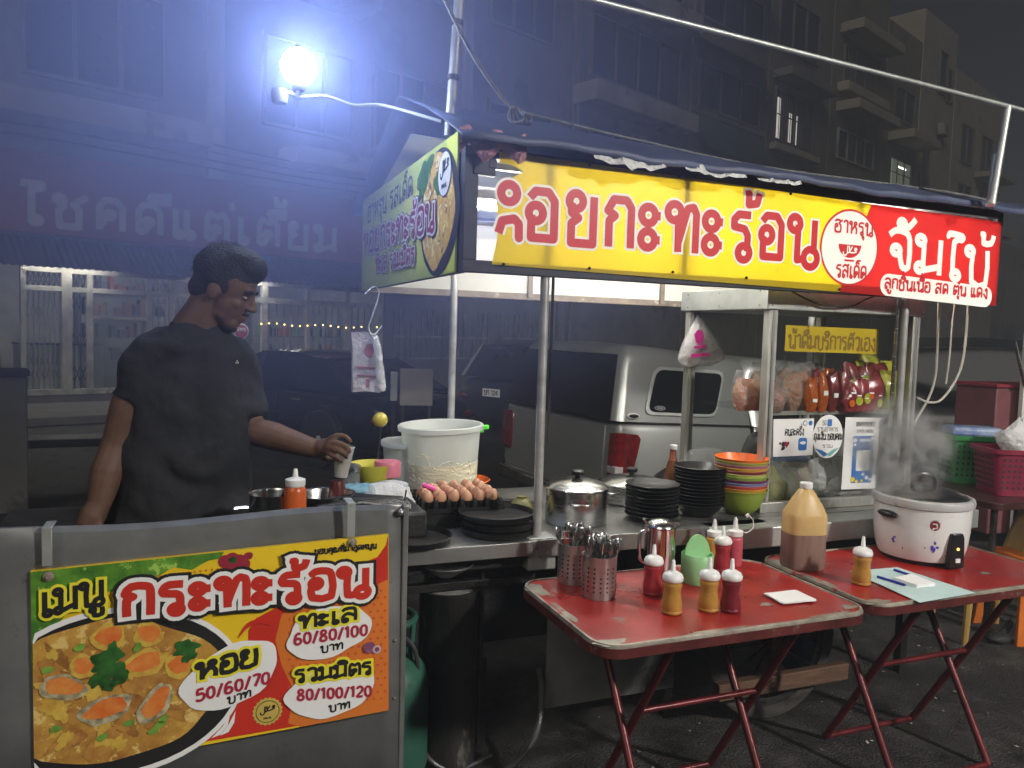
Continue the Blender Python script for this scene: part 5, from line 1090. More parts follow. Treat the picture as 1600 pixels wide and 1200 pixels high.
for f in tm.f: dec(fa0+.29, .148, [tm.v[i][:2] for i in f], K['white'], q, .0035+tm.v[f[0]][2])
for k in range(3): dec(fa0+.56, .147+k*.0045-.004, rrect(-.008+k*.002,.012,-.0012,.0012,.0008,1), ink, q)
rg = random.Random(12)
for ca, cz_, n in ((fa0+.33,.072,6),(fa0-.60,.078,4),(fa0-1.15,.09,2)):
    for i in range(n): a = rg.uniform(0,6.28); d = rg.uniform(.004,.014); dec(ca+d*math.cos(a)/r, cz_+d*math.sin(a)*1.3, blob(0,0,.0062,.0045,10,.2,i,a), vio, q, .0015+i*.0002)
    dec(ca+.012/r*n/4, cz_+.012, blob(0,0,.008,.006,10,.2,3), lg, q, .001)
    for i in range(3): dec(ca+rg.uniform(-.05,.05)/r, cz_+rg.uniform(-.03,.03), blob(0,0,.004,.002,8,.2,i,rg.uniform(0,3)), lg if i else ink, q, .001)
q.build('decal', t)
q = MB(K['black_plastic']); A = fa0+.78; M0 = RZ(A+math.pi/2) @ T(0, -r*.985, .0); q.prism([(-.034,.0),(.034,.0),(.030,.10),(.022,.118),(-.026,.118),(-.028,.10)], -.0, .022, M=M0 @ T(0,.012,.006) @ RX90); q.build('switch_panel', t, bevel=.003)
q = MB(glow('pilot_glow', (1,.45,.08), 3)); q.ball((0,-.0115,.072), .0045, 10, 6, M=M0); q.build('pilot_lamp', t)
q = MB(K['white']); q.bx(-.010,.010,-.016,-.010,.026,.040, M=M0); q.build('switch_lever', t, bevel=.001)
q = MB(K['rubber']); q.tube(spline([(r*.9,.05,.03),(r*1.15,.10,.012),(r*1.3,.2,.006),(r*1.1,.35,.006)], 5), .004, 6); q.build('power_cord', t)
cloud('steam', P + Vector((-.11, .0, .42)), (.25, .18, .27), 55.0, (.95,.95,.95), 2.4, .46, step=.25)
# order sheet, pens, note pad
sp = lambda px, py: WZ(px, py, TZ+.004)
q = MB(mat('pale_blue_paper', (.50,.66,.66), .7, var=.08, scale=9)); pts = [sp(1328,893), sp(1437,942), sp(1524,927), sp(1402,887)]
q.add([(*p[:2], TZ+.006) for p in pts]+[(*p[:2], TZ+.0045) for p in pts], [(3,2,1,0),(4,5,6,7),(0,1,5,4),(1,2,6,5),(2,3,7,6),(3,0,4,7)]); tag(q.build('order_sheet'), 'pale blue order sheet lying on the right red table', 'paper')
q = MB(K['white_paper']); pts = [sp(1397,908), sp(1432,920), sp(1461,917), sp(1424,902)]
q.add([(*p[:2], TZ+.018) for p in pts]+[(*p[:2], TZ+.0065) for p in pts], [(3,2,1,0),(4,5,6,7),(0,1,5,4),(1,2,6,5),(2,3,7,6),(3,0,4,7)]); tag(q.build('note_pad'), 'white note pad on the blue order sheet', 'note pad')
penm = mat('blue_pen', (.02,.03,.36), .3)
for (a, b, lb) in (((1371,904),(1416,918),'blue pen lying left of the note pad'),((1397,893),(1440,908),'blue pen lying behind the note pad')):
    A, B = sp(*a), sp(*b); A.z = B.z = TZ+.0115
    q = MB(penm); q.tube([A, A+(B-A)*.92, B], [.0045,.0045,.001], 8); tag(q.build('pen'), lb, 'pen', 'pens on the order sheet')

# ------------------------------------------------------------------ on the cart
CZ = .8505
def on(px, py, v, z=CZ): a = UZ(px, py, v); return S(a[0], v, z)
def pot(name, label, loc, r, h, lid=True, rz=SA, handles=True):
    t = thing(name, label, 'pot', loc, rz)
    q = MB(K['steel']); q.lathe([(0,0),(r*.95,0),(r*.98,.005),(r*.98,h-.004),(r*1.03,h),(r*1.0,h),(r*.955,h-.005),(r*.955,.008),(0,.008)], 48); q.build('pan', t, angle=50)
    if lid:
        q = MB(K['steel']); q.lathe([(r*1.03,h+.001),(r*1.02,h+.006),(r*.85,h+.020),(r*.5,h+.032),(r*.2,h+.038),(0,h+.038)], 48); q.build('lid', t)
        q = MB(K['black_plastic']); q.lathe([(.012,h+.037),(.012,h+.047),(.024,h+.052),(.026,h+.066),(.018,h+.072),(0,h+.072)], 24); q.build('knob', t)
    if handles:
        for s_ in (1,-1): q = MB(K['steel']); q.tube(spline([(s_*r*.97,-.04,h*.7),(s_*(r+.035),-.03,h*.72),(s_*(r+.035),.03,h*.72),(s_*r*.97,.04,h*.7)], 5), .005, 8); q.build('handle', t)
    return t
pot('stock_pot', 'shiny steel stock pot with black lid knob beside the front canopy pole', on(900, 800, .17), .125, .138, rz=SA+1.2)
pot('stock_pot', 'low steel pot with flat lid, half hidden behind the black plates', on(985, 800, .46), .150, .08, rz=SA+.4)
# plates: every one its own object
def stack(prof, n, base, u0, v0, dz, m, labelf, name, cat, group, tilt=0.0):
    first = None
    for i in range(n):
        mm = m(i) if callable(m) else m
        if first is None or callable(m): q = MB(mm); q.lathe(prof, 44); o = q.build(name, angle=50); first = first or o
        else: o = first.copy(); C.objects.link(o)
        o.location = base + Vector((random.uniform(-.002,.002), random.uniform(-.002,.002), i*dz)); o.rotation_euler = (0, tilt, SA); tag(o, labelf(i, n), cat, group)
PS = 1.12
plp = [(r_*PS, z_) for r_, z_ in [(0,.001),(.055,0),(.058,.002),(.085,.013),(.096,.022),(.099,.024),(.097,.0255),(.084,.0165),(.057,.0055),(0,.0045)]]
stack(plp, 9, on(1018, 800, .13), 0, 0, .0155, K['black_plate'], lambda i, n: 'black plate on top of the shorter plate stack' if i == n-1 else 'black plate below the top of the shorter plate stack' if i else 'black plate at the bottom of the shorter plate stack', 'plate', 'plate', 'shorter stack of black plates')
bp2 = [(r_*PS, z_) for r_, z_ in [(0,.001),(.05,0),(.055,.002),(.078,.030),(.092,.052),(.095,.054),(.093,.0555),(.076,.0335),(.052,.0055),(0,.0045)]]
stack(bp2, 12, on(1090, 802, .14), 0, 0, .0142, K['black_plate'], lambda i, n: 'black bowl on top of the taller black stack' if i == n-1 else 'black bowl below the top of the taller black stack' if i else 'black bowl at the bottom of the taller black stack', 'black_bowl', 'bowl', 'taller stack of black bowls')
bc = [('olive green',(.25,.33,.04)),('orange yellow',(.62,.30,.03)),('coral red',(.52,.08,.07)),('pale blue',(.18,.25,.45)),('dark plum',(.16,.03,.09)),('leaf green',(.28,.42,.08)),('pale lime',(.50,.55,.14)),('wine red',(.22,.025,.06)),('golden yellow',(.62,.36,.05)),('mauve pink',(.42,.14,.22)),('moss green',(.35,.42,.09)),('bright orange',(.80,.17,.02))]
bwp = [(r_*1.1, z_*1.05) for r_, z_ in [(0,.001),(.045,0),(.050,.002),(.078,.035),(.096,.082),(.101,.100),(.1035,.103),(.1015,.1045),(.093,.083),(.075,.037),(.048,.006),(0,.005)]]
stack(bwp, 12, on(1154, 806, .12), 0, 0, .0124, lambda i: mat('bowl_plastic', bc[i][1], .35, var=.06, coat=.1), lambda i, n: '%s plastic bowl %s' % (bc[i][0], 'on top of the bowl stack' if i == n-1 else 'at the bottom of the bowl stack' if i == 0 else 'in the stack of coloured bowls'), 'plastic_bowl', 'bowl', 'stack of coloured bowls')
# bottle with brown label behind the plates
t = thing('fish_sauce_bottle', 'brown glass sauce bottle with white cap behind the black plates', 'bottle', on(1049, 770, .42), SA)
q = MB(mat('amber_glass', (.16,.06,.025), .12, var=.2, coat=.4)); q.lathe([(0,0),(.032,0),(.034,.006),(.034,.13),(.026,.165),(.015,.20),(.014,.235),(0,.235)], 28); q.build('bottle', t)
q = MB(mat('bottle_label', (.35,.09,.05), .5, var=.4, scale=40)); q.lathe([(.0205,.185),(.0165,.198),(.0152,.225)], 28, cap=False); q.build('label', t)
q = MB(K['white']); q.lathe([(.016,.236),(.0175,.238),(.0175,.256),(0,.258)], 20); q.build('cap', t)
# sizzling pans
pp = [(0,0),(.128,0),(.136,.004),(.14,.024),(.143,.026),(.139,.027),(.132,.009),(0,.007)]
def pan(loc, label, s=1.0, rz=0): q = MB(K['black_iron']); q.lathe([(r*s, z) for r, z in pp], 52); o = q.build('iron_pan', angle=45); put(o, loc, rz); return tag(o, label, 'pan', 'round iron pans')
b = on(777, 842, .10)
pan(b, 'round black iron pan at the bottom of the pan pile in front of the eggs'); pan(b+Vector((.004,.002,.0275)), 'round black iron pan in the middle of the pan pile'); pan(b+Vector((-.006,.0,.055)), 'round black iron pan on top of the pan pile')
pan(on(640, 862, .06), 'single black iron pan lying half behind the wind guard', 1.05)
# eggs on their tray
t = thing('egg_tray', 'black plastic egg tray holding brown eggs', 'egg tray', on(708, 792, .33)+Vector((0,0,.06)), SA-.05)
et = t.location.copy(); er = SA-.05
q = MB(K['black_plastic'])
NX, NY, pt_ = 6, 5, .051
for i in range(NX):
    for j in range(NY):
        x, y = (i-(NX-1)/2)*pt_, (j-(NY-1)/2)*pt_
        q.lathe([(.012,.004),(.020,.018),(.0232,.040)], 10, M=T(x,y,0), cap=False)
for i in range(NX+1):
    for j in range(NY+1): q.lathe([(.012,.016),(.009,.042),(.005,.05),(0,.051)], 8, M=T((i-NX/2)*pt_, (j-NY/2)*pt_, 0))
a, b_ = NX*pt_/2, NY*pt_/2; q.bx(-a-.012, a+.012, -b_-.012, b_+.012, 0, .006); q.bx(-a-.014, a+.014, -b_-.014, -b_-.010, .0, .018); q.bx(-a-.014, -a-.010, -b_, b_, .0, .018); q.bx(a+.010, a+.014, -b_, b_, .0, .018)
q.bx(-a-.006, a+.006, -b_-.006, b_+.006, -.059, -.004)
q.build('tray', t)
egm = mat('brown_egg', (.56,.29,.17), .42, var=.14, scale=9, spots=((.55,.33,.2), 40, .7))
q = MB(egm); q.lathe([(0,-.029)]+[(.0215*math.sin(math.pi*k/14)*(1-.10*math.cos(math.pi*(1-k/14))), -.0275*math.cos(math.pi*k/14)*(1.05 if k > 7 else 1)) for k in range(1,14)]+[(0,.029)], 18); e0 = q.build('egg'); C.objects.unlink(e0)
rown = ['front row nearest the iron pans','second row from the front','middle row of the tray','second row from the bucket','back row beside the bucket']
for j in range(NY):
    for i in range(NX):
        if (i, j) in ((0,3),(0,4),(1,4)): continue
        o = e0.copy(); C.objects.link(o); x, y = (i-(NX-1)/2)*pt_, (j-(NY-1)/2)*pt_
        o.location = et + Matrix.Rotation(er, 3, 'Z') @ Vector((x, y, .052+random.uniform(-.003,.003))); o.rotation_euler = (random.uniform(-.3,.3), random.uniform(-.3,.3), random.uniform(0,6)); tag(o, 'brown egg in the '+rown[j], 'egg', 'eggs on the tray')
# pink handled knife lying on the eggs
A = WY(660, 757, 2.98); B = WY(694, 772, 2.98); Cc = WY(713, 783, 2.94)
t = thing('knife', 'paring knife with pink plastic handle lying across the eggs', 'knife', (0,0,0)); q = MB(mat('pink_plastic', (.75,.10,.36), .35, var=.05)); q.tube(spline([A, A+(B-A)*.5+Vector((0,0,.002)), B], 4), [.007]+[.010]*3+[.0095]*4+[.007], 10); q.build('handle', t)
d_ = (Cc-B); n_ = Vector((0,.4,.9)).cross(d_).normalized()*.007; q = MB(K['steel']); q.add([B-n_, Cc, B+n_, B-n_+Vector((0,0,.0015)), Cc+Vector((0,0,.0015)), B+n_+Vector((0,0,.0015))], [(0,2,1),(3,4,5),(0,1,4,3),(1,2,5,4),(2,0,3,5)]); q.build('blade', t)
# white buckets
def bucket(label, loc, r, h, fill=None, tilt=0.0, clip=False):
    t = thing('plastic_bucket', label, 'bucket', loc, SA, 'milky plastic buckets', ry=tilt)
    m = K['white_clear']
    q = MB(m); q.lathe([(0,0),(r*.80,0),(r*.82,.006),(r*.97,h-.03),(r*.97,h-.028),(r*1.05,h-.024),(r*1.06,h-.004),(r*1.03,h),(r*.985,h-.002),(r*.95,h-.03),(r*.80,.008),(0,.008)], 52); q.build('pail', t, angle=50)
    if fill:
        nf = mat('noodle_mass', (.82,.77,.58), .45, var=.3, scale=7, col2=(.72,.65,.46), bump=.5, bscale=20, stretch=(.5,.5,2))
        f0 = .52
        q = MB(nf); q.lathe([(r*.835,.012),(r*.835+(r*.15)*f0*.93,h*f0)], 52, wob=lambda a, z: 1.004); q.build('noodle_level', t)
        q = MB(mat('noodle', (.84,.79,.60), .4, var=.1)); rg = random.Random(6)
        for i in range(70):
            a = rg.uniform(0,6.28); z = rg.uniform(.06, h*f0+.01) if i < 60 else h*f0+rg.uniform(0,.03); pts = []
            for k in range(6): a += rg.uniform(-.12,.16); z += rg.uniform(-.012,.013); R_ = r*(.83+.15*z/h)+.0004; pts.append((R_*math.cos(a), R_*math.sin(a), z))
            q.tube(spline(pts, 3), .0017, 5)
        o = q.build('noodle_strands', t); o['kind'] = 'stuff'
    if clip: q = MB(mat('green_clip', (.10,.75,.05), .35)); q.bx(r*1.05,r*1.05+.035,-.014,.014,h-.035,h-.016); q.bx(r*1.0,r*1.05+.012,-.01,.01,h-.048,h-.034); q.build('clip', t, bevel=.003)
    return t
bucket('large milky bucket half full of pale noodles with green clip on its rim', on(690, 777, .70), .178, .335, True, tilt=-.035, clip=True)
bucket('smaller milky bucket standing behind the noodle bucket', on(640, 772, .78, .85), .125, .255)
# behind the eggs: rolled leaf pouch, packets, orange bowl
t = thing('woven_pouch', 'dark olive woven pouch with golden scales beside the stock pot', 'pouch', on(815, 792, .26), SA+.2)
pm_ = mat('pouch_weave', (.07,.075,.03), .5, var=.5, scale=30, col2=(.20,.17,.05)); q = MB(pm_); q.lathe([(.005,0),(.05,.002),(.062,.02),(.058,.045),(.035,.075),(.018,.088),(.022,.094),(0,.095)], 18, wob=lambda a, z: 1+.05*math.sin(9*a)); q.build('bag', t)
q = MB(mat('gold_scale', (.50,.42,.2), .4, .3)); rg = random.Random(4)
for i in range(22): a = -1.9+rg.uniform(-.8,.9); z = rg.uniform(.015,.05); q.tube([( .0625*math.cos(a+k*.06), .0625*math.sin(a+k*.06), z+.004*math.sin(k*1.5+i)) for k in range(4)], .0014, 4)
q.build('print', t)
q = MB(K['orange']); q.lathe([(.10,.0),(.135,.05),(.142,.052),(.138,.055),(.10,.01),(0,.008)], 40); simple('orange_bowl', 'orange plastic bowl peeping out from behind the noodle bucket', 'bowl', q, on(718, 775, .86, .852), SA)
q = MB(mat('blue_packet', (.08,.12,.45), .35)); q.ball((0,0,.012), (.035,.02,.014), 14, 8, wob=lambda a, t_: 1+.1*math.sin(5*a)); simple('seasoning_packet', 'small blue seasoning packet behind the eggs', 'packet', q, on(777, 776, .42), SA)
q = MB(mat('coral_packet', (.55,.13,.08), .35)); q.ball((0,0,.012), (.04,.02,.013), 14, 8, wob=lambda a, t_: 1+.12*math.sin(4*a)); simple('seasoning_packet', 'coral pink packet lying between the blue packet and the woven pouch', 'packet', q, on(795, 776, .40), SA+.4)
q = MB(K['steel_dark']); q.tube([(0,0,.012),(.24,-.14,.012)], .012, 10); simple('steel_rod', 'dark round tool lying behind the egg tray', 'tool', q, on(745, 768, .60), SA)
# cooking station things
KZ = .931
def onk(px, py, v, z=KZ): a = UZ(px, py, v); return S(a[0], v, z)
t = pot('cooking_pot', 'open steel pot with a dark ladle left of the orange squeeze bottle', onk(424, 800, -.12), .066, .155, False, handles=False)
q = MB(K['black_plastic']); q.tube([(-.02,.0,.04),(.03,-.01,.14),(.055,-.02,.185)], .006, 8); q.build('ladle', t); q = MB(K['steel']); q.tube([(-.064,-.01,.115),(-.11,-.02,.115)], .007, 8); q.build('side_handle', t)
t = pot('cooking_pot', 'open steel basin pot under the cook\'s reaching hand', onk(508, 800, -.02), .095, .125, False, handles=False)
t = thing('squeeze_bottle', 'tall orange squeeze bottle with white nozzle between the two open pots', 'squeeze bottle', onk(461, 800, -.17), SA)
q = MB(mat('chili_sauce', (.58,.11,.02), .35, var=.1, coat=.1)); q.lathe([(0,0),(.031,0),(.033,.005),(.033,.165),(.029,.178),(.026,.182),(0,.182)], 28); q.build('bottle', t)
q = MB(K['white']); q.lathe([(.028,.1825),(.030,.186),(.030,.203),(.016,.208),(.009,.210),(.006,.232),(.0045,.235),(0,.235)], 24); q.build('cap', t)
t = thing('steel_cup', 'small steel cup with a spoon handle behind the wind guard corner', 'cup', onk(620, 800, -.10, .905), SA)
q = MB(K['steel']); q.lathe([(0,0),(.033,0),(.035,.004),(.035,.125),(.037,.127),(.033,.125),(.033,.008),(0,.008)], 32); q.build('cup', t, angle=50); q = MB(K['steel']); q.tube([(.01,0,.02),(.03,.0,.165)], .003, 6); q.build('spoon', t)
q = MB(K['black_iron'])
for i in range(5): a = -.3+i*.17; q.tube([(-.15*math.cos(a)+.02,-.05+.03*i,.10),( .0,-.04+.026*i,.118),(.17*math.cos(a),-.02+.02*i,.085+.004*i)], .009, 8)
q.prism(rrect(-.17,-.02,-.06,.05,.03), .085, .097)
simple('griddle_tongs', 'heap of black tongs and scrapers on the cooking station', 'tongs', q, onk(560, 800, -.12), SA)
q = MB(K['soot']); q.bx(-.2,.2,-.12,.12,0,.085); simple('gas_burner', 'sooty gas burner under the black tongs', 'burner', q, onk(560, 800, -.08), SA, bevel=.01)
t = thing('glass_jar', 'small glass shaker jar with steel lid behind the cup in the cook\'s hand', 'jar', onk(549, 770, .18), SA)
q = MB(K['bag_clear']); q.lathe([(0,0),(.028,0),(.03,.005),(.03,.14),(.026,.155)], 24); q.build('jar', t); q = MB(K['steel']); q.lathe([(.031,.156),(.032,.16),(.032,.176),(.02,.182),(0,.184)], 24); q.build('lid', t); q = MB(mat('pepper', (.07,.05,.035), .8, var=.4, scale=60)); q.lathe([(0,.006),(.027,.006),(.027,.085),(0,.09)], 20); q.build('spice', t)
q = MB(mat('red_jar', (.10,.02,.02), .3, coat=.4)); q.lathe([(0,0),(.03,0),(.032,.01),(.03,.12),(.022,.15),(0,.15)], 20); simple('spice_jar', 'dark brown jar standing between the open pot and the glass shaker', 'jar', q, onk(526, 790, .05), SA)
t = thing('mixing_bowl', 'yellow and black patterned bowl with pink lid behind the clear plastic bag', 'bowl', onk(583, 775, .28), SA)
q = MB(mat('bowl_pattern', (.55,.50,.05), .4, var=.2, scale=3, spots=((.03,.03,.03), 9, .55))); q.lathe([(.05,.07),(.08,.12),(.088,.165),(.085,.165),(.06,.12)], 30); q.build('bowl', t); q = MB(mat('pink_lid', (.62,.18,.24), .4)); q.lathe([(.048,.12),(.05,.168),(.046,.176),(0,.178)], 24, M=T(.045,-.03,0)); q.build('pink_lid', t); q = MB(K['soot']); q.lathe([(.06,0),(.06,.07),(0,.07)], 24); q.build('stand', t)
t = bag('plastic_bag', 'crumpled clear plastic bag beside the noodle bucket', 'plastic bag', onk(603, 790, .10, .90), .20, .16, .15, K['bag_milky'], None, None, 51)
q = MB(film('blue_film', (.25,.5,.62), .35, .2, .8)); q.ball((0,0,.10), (.075,.05,.022), 16, 8, wob=lambda a, t_: 1+.12*math.sin(5*a)); simple('plastic_tray', 'pale blue plastic film tray left of the crumpled bag', 'tray', q, onk(560, 785, .12), SA)
q = MB(mat('yellow_ball', (.55,.46,.05), .25, coat=.4, var=.1)); o_ = q; q.ball((0,0,0), .030, 18, 12); q.tube([(0,0,-.02),(-.02,.0,-.30)], .006, 6, K['black_plastic']); simple('ball_stick', 'dark stick with a yellow ball on top in front of the car wheel', 'stick', q, WV(594, 656, .45))
# hanging bag packs
t = thing('hanging_bag_pack', 'pack of clear plastic bags on a wire hook under the side sign', 'bag pack', (0,0,0))
v_ = .9; W0 = lambda px, py, v=v_: WV(px, py, v)
wire = K['galv']; q = MB(wire); q.tube(spline([W0(570,460), W0(578,452), W0(586,448), W0(592,458), W0(588,475), W0(581,496), W0(576,512), W0(580,522), W0(587,521), W0(597,509)], 5), .0042, 7); q.build('wire_hook', t)
pk = film('bag_pack_film', (.62,.58,.62), .28, .2, .9); 
def slabpx(mb, P, v, th, m): f = [W0(x, y, v) for x, y in P]; bk = [W0(x, y, v)+SV*th for x, y in P]; n = len(P); mb.add(f+bk, [tuple(range(n-1,-1,-1)), tuple(range(n,2*n))]+[(i,(i+1)%n,n+(i+1)%n,n+i) for i in range(n)], m, None, False)
q = MB(pk); slabpx(q, [(551,613),(571,611),(594,614),(598,560),(590,524),(580,519),(570,518),(549,519),(551,545)], v_+.01, .03, pk); q.build('pack', t)
q = MB(K['bag_milky']); ps = [W0(585,525,v_), W0(591,550,v_-.01), W0(593,575,v_-.012), W0(597,611,v_-.005)]; q.tube(spline(ps, 5), [.012]+[.017]*9+[.02]*5+[.014], 10); q.build('rolled_edge', t)
q = MB(mat('bag_print', (.45,.16,.22), .6, var=.3, scale=30)); slabpx(q, [(568,548),(574,537),(582,537),(585,548),(580,560),(572,556)], v_+.006, .002, None); slabpx(q, [(556,572),(588,574),(588,577),(556,575)], v_+.006, .002, None); slabpx(q, [(558,585),(587,587),(587,590),(558,588)], v_+.006, .002, None); slabpx(q, [(572,592),(577,592),(577,606),(572,606)], v_+.006, .002, None); q.build('print', t)
t = thing('hanging_bag', 'clear bag with pink printing hanging on a wire at the case corner', 'plastic bag', (0,0,0))
v2 = .66
q = MB(wire); q.tube(spline([W0(1101,447,v2), W0(1093,449,v2), W0(1090,465,v2), W0(1095,490,v2), W0(1097,500,v2)], 5), .004, 7); q.tube([W0(1075,490,v2), W0(1085,504,v2)], .004, 6); q.build('wire_hook', t)
q = MB(K['bag_clear']); rings = []
for y, x0, x1, th in ((494,1090,1096,.008),(510,1081,1104,.03),(530,1070,1118,.05),(548,1063,1129,.055),(562,1060,1131,.045),(570,1061,1112,.02)):
    a, b = W0(x0,y,v2), W0(x1,y,v2); c_ = (a+b)/2; h_ = (b-a)/2; rings.append([c_+h_*math.cos(k)+SV*(th*math.sin(k))+Vector((0,0,.006*math.sin(3*k+y))) for k in [2*math.pi*j/16 for j in range(16)]])
rings = [[p+Vector((.004*math.sin(9*k+i*2), 0, .005*math.sin(5*k))) for k, p in enumerate(r_)] for i, r_ in enumerate(rings)]; q.mat = K['bag_milky']; q.loft(rings, film('hang_film', (.72,.70,.72), .45, .2, 1.0)); q.build('bag', t)
q = MB(K['bag_milky']); ps = [W0(1083,518,v2), W0(1074,540,v2), W0(1066,562,v2)]; q.tube(spline(ps, 5), [.012]+[.022]*8+[.014]*2, 10, M=None); q.build('white_roll', t)
q = MB(mat('magenta_print', (.72,.03,.36), .5)); 
for P_ in ([(1085,523),(1090,515),(1098,517),(1100,526),(1095,540),(1088,535)],[(1080,553),(1108,551),(1110,556),(1080,559)],[(1084,541),(1104,539),(1104,543),(1086,545)]): slabpx(q, P_, v2-.057, .002, None)
q.build('print', t)
# ------------------------------------------------------------------ vehicles
def cwheel(p, x, y, r, side, rimm=None, spokes=10):
    o = bpy.data.objects.new('wheel', None); C.objects.link(o); o.parent = p; o.location = (x, y, r)
    M = RX90 if side < 0 else RX90 @ RY(math.pi)
    q = MB(K['rubber']); q.lathe([(r*.70,-.10),(r*.95,-.10),(r,-.07),(r,.07),(r*.95,.10),(r*.70,.10)], 36, M=M); q.build('tyre', o)
    q = MB(rimm or K['alloy']); q.lathe([(r*.71,.10),(r*.66,.095),(r*.66,.06),(r*.70,.03)], 36, M=M, cap=False)
    for i in range(spokes):
        a = 2*math.pi*i/spokes; c, s_ = math.cos(a), math.sin(a)
        def pt(rr, dy, z): return (rr*c - dy*s_, rr*s_ + dy*c, z)
        q.add([pt(.03,-.012,.10), pt(r*.66,-.030,.098), pt(r*.66,.004,.098), pt(.03,.012,.10), pt(.03,-.012,.06), pt(r*.66,-.030,.06), pt(r*.66,.004,.06), pt(.03,.012,.06)], [(0,1,2,3),(4,7,6,5),(0,4,5,1),(1,5,6,2),(2,6,7,3),(3,7,4,0)], None, M)
    q.lathe([(.045,.06),(.045,.105),(.03,.112),(0,.112)], 16, M=M); q.build('rim', o)
def car(name, label, cat, paint, loc, rz, deck, roof, hw, wb, r, glass=None, plate=None, tail=None, rx=0, ry=0, z0=.22):
    t = thing(name, label, cat, loc, rz, None, rx, ry)
    def ring(x, zt, k=1.0):
        w_ = hw*k; return [(x,-w_*.90,z0),(x,-w_*.985,z0+.12),(x,-w_,.50),(x,-w_*.985,zt-.16 if zt-.16 > .52 else .53),(x,-w_*.95,zt-.05),(x,-w_*.86,zt),(x,0,zt+.02),(x,w_*.86,zt),(x,w_*.95,zt-.05),(x,w_*.985,zt-.16 if zt-.16 > .52 else .53),(x,w_,.50),(x,w_*.985,z0+.12),(x,w_*.90,z0)]
    q = MB(paint); n = len(deck); q.loft([ring(x, z, k) for x, z, k in deck]); b = q.build('body', t, angle=50); sb = b.modifiers.new('round', 'SUBSURF'); sb.levels = 1; sb.render_levels = 2
    q = MB(K['car_glass']); q.loft([[(x,-hw*k,zb),(x,-hw*kt,zt),(x,0,zt+.02),(x,hw*kt,zt),(x,hw*k,zb)] for x, zb, zt, k, kt in roof]); q.build('windows', t, angle=50)
    q = MB(paint); rr = [r_ for r_ in roof if r_[2]-r_[1] > .12]
    q.loft([[(x,-hw*kt-.012,zt-.035),(x,-hw*kt+.01,zt+.012),(x,0,zt+.036),(x,hw*kt-.01,zt+.012),(x,hw*kt+.012,zt-.035)] for x, zb, zt, k, kt in rr]); o_ = q.build('roof', t, angle=60)
    for s_ in (1,-1):
        for i in (0, len(roof)//2, len(roof)-1):
            j = min(i+1, len(roof)-1) if i < len(roof)-1 else i-1
            x, zb, zt, k, kt = roof[i]; x2, _, zt2, _, kt2 = roof[j]
            q = MB(paint); q.tube([(x, s_*(hw*k+.004), zb), (x2, s_*(hw*kt2+.006), zt2)] if i != len(roof)//2 else [(x, s_*(hw*k+.004), zb), (x, s_*(hw*kt+.006), zt)], .032, 6); q.build('pillar', t)
    for x in (0, wb):
        for s_ in (1, -1):
            q = MB(K['soot']); q.lathe([(r*1.16,-.03),(r*1.16,.0),(0,.0)], 32, M=T(x, s_*(hw+.003), r) @ (RX90 if s_ < 0 else RX90 @ RY(math.pi))); q.build('wheel_arch', t)
            cwheel(t, x, s_*(hw-.07), r, s_)
    for s_ in (1, -1):
        for x in (wb*.16, wb*.56): q = MB(K['chrome']); q.bx(x, x+.17, s_*hw*.975-.014, s_*hw*.975+.014, deck[len(deck)//2][1]-.13, deck[len(deck)//2][1]-.105); q.build('handle', t, bevel=.006)
        q = MB(K['soot']); q.bx(wb*.33, wb*.335, s_*hw-.006, s_*hw+.004, .32, deck[len(deck)//2][1]-.06); q.build('door_gap', t)
    x0 = deck[0][0]
    for s_ in (1, -1): q = MB(tail or K['red_lens']); q.ball((x0+.07, s_*hw*.80, deck[0][1]-.02), (.09,.14,.055), 14, 8); q.build('tail_light', t)
    if plate:
        q = MB(K['white_paper']); q.bx(x0-.03, x0-.012, -.17, .17, .60, .72); o_ = q.build('number_plate', t)
        q = MB(); text(q, plate, (-.14,.625), (.14,.625), .07, .014, ink, 0, 2, T(x0-.032,0,0) @ RZ(-math.pi/2) @ RX90); q.build('lettering', o_)
    return t
SED_D = [(-.88,.62,.80),(-.84,.78,.90),(-.55,.85,.97),(.2,.87,1),(1.2,.86,1),(2.2,.84,1),(2.9,.78,.97),(3.35,.68,.90),(3.5,.52,.80)]
SED_R = [(-.48,.84,.87,.84,.80),(.35,.86,1.20,.90,.68),(.9,.86,1.27,.91,.68),(1.5,.85,1.26,.91,.68),(1.95,.84,1.16,.90,.68),(2.55,.83,.86,.86,.80)]
wdir = Vector((.729,.684,0))
car('parked_sedan', 'black sedan with alloy wheels parked behind the cook', 'car', K['car_black'], Vector((-1.60, 9.35, 0)), R(141), SED_D, SED_R, .84, 2.6, .33)
HAT_D = [(-.70,.60,.84),(-.66,.85,.92),(-.3,.90,.98),(.4,.90,1),(1.4,.88,1),(2.2,.85,.98),(2.9,.74,.9),(3.05,.55,.8)]
HAT_R = [(-.62,.88,.92,.86,.80),(-.35,.90,1.36,.88,.68),(.6,.9,1.45,.91,.70),(1.2,.88,1.42,.91,.70),(2.0,.86,.89,.88,.80)]
car('parked_hatchback', 'dark hatchback with a pale number plate, half hidden left of the silver pickup', 'car', K['car_grey'], Vector((.15, 12.4, 0)), R(50), HAT_D, HAT_R, .80, 2.4, .30, plate='ขก 124')
SUV_D = [(-.85,.60,.86),(-.80,.95,.94),(-.4,1.0,.99),(.6,1.0,1),(1.8,.98,1),(2.6,.95,.98),(3.3,.85,.92),(3.5,.6,.84)]
SUV_R = [(-.80,.98,1.02,.88,.82),(-.55,1.0,1.55,.90,.72),(.5,1.0,1.66,.92,.72),(1.5,.98,1.62,.92,.72),(2.35,.95,.98,.9,.82)]
oran = glow('tail_orange', (1,.25,.03), 1.1)
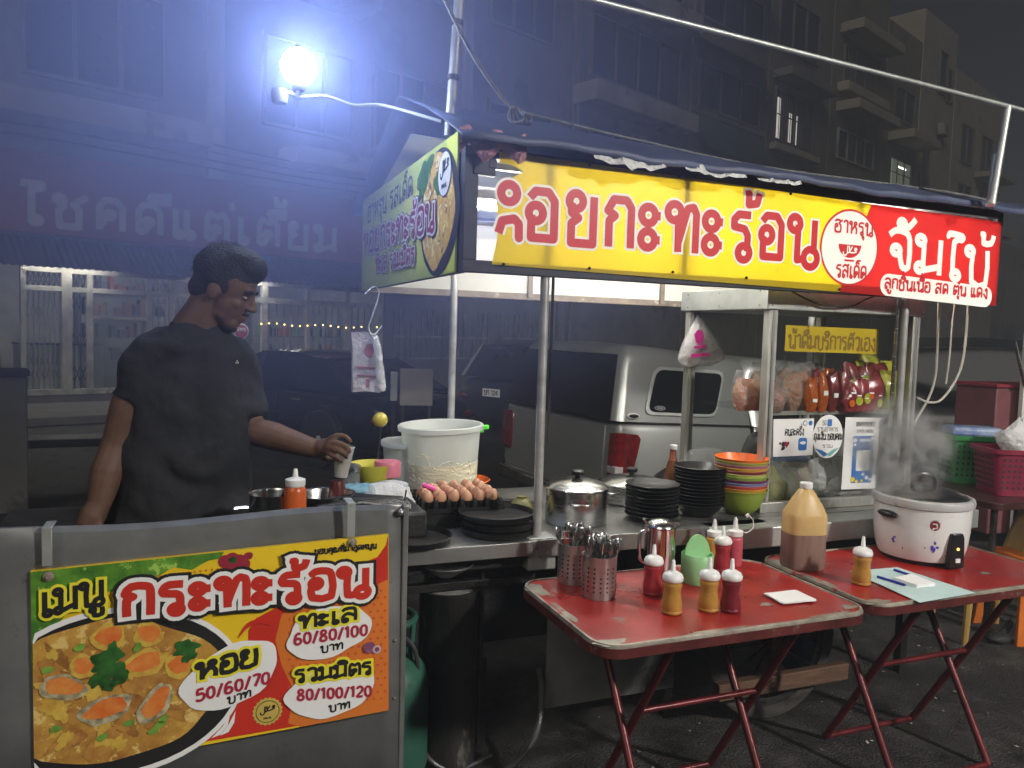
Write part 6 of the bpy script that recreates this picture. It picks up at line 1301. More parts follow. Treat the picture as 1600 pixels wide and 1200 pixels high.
tt = car('parked_suv', 'dark grey sport utility car with lit orange tail lamp behind the display case', 'car', K['car_grey'], Vector((5.35, 9.0, 0)), R(62), SUV_D, SUV_R, .90, 2.7, .36, plate='ผฉ 420')
q = MB(oran); q.bx(-.93,-.90,-.86,-.72,.80,.86); q.build('lit_tail_lamp', tt)

# silver pickup with canopy
t = thing('pickup_truck', 'silver pickup truck with a canopy over its bed, parked behind the cart', 'pickup truck', Vector((.32, 6.36, -.15)), R(28), None, 0, R(3.0))
pk = t
def sec(x, hw, z0, z1, ht, zt=None, n=5):   # rounded box section
    pts = []; r_ = .10
    pts += [(x,-hw*.93,z0),(x,-hw,z0+.1),(x,-hw,z1-.06),(x,-hw*.985,z1)]
    pts += [(x, hw*.985,z1),(x,hw,z1-.06),(x,hw,z0+.1),(x,hw*.93,z0)]; return pts
sil = K['car_silver']; hw = .88
q = MB(sil)
q.loft([sec(x, hw*k, .50, z, 0) for x, z, k in ((0,1.10,.985),(.03,1.115,1),(1.32,1.115,1))]); q.build('bed', t, bevel=.03, seg=3)
q = MB(sil); q.loft([sec(x, hw*k, .42, z, 0) for x, z, k in ((1.34,1.12,1),(2.0,1.11,1.0),(3.0,1.08,1),(3.3,1.05,.99),(3.9,.99,.97),(4.2,.90,.92),(4.32,.70,.85))]); q.build('cab_body', t, bevel=.02)
def crown(x, hb, zb, ht, zt, rk=0.0):
    out = [(x,-hb,zb)]
    for i in range(7): a = math.pi/2*i/6; out.append((x, -ht-.10+.10*(1-math.cos(a))-.0, zt-.13+.13*math.sin(a)))
    out.append((x, 0, zt+.02))
    for i in range(6,-1,-1): a = math.pi/2*i/6; out.append((x, ht+.10-.10*(1-math.cos(a)), zt-.13+.13*math.sin(a)))
    out.append((x, hb, zb)); return [(p[0]+(p[2]-zb)*rk, p[1], p[2]) for p in out]
q = MB(sil); q.loft([crown(-.03,.83,1.125,.64,1.60,.24), crown(.0,.865,1.125,.665,1.65,.22), crown(.06,.875,1.125,.67,1.68,.15), crown(.30,.875,1.125,.675,1.69), crown(1.22,.875,1.125,.665,1.65), crown(1.29,.865,1.125,.65,1.63)]); q.build('canopy', t, angle=50)
q = MB(sil); q.loft([crown(1.33,.86,1.115,.60,1.62), crown(1.42,.875,1.115,.64,1.66), crown(2.2,.875,1.11,.64,1.67), crown(2.75,.875,1.10,.61,1.60), crown(3.3,.84,1.06,.72,1.13)]); q.build('cab_roof', t, angle=50)
def sidepoly(P, yo, th, m, mb, r=.0):     # polygon in (x, z) on the sloping right side: y follows the tumblehome
    def yy(z): return -(.875 - (z-1.125)/(1.59-1.125)*(.875-.77)) - yo
    n = len(P); mb.add([(x, yy(z), z) for x, z in P]+[(x, yy(z)-th, z) for x, z in P], [tuple(range(n-1,-1,-1)), tuple(range(n,2*n))]+[(i,(i+1)%n,n+(i+1)%n,n+i) for i in range(n)], m)
def rpoly(P, r, n=5):
    out = []
    for i in range(len(P)):
        p = Vector(P[i]); a = Vector(P[i-1]); b = Vector(P[(i+1)%len(P)]); u = (a-p).normalized()*r; v = (b-p).normalized()*r
        for k in range(n+1): s_ = k/n; out.append(tuple((p+u)*(1-s_)**2 + p*2*s_*(1-s_) + (p+v)*s_**2))
    return out
wp = [(.25,1.205),(.90,1.205),(1.01,1.52),(.36,1.52)]
q = MB(K['chrome']); sidepoly(rpoly([(.215,1.18),(.92,1.18),(1.045,1.545),(.345,1.545)], .08), .004, .014, mat('pale_trim', (.55,.56,.55), .35, .3), q); fo = q.build('side_window', t, bevel=.004)
q = MB(K['car_glass']); sidepoly(rpoly(wp, .07), .010, .014, None, q); q.build('pane', fo)
q = MB(mat('pale_logo', (.35,.35,.35), .5)); o2 = circ(.36,1.235,.050,20,.016); i2 = circ(.36,1.235,.045,20,.012)
for i in range(20): j = (i+1)%20; sidepoly([o2[i], o2[j], i2[j], i2[i]], .0255, .001, None, q)
sidepoly([(.33,1.232),(.39,1.232),(.39,1.239),(.33,1.239)], .0255, .001, None, q); q.build('logo', fo)
q = MB(K['car_glass']); sidepoly(rpoly([(1.46,1.18),(2.14,1.18),(2.14,1.58),(1.62,1.58)], .07), .006, .012, None, q); q.build('cab_window', t)
q = MB(K['car_glass']); sidepoly(rpoly([(2.2,1.18),(2.95,1.16),(2.62,1.55),(2.2,1.575)], .06), .006, .012, None, q); q.build('cab_window', t)
q = MB(K['car_glass']); q.add([(-.036,-.815,1.13),(-.036,.815,1.13),(.080,.68,1.61),(.080,-.68,1.61),(-.052,-.815,1.13),(-.052,.815,1.13),(.066,.68,1.61),(.066,-.68,1.61)], [(0,1,2,3),(7,6,5,4),(0,4,5,1),(1,5,6,2),(2,6,7,3),(3,7,4,0)]); q.build('rear_window', t)  # rear glass, widened so its black also gives the shade of the rear
q = MB(K['soot']); q.bx(.0,1.30,-hw-.004,hw+.004,1.116,1.126); q.build('canopy_seal', t)
q = MB(K['soot']); q.bx(1.322,1.338,-hw-.003,hw+.003,.5,1.12); q.bx(2.16,2.17,-hw-.004,hw+.004,.5,1.1); q.bx(-.012,.0,-.72,.72,.56,1.08, sil); q.build('tailgate', t, bevel=.006)
q = MB(K['red_lens']); q.loft([[(-.02,-.80,.70),(-.025,-.86,.69),(.01,-.902,.69),(.10,-.898,.70),(.14,-.886,.71)], [(-.02,-.80,.86),(-.025,-.86,.86),(.01,-.905,.86),(.14,-.90,.88),(.18,-.886,.88)], [(-.02,-.80,1.03),(-.025,-.86,1.04),(.01,-.905,1.045),(.16,-.90,1.035),(.20,-.886,1.0)]], closed=False, cap=False); 
q.build('tail_light', t, angle=60)
q = MB(K['red_lens']); q.bx(-.03,.02,.70,.89,.70,1.04); q.build('tail_light', t, bevel=.02)
q = MB(mat('clear_lens', (.5,.45,.45), .15, coat=.5)); q.bx(-.026,.05,-.9085,-.80,.74,.80); q.build('reverse_light', t, bevel=.01)
q = MB(K['chrome']); q.bx(-.10,.02,-.80,.80,.44,.56); q.build('bumper', t, bevel=.03)
q = MB(K['white_paper']); q.ball((.115,-.884,1.17), (.058,.012,.022), 20, 8); q.ball((.115,-.890,1.17), (.046,.012,.014), 20, 8, K['soot']); q.build('side_marker', t)
q = MB(K['black_plastic']); q.bx(2.72,2.84,-1.08,-.88,1.14,1.28); q.build('mirror', t, bevel=.03)
for x in (.62, 3.45):
    for s_ in (1, -1):
        q = MB(K['soot']); q.lathe([(.44,-.02),(.44,.0),(0,.0)], 32, M=T(x, s_*(hw+.004), .38) @ (RX90 if s_ < 0 else RX90 @ RY(math.pi))); q.build('wheel_arch', t); cwheel(t, x, s_*(hw-.08), .37, s_, None, 6)

def short(x): return x if x < 1.3 else 1.3+(x-1.3)*.64      # a short cab
for c_ in pk.children:
    if c_.type != 'MESH': c_.location.x = short(c_.location.x); continue
    vv = c_.data.vertices; sh_ = None
    if c_.name.startswith('wheel_arch'): m_ = sum(v.co.x for v in vv)/len(vv); sh_ = short(m_)-m_
    for v in vv: v.co.x = v.co.x+sh_ if sh_ is not None else short(v.co.x)

# ------------------------------------------------------------------ the cook
def remesh(mb, name, parent, vox, mat_, smooth=6, disp=0.0):
    o = mb.build(name, None); m = o.modifiers.new('r', 'REMESH'); m.mode = 'VOXEL'; m.voxel_size = vox; m.use_smooth_shade = True
    s_ = o.modifiers.new('s', 'SMOOTH'); s_.factor = .5; s_.iterations = smooth
    if disp:
        tx = bpy.data.textures.new('folds', 'CLOUDS'); tx.noise_scale = .11; d = o.modifiers.new('d', 'DISPLACE'); d.texture = tx; d.strength = disp; d.texture_coords = 'LOCAL'; tx2 = bpy.data.textures.new('creases', 'WOOD'); tx2.wood_type = 'BANDNOISE'; tx2.noise_scale = .16; tx2.turbulence = 9; d2 = o.modifiers.new('d2', 'DISPLACE'); d2.texture = tx2; d2.strength = disp*.9; d2.texture_coords = 'LOCAL'
    bpy.context.view_layer.update(); dg = bpy.context.evaluated_depsgraph_get(); me = bpy.data.meshes.new_from_object(o.evaluated_get(dg)); bpy.data.objects.remove(o)
    me.materials.clear(); me.materials.append(mat_); me.polygons.foreach_set('use_smooth', [True]*len(me.polygons))
    r_ = bpy.data.objects.new(name, me); C.objects.link(r_); r_.parent = parent; return r_
man = thing('person', 'man in a black T-shirt reaching over the cooking station, clear cup in hand', 'person', (0,0,0))
def limb(mb, pts, rad, n=14):
    pts = spline(pts, 5); m = len(pts); rs = []
    for i in range(m): f = i/(m-1)*(len(rad)-1); k = min(int(f), len(rad)-2); rs.append(rad[k]+(rad[k+1]-rad[k])*(f-k))
    mb.tube(pts, rs, n); mb.ball(pts[0], rs[0], n, 8); mb.ball(pts[-1], rs[-1], n, 8)
yaw = R(-50); ax = Vector((math.cos(yaw+math.pi/2), math.sin(yaw+math.pi/2), 0)); fx = Vector((math.cos(yaw), math.sin(yaw), 0))   # his left, his front
def tor(c, a, b, n=24, p=.85): return [c + ax*(a*math.copysign(abs(math.cos(t))**p, math.cos(t))) + fx*(b*math.copysign(abs(math.sin(t))**p, math.sin(t))) for t in [2*math.pi*i/n for i in range(n)]]
D = 2.60
RS, RE, RW = WY(238,545,2.47), WY(186,690,2.46), WY(156,785,2.40)
LS, LE, LW = WY(362,556,2.70), WY(393,668,2.66), WY(497,703,2.60)
NB = WY(308,508,2.60)
body = MB(K['skin'])
hc = WY(352,447,2.60); HS = 1.0
HM = Matrix.Translation(hc) @ RZ(R(3)) @ RY(R(19)) @ SC(HS,HS,HS)
for c, r in (((0,0,.02),(.098,.077,.098)), ((.022,0,-.04),(.072,.062,.085)), ((.050,0,-.105),(.036,.036,.028)), ((.02,0,-.085),(.055,.055,.035)), ((.082,0,.012),(.018,.048,.014)), ((.110,0,-.042),(.015,.014,.012)), ((.103,.014,-.044),(.012,.010,.009)), ((.103,-.014,-.044),(.012,.010,.009)), ((.091,0,-.073),(.014,.024,.007)), ((.088,0,-.087),(.013,.021,.008)), ((-.008,.078,-.022),(.022,.010,.032)), ((-.008,-.078,-.022),(.022,.010,.032)), ((.058,.035,-.04),(.025,.02,.02)), ((.058,-.035,-.04),(.025,.02,.02))): body.ball(c, r, 18, 12, M=HM)
body.tube([(.090,0,.008),(.100,0,-.018),(.110,0,-.040)], [.009,.011,.014], 10, M=HM)
body.tube([HM @ Vector((-.025,0,-.04)), HM @ Vector((-.035,0,-.10)), NB + Vector((-.012,0,-.02))], [.062,.064,.074], 16); body.ball(NB + Vector((-.012,0,-.03)), (.075,.07,.05), 16, 8)
limb(body, [RS+Vector((.02,.02,-.03)), (RS+RE)/2+Vector((-.008,0,0)), RE, (RE+RW)/2+Vector((-.004,-.004,.0)), RW], [.046,.056,.050,.050,.035])
limb(body, [LS, (LS+LE)/2, LE, LE+(LW-LE)*.35+Vector((0,0,-.004)), LW], [.046,.052,.048,.049,.030])
# right hand hanging
hp = WY(136,822,2.38); body.tube([RW, (RW+hp)/2, hp], [.034,.040,.034], 12); body.ball(hp, (.034,.030,.034), 12, 8)
for i in range(4): b = hp+Vector((-.028+.018*i, -.006, -.02)); limb(body, [hp+Vector((-.022+.015*i,0,0)), b, b+Vector((-.008,.01,-.03)), b+Vector((-.002,.026,-.05-.006*(i in (1,2))))], [.0105,.010,.009,.0075], 10)
limb(body, [RW+(hp-RW)*.4+Vector((.02,0,0)), hp+Vector((.042,-.01,-.005)), hp+Vector((.044,.004,-.035))], [.013,.0115,.009], 10)
# left hand closed on the cup
def w3(p): return WY(*p)
body.tube([LW, w3((506,699,2.59)), w3((516,696,2.585))], [.029,.031,.027], 14); body.ball(w3((514,697,2.585)), (.026,.024,.026), 14, 8)
for path, r in (([(512,689,2.575),(525,681,2.565),(539,682,2.565),(547,690,2.572)], .0098), ([(514,694,2.56),(527,692,2.548),(540,697,2.549),(547,705,2.557)], .0100), ([(512,700,2.555),(524,702,2.544),(536,708,2.546),(542,715,2.555)], .0096), ([(508,706,2.56),(518,711,2.548),(528,716,2.549),(534,722,2.557)], .0084)):
    limb(body, [w3(p) for p in path], [r*1.1, r*1.02, r*.95, r*.8], 10)
limb(body, [w3((500,706,2.605)), w3((508,716,2.625)), w3((520,717,2.645)), w3((530,713,2.648))], [.0145,.0125,.0105,.009], 10)
# torso and legs under the clothes
hipc = WY(284,838,2.60); hipc.z = .93
body.loft([tor(hipc,.17,.13), tor(WY(290,690,D),.18,.13), tor(WY(297,600,D),.18,.12), tor(WY(303,550,D),.13,.08), tor(NB,.06,.06)])
for s_ in (1,-1): k = hipc+ax*(.10*s_); limb(body, [k, Vector((k.x,k.y,.5)), Vector((k.x-.02,k.y,.09))], [.085,.06,.04]); 
remesh(body, 'body', man, .0052, K['skin'], 4)
shirt = MB(K['shirt'])
hem = WY(283,822,D)
shirt.loft([tor(hem,.222,.165), tor(WY(284,770,D),.222,.168), tor(WY(287,715,D),.222,.172), tor(WY(292,650,D),.218,.160), tor(WY(297,596,D),.212,.146), tor(WY(301,556,D),.198,.122), tor(WY(305,528,D),.160,.098), tor(WY(307,512,D),.098,.080), tor(WY(309,503,D),.080,.074)])
shirt.ball(RS+Vector((.03,.02,-.01)), (.075,.07,.06), 16, 10); shirt.ball(LS+Vector((-.03,0,-.01)), (.07,.07,.06), 16, 10)
sl1 = RS+(RE-RS)*.56; shirt.tube([RS+Vector((.055,.03,.02)), RS+Vector((.012,.01,-.01)), RS+(RE-RS)*.25, sl1], [.06,.072,.073,.074], 18); sl2 = LS+(LE-LS)*.86; shirt.tube([LS, LS+(LE-LS)*.4, sl2], [.076,.070,.064], 18)
sho = remesh(shirt, 'shirt', man, .0085, K['shirt'], 12, .022)
# open collar and sleeve bands
q = MB(K['shirt']); cr_ = [NB+Vector((-.004,0,-.010))+ax*(.074*math.cos(t))+fx*(.070*math.sin(t))+Vector((0,0,-.020*math.sin(t))) for t in [2*math.pi*i/28 for i in range(28)]]; q.tube(cr_, .009, 8, closed=True); q.build('collar', man)
def flatmark(px, py, d, s, m): P = WY(px, py, d); q.ball(P, s, 8, 6)
q = MB(wht); 
for px, py in ((369,567),(370.5,564),(372,567)): q.ball(WY(px, py, 2.475), .0022, 8, 5)
q.build('shirt_logo', man)
tr = MB(K['jeans']); tr.loft([tor(hipc+Vector((0,0,.14)),.195,.15), tor(hipc,.205,.16), tor(hipc-Vector((0,0,.10)),.20,.15)])
for s_ in (1,-1): k = hipc+ax*(.105*s_); limb(tr, [k-Vector((0,0,.02)), Vector((k.x,k.y,.5)), Vector((k.x-.02,k.y,.08))], [.11,.085,.07])
remesh(tr, 'trousers', man, .012, K['jeans'], 3, .02)
for s_ in (1,-1): k = hipc+ax*(.105*s_); q = MB(K['rubber']); q.ball((k.x-.02+fx.x*.06, k.y+fx.y*.06, .045), (.075,.075,.045), 14, 8); q.build('shoe', man)
hair = MB(K['hair'])
hair.ball((-.012,0,.038), (.103,.085,.098), 22, 14, M=HM); hair.ball((.055,0,.085), (.055,.062,.045), 16, 10, M=HM); hair.ball((-.05,0,-.01), (.062,.078,.075), 18, 12, M=HM); hair.ball((.02,0,.10), (.075,.07,.04), 16, 10, M=HM)
remesh(hair, 'hair', man, .006, K['hair'], 3, .012)
q = MB(K['hair']); rg = random.Random(33)
for i in range(1500):
    a = rg.uniform(0,6.283); e_ = math.asin(rg.uniform(-.25,1)); n_ = Vector((math.cos(e_)*math.cos(a), math.cos(e_)*math.sin(a), math.sin(e_)))
    if n_.x > .35 and n_.z < .45: continue
    p = Vector((-.010+.108*n_.x, .088*n_.y, .038+.104*n_.z)); d = (n_*.45 + Vector((.55,0,.1)) + Vector((rg.uniform(-.5,.5), rg.uniform(-.5,.5), rg.uniform(-.6,.2)))).normalized()*rg.uniform(.010,.022); s_ = n_.cross(d).normalized()*.0011
    q.add([p-s_, p+s_, p+d], [(0,1,2)], None, HM)
ho = q.build('hair_strands', man); ho['kind'] = 'stuff'
q = MB(K['hair']); q.ball((.058,0,-.124), (.026,.028,.016), 14, 8, M=HM); q.build('beard', man); q = MB(K['hair']); q.ball((.094,0,-.066), (.010,.026,.005), 12, 6, M=HM); q.build('moustache', man)
for s_ in (1,-1): q = MB(K['hair']); q.tube([(.086,.052*s_,.006),(.097,.032*s_,.014),(.100,.014*s_,.010)], .005, 6, M=HM); q.build('eyebrow', man)
eyew = mat('eye_white', (.35,.32,.30), .4)
for s_ in (1,-1): q = MB(eyew); q.ball((.0815,.032*s_,-.012), (.010,.012,.0045), 12, 8, M=HM); q.ball((.0880,.033*s_,-.013), (.0052,.006,.0042), 10, 6, K['hair'], M=HM); q.build('eye', man)
# the cup he holds
cp = WY(533,716,2.592); t = thing('clear_cup', 'clear plastic cup of dark sauce held in the cook\'s hand', 'cup', cp + Vector((0,0,-.062)), 0, None, 0, R(6))
q = MB(film('cup_plastic', (.75,.75,.72), .5, .1, .2)); q.lathe([(.022,0),(.034,.10),(.036,.103),(.034,.106)], 28, cap=False); q.build('cup', t); q = MB(mat('cup_sauce', (.22,.14,.085), .4, var=.2)); q.lathe([(0,.001),(.021,.002),(.0285,.062),(0,.063)], 24); q.build('sauce', t)
q = MB(K['steel']); q.tube([(.0,.01,.03),(.016,.012,.13)], .0028, 6); q.build('spoon', t)

# ------------------------------------------------------------------ around the cart
t = thing('gas_cylinder', 'green gas cylinder standing beside the wind guard under the cart', 'gas cylinder', S(-.515, .02, 0), SA)
gg = mat('green_gas_paint', (.040,.15,.10), .45, var=.2, scale=5, spots=((.03,.07,.05), 8, .62))
q = MB(gg); q.lathe([(.10,.03),(.14,.05),(.152,.09),(.152,.36),(.14,.42),(.11,.46),(.05,.485),(0,.485)], 40); q.lathe([(.12,0),(.125,.03),(.12,.055)], 32, cap=False); q.build('tank', t); 
q = MB(gg); q.tube([(.10*math.cos(a), .10*math.sin(a), .60) for a in [2*math.pi*i/24 for i in range(24)]], .012, 8, closed=True); [q.tube([(.10*math.cos(a), .10*math.sin(a), .60), (.09*math.cos(a), .09*math.sin(a), .46)], .010, 8) for a in (-2.2,-.6,.9,2.5)]; q.build('collar', t)
q = MB(mat('brass', (.4,.28,.1), .4, .8)); q.lathe([(.02,.48),(.02,.53),(.035,.535),(.035,.55),(.012,.555),(.012,.58),(0,.58)], 14); q.build('valve', t)
t = thing('oil_barrel', 'sooty black barrel with pale lid under the cart', 'barrel', S(-.262, .10, 0), SA); t.scale = (.93,.93,1.065)
q = MB(mat('sooty_drum', (.05,.048,.044), .45, .3, var=.4, scale=5, bump=.2, spots=((.16,.15,.13), 6, .60), stretch=(1,1,.5))); q.lathe([(.0,.0),(.112,0),(.118,.02),(.115,.04),(.118,.32),(.122,.33),(.118,.34),(.118,.60),(.123,.61),(.123,.622),(.112,.622),(.112,.605)], 40); q.build('drum', t, angle=50)
q = MB(mat('pale_dirty_lid', (.55,.54,.50), .5, .2, var=.3, scale=14)); q.lathe([(.111,.606),(.09,.612),(0,.614)], 36); q.build('lid', t)
t = thing('wok_burner', 'steel burner dish hanging below the counter edge', 'burner', S(-.30, .03, .725), SA); q = MB(K['steel_dull']); q.lathe([(.03,0),(.085,.035),(.10,.045),(.097,.048),(.03,.012),(0,.012)], 32); q.build('dish', t); q = MB(K['soot']); q.lathe([(.012,.048),(.012,.10)], 10, M=T(.07,0,0)); q.lathe([(.012,.048),(.012,.10)], 10, M=T(-.07,0,0)); q.build('bracket', t)
def hose(label, pts, r, m=None): q = MB(m or mat('rubber_hose', (.09,.09,.09), .35, var=.3)); q.tube(spline(pts, 7), r, 8); o = q.build('gas_hose'); return tag(o, label, 'hose', None)
hv = .02
hose('grey rubber hose looping down beside the grey sheet under the cart', [WV(842,1045,hv), WV(846,1075,hv), WV(842,1130,hv-.05), WV(822,1175,hv-.12), Vector((*WZ(780,1205,.02)[:2],.012)), Vector((*WZ(720,1215,.02)[:2],.012))], .011)
hose('dark rubber hose running down from the gas cylinder behind the barrel', [S(-.50,.0,.56), S(-.43,-.06,.50), S(-.40,-.02,.25), S(-.36,.02,.08), S(-.26,.0,.015), S(-.1,.05,.014)], .008)
t = thing('blue_bin', 'dark blue plastic bin under the right end of the cart', 'bin', S(1.66, .42, 0), SA); q = MB(mat('navy_plastic', (.02,.03,.085), .5, var=.2)); q.lathe([(0,0),(.13,0),(.15,.30),(.165,.31),(.16,.32),(.145,.31),(.125,.02),(0,.02)], 36); q.build('tub', t); q = MB(K['steel_dark']); q.tube(spline([(-.16,0,.3),(-.12,-.12,.2),(.12,-.12,.2),(.16,0,.3)], 5), .004, 6); q.build('handle', t)
t = thing('cardboard_box', 'pale box with a dark lid under the right red table', 'box', S(1.55, .22, .38), SA)
# white cords hanging at the right end of the canopy
cm = mat('white_cord', (.50,.48,.42), .5, var=.15)
bpy.data.objects.remove(t)
def cordv(label, P, v, r=.0055): q = MB(cm); q.tube(spline([WV(x, y, v) for x, y in P], 6), r, 7); return tag(q.build('power_cord'), label, 'cord', 'cords at the right end of the canopy')
cordv('white power cord hanging from the sign in a straight drop to the cart', [(1467,474),(1464,560),(1461,590),(1452,620),(1432,655),(1428,665)], .10)
cordv('white power cord swinging in a wide loop, farthest right of the sign', [(1513,478),(1509,530),(1503,570),(1490,600),(1470,625),(1452,629),(1434,622)], .10)
cordv('thin grey cord between the two white cords below the red sign end', [(1492,475),(1487,515),(1484,555),(1478,600)], .14, .004)
q = MB(K['rubber']); q.tube(spline([WV(x, y, .07) for x, y in ((1232,452),(1262,468),(1290,478),(1330,478),(1352,468),(1366,463))], 6), .004, 6); tag(q.build('power_cord'), 'thin dark cable drooping across the display case header', 'cord')
# far right: table, baskets, chairs
t = thing('dining_table', 'dark low dining table behind the rice cooker', 'table', Vector((3.05, 4.75, 0)), SA)
q = MB(mat('dark_red_top', (.06,.02,.022), .4, var=.3, coat=.2)); q.prism(rrect(-.55,.6,-.36,.36,.05), .70, .74); q.build('tabletop', t, bevel=.004)
for x in (-.5,.55):
    for y in (-.3,.3): q = MB(K['steel_dark']); q.tube([(x,y,.70),(x,y,0)], .018, 8); q.build('leg', t)
def basket(label, loc, w_, d_, h_, m, rz):
    t = thing('plastic_basket', label, 'basket', loc, rz, 'plastic baskets'); q = MB(m)
    def rr(k, z): return [(x, y, z) for x, y in rrect(-w_*k/2, w_*k/2, -d_*k/2, d_*k/2, .04*k, 4)]
    q.loft([rr(.82,0), rr(.97,h_*.9), rr(1.06,h_*.9), rr(1.07,h_), rr(1.0,h_), rr(.95,h_*.9), rr(.80,.01)], smooth=False); q.build('tub', t)
    q = MB(mat('basket_hole', (.02,.02,.02), .8, rvar=0))
    for i in range(9):
        for j in range(6):
            x = -w_*.36+w_*.72*i/8; z = h_*.18+h_*.6*j/5; k = .82+.15*z/(h_*.9); q.add([(x-.007, -d_*k/2-.0015, z-.009),(x+.007, -d_*k/2-.0015, z-.009),(x+.007, -d_*k/2-.0005, z+.009),(x-.007, -d_*k/2-.0005, z+.009)], [(0,1,2,3)])
            y = -d_*.3+d_*.6*i/8; q.add([(-w_*k/2-.0015, y-.006, z-.009),(-w_*k/2-.0015, y-.006, z+.009),(-w_*k/2-.0015, y+.006, z+.009),(-w_*k/2-.0015, y+.006, z-.009)], [(0,1,2,3)])
    q.build('hole_pattern', t); return t
gb = mat('green_basket', (.035,.20,.06), .4, var=.2, scale=6); pb = mat('crimson_basket', (.24,.02,.05), .4, var=.15)
bl_ = WY(1512, 772, 4.9); basket('green perforated basket filled with packets behind the rice cooker', Vector((bl_.x, bl_.y, .742)), .34, .26, .30, gb, SA-.5)
q = MB(mat('blue_white_pack', (.35,.42,.52), .4, var=.5, scale=12, col2=(.06,.12,.35))); q.bx(-.15,.15,-.09,.09,.0,.06); simple('food_packets', 'blue and white packets lying on the green basket', 'packets', q, Vector((bl_.x, bl_.y, 1.03)), SA-.5, bevel=.02)
pl_ = WY(1578, 785, 4.55); basket('crimson perforated basket with a knotted bag on top at the right edge', Vector((pl_.x, pl_.y, .742)), .36, .28, .27, pb, SA-.4)
bag('plastic_bag', 'knotted milky plastic bag standing in the crimson basket', 'plastic bag', Vector((pl_.x+.03, pl_.y, .96)), .24, .20, .22, K['bag_milky'], K['white_paper'], None, 61, knot=True)
def chair(label, loc, rz, m, group, s=1.0):
    t = thing('plastic_chair', label, 'chair', loc, rz, group); t.scale = (s,)*3
    q = MB(m); q.prism(rrect(-.2,.2,-.2,.2,.06), .42, .445); q.build('seat', t, bevel=.008)
    q = MB(m); q.loft([[(x*.20, .19+.03*(1-x*x)+dz*.10, .445+dz*(.40-.10*x*x)) for x in [-1+2*i/12 for i in range(13)]] for dz in (0,.12,.3,.55,.8,1.0)], closed=False, cap=False); o = q.build('backrest', t); sm_ = o.modifiers.new('th','SOLIDIFY'); sm_.thickness = .02
    for x in (-.17,.17):
        for y in (-.17,.17): q = MB(m); q.tube([(x,y,.42),(x*1.18,y*1.18,0)], [.026,.018], 8); q.build('leg', t)
    return t
ch = mat('tan_plastic', (.40,.25,.07), .4, var=.12); rdp = mat('maroon_plastic', (.20,.02,.05), .4, var=.15); orc = mat('orange_stool', (.62,.16,.02), .45, var=.15)
cc = WY(1540, 880, 4.25); chair('tan plastic chair at the dark table, right of the rice cooker', Vector((cc.x, cc.y, 0)), SA-2.0, ch, 'plastic chairs', .92)
def stool(label, loc, m, rz=0):
    t = thing('plastic_stool', label, 'stool', loc, rz, 'plastic stools'); q = MB(m); q.prism(rrect(-.14,.14,-.14,.14,.03), .43, .46); q.build('seat', t, bevel=.008)
    for x in (-1,1):
        for y in (-1,1): q = MB(m); q.loft([[(x*.13-.03,y*.13-.012,.43),(x*.13+.03,y*.13-.012,.43),(x*.13+.03,y*.13+.012,.43),(x*.13-.03,y*.13+.012,.43)],[(x*.17-.025,y*.17-.01,0),(x*.17+.025,y*.17-.01,0),(x*.17+.025,y*.17+.01,0),(x*.17-.025,y*.17+.01,0)]], smooth=False); q.build('leg', t, bevel=.003)
    return t
sl_ = WZ(1588,1008,0); stool('bright orange plastic stool cut by the right edge of the picture', sl_+Vector((.16,.17,0)), orc, .1)
stool('maroon plastic stool under the dark table', Vector((3.35,4.55,0)), rdp, .5)
q = MB(K['rubber']); q.ball((0,0,.03), (.07,.05,.03), 12, 8); q.tube([(.0,0,.03),(.16,.05,.10)], .02, 8); simple('sandal', 'dark object lying on the asphalt beside the orange stool', 'sandal', q, Vector((*WZ(1560,1005,0)[:2], .0)), .3)
t = thing('red_cabinet', 'dull red cabinet behind the baskets at the right edge', 'cabinet', WY(1590, 690, 6.2)*1.0, R(15)); t.location.z = 0
q = MB(mat('dull_red_panel', (.22,.075,.085), .6, var=.12)); q.bx(-.24,.5,0,.4,.1,1.27); q.build('body', t, bevel=.01); q = MB(mat('red_trim', (.3,.03,.05), .5)); q.bx(-.26,.52,-.02,.42,1.275,1.30); q.build('top', t, bevel=.004)
t = thing('white_sign_post', 'white upright board with a folded arm at the right edge', 'post', WY(1604, 610, 6.1), R(15)); t.location.z = 0
q = MB(K['white']); q.bx(-.05,.25,-.02,.02,0,1.72); q.build('board', t, bevel=.004); q = MB(K['steel']); q.tube([(-.05,-.03,1.30),(-.15,-.04,1.52),(-.19,-.04,1.64)], [.016,.012,.009], 8); q.build('arm', t)
# far left and middle distance
t = thing('drinks_cabinet', 'dark cabinet with bottles on top at the left edge', 'cabinet', WY(8, 690, 6.4), R(35)); t.location.z = 0
q = MB(K['wall_dark']); q.bx(-.45,.15,-.2,.3,0,1.12); q.build('body', t, bevel=.01); q = MB(K['jeans']); q.bx(-.47,.17,-.22,.32,1.122,1.16); q.build('top', t)
q = MB(K['chrome']); q.lathe([(.03,0),(.032,.10),(.015,.14),(.015,.18),(0,.18)], 14); simple('bottle', 'small shiny bottle on the dark cabinet at the left edge', 'bottle', q, t.location+Vector((-.1,.06,1.162)))
t = thing('low_bench', 'low dark bench in front of the lit shop at left', 'bench', Vector((-4.7,7.6,0)), R(25)); q = MB(K['soot']); q.bx(-.9,.9,-.2,.2,.34,.42); q.build('seat', t, bevel=.01)
for x in (-.8,.8): q = MB(K['soot']); q.bx(x-.04,x+.04,-.18,.18,0,.34); q.build('leg', t)
t = thing('notice_stand', 'pale grey board on a dark stand by the tail of the black car', 'notice stand', WY(650, 640, 7.4), R(8)); t.location.z = 0
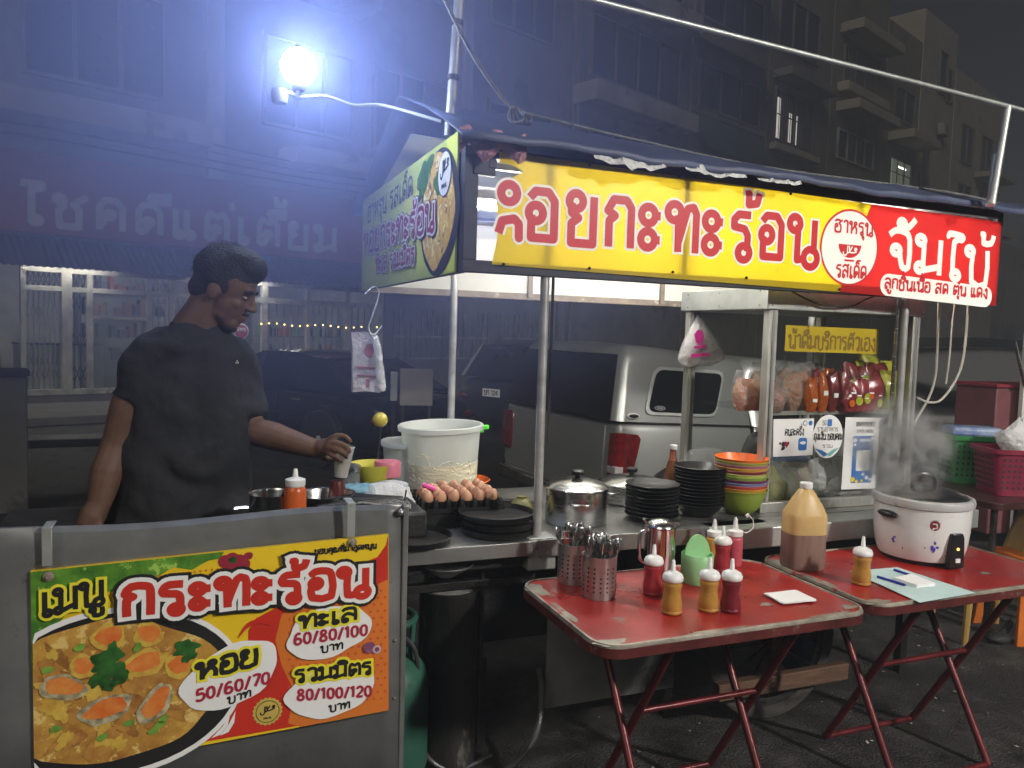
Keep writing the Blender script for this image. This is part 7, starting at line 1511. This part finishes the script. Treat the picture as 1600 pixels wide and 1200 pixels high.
q = MB(mat('pale_board', (.30,.28,.27), .6, var=.08)); q.bx(-.155,.155,-.02,.02,.87,1.22); q.build('board', t, bevel=.006); each('stand', t, K['soot'], [(-.14,-.11,-.015,.015,0,.87),(.11,.14,-.015,.015,0,.87)])
q = MB(K['galv']); q.bx(-.035,.035,-.03,.03,.90,1.18); q.bx(-.02,.02,-.03,.03,0,.90,K['soot']); simple('meter_box', 'narrow grey metal box on a post beside the pale board', 'box', q, Vector((*WY(615, 640, 7.5)[:2], 0)), R(8), bevel=.008)
chair('navy plastic chair whose back shows beside the cook\'s hip', Vector((-1.15, 3.15, .0)), 3.6, mat('navy_chair', (.03,.05,.11), .45, var=.15), 'plastic chairs', 1.08)
# litter on the asphalt
rg = random.Random(21); q = MB(mat('litter', (.50,.48,.44), .7, var=.4, scale=30))
for i in range(700):
    x, y = rg.uniform(.4,6.5), rg.uniform(2.2,8.5); s_ = rg.uniform(.003,.013); a = rg.uniform(0,6.28)
    q.add([(x+s_*math.cos(a+k*1.57)*rg.uniform(.5,1.2), y+s_*math.sin(a+k*1.57)*rg.uniform(.5,1.2), .005+.002*(k%2)) for k in range(4)], [(0,1,2,3)])
kind(q.build('gravel_litter'), 'stuff')
# ------------------------------------------------------------------ assumed street lamp, added unseen behind the camera to light the stall front
t = thing('assumed_street_lamp', 'assumed tall grey street lamp with a flat lit head, added unseen to light the stall front', 'street lamp', (6.6, -2.6, 0), .65)
q = MB(K['grey_pole'] if 'grey_pole' in K else K['steel_dull']); q.tube([(0,0,0),(0,0,4.6)], .06, 12); q.tube(spline([(0,0,4.55),(0,.3,4.8),(0,.9,4.9)], 4), .035, 10); q.build('post', t)
lh = Matrix.Translation((0,1.1,4.85)) @ RX(R(38))
q = MB(K['steel_dull']); q.bx(-.24,.24,-.30,.30,.002,.09, M=lh); q.build('lamp_head', t, bevel=.01)
q = MB(glow('assumed_lamp_glow', (1.0,.96,.89), 480)); q.bx(-.2,.2,-.26,.26,-.014,.0, M=lh); q.build('diffuser', t)

# thin haze box, added to lift the blacks and fade the far walls
hz = bpy.data.materials.new('night_haze'); hz.use_nodes = True; _n = hz.node_tree; _n.nodes.remove(_n.nodes['Principled BSDF'])
_v = _n.nodes.new('ShaderNodeVolumePrincipled'); _v.inputs['Color'].default_value = (.80,.86,1.0,1); _v.inputs['Density'].default_value = .0065
_n.links.new(_v.outputs[0], _n.nodes['Material Output'].inputs['Volume'])
q = MB(hz); q.bx(-40, 95, -12, 110, -1, 24); kind(q.build('haze'), 'stuff')
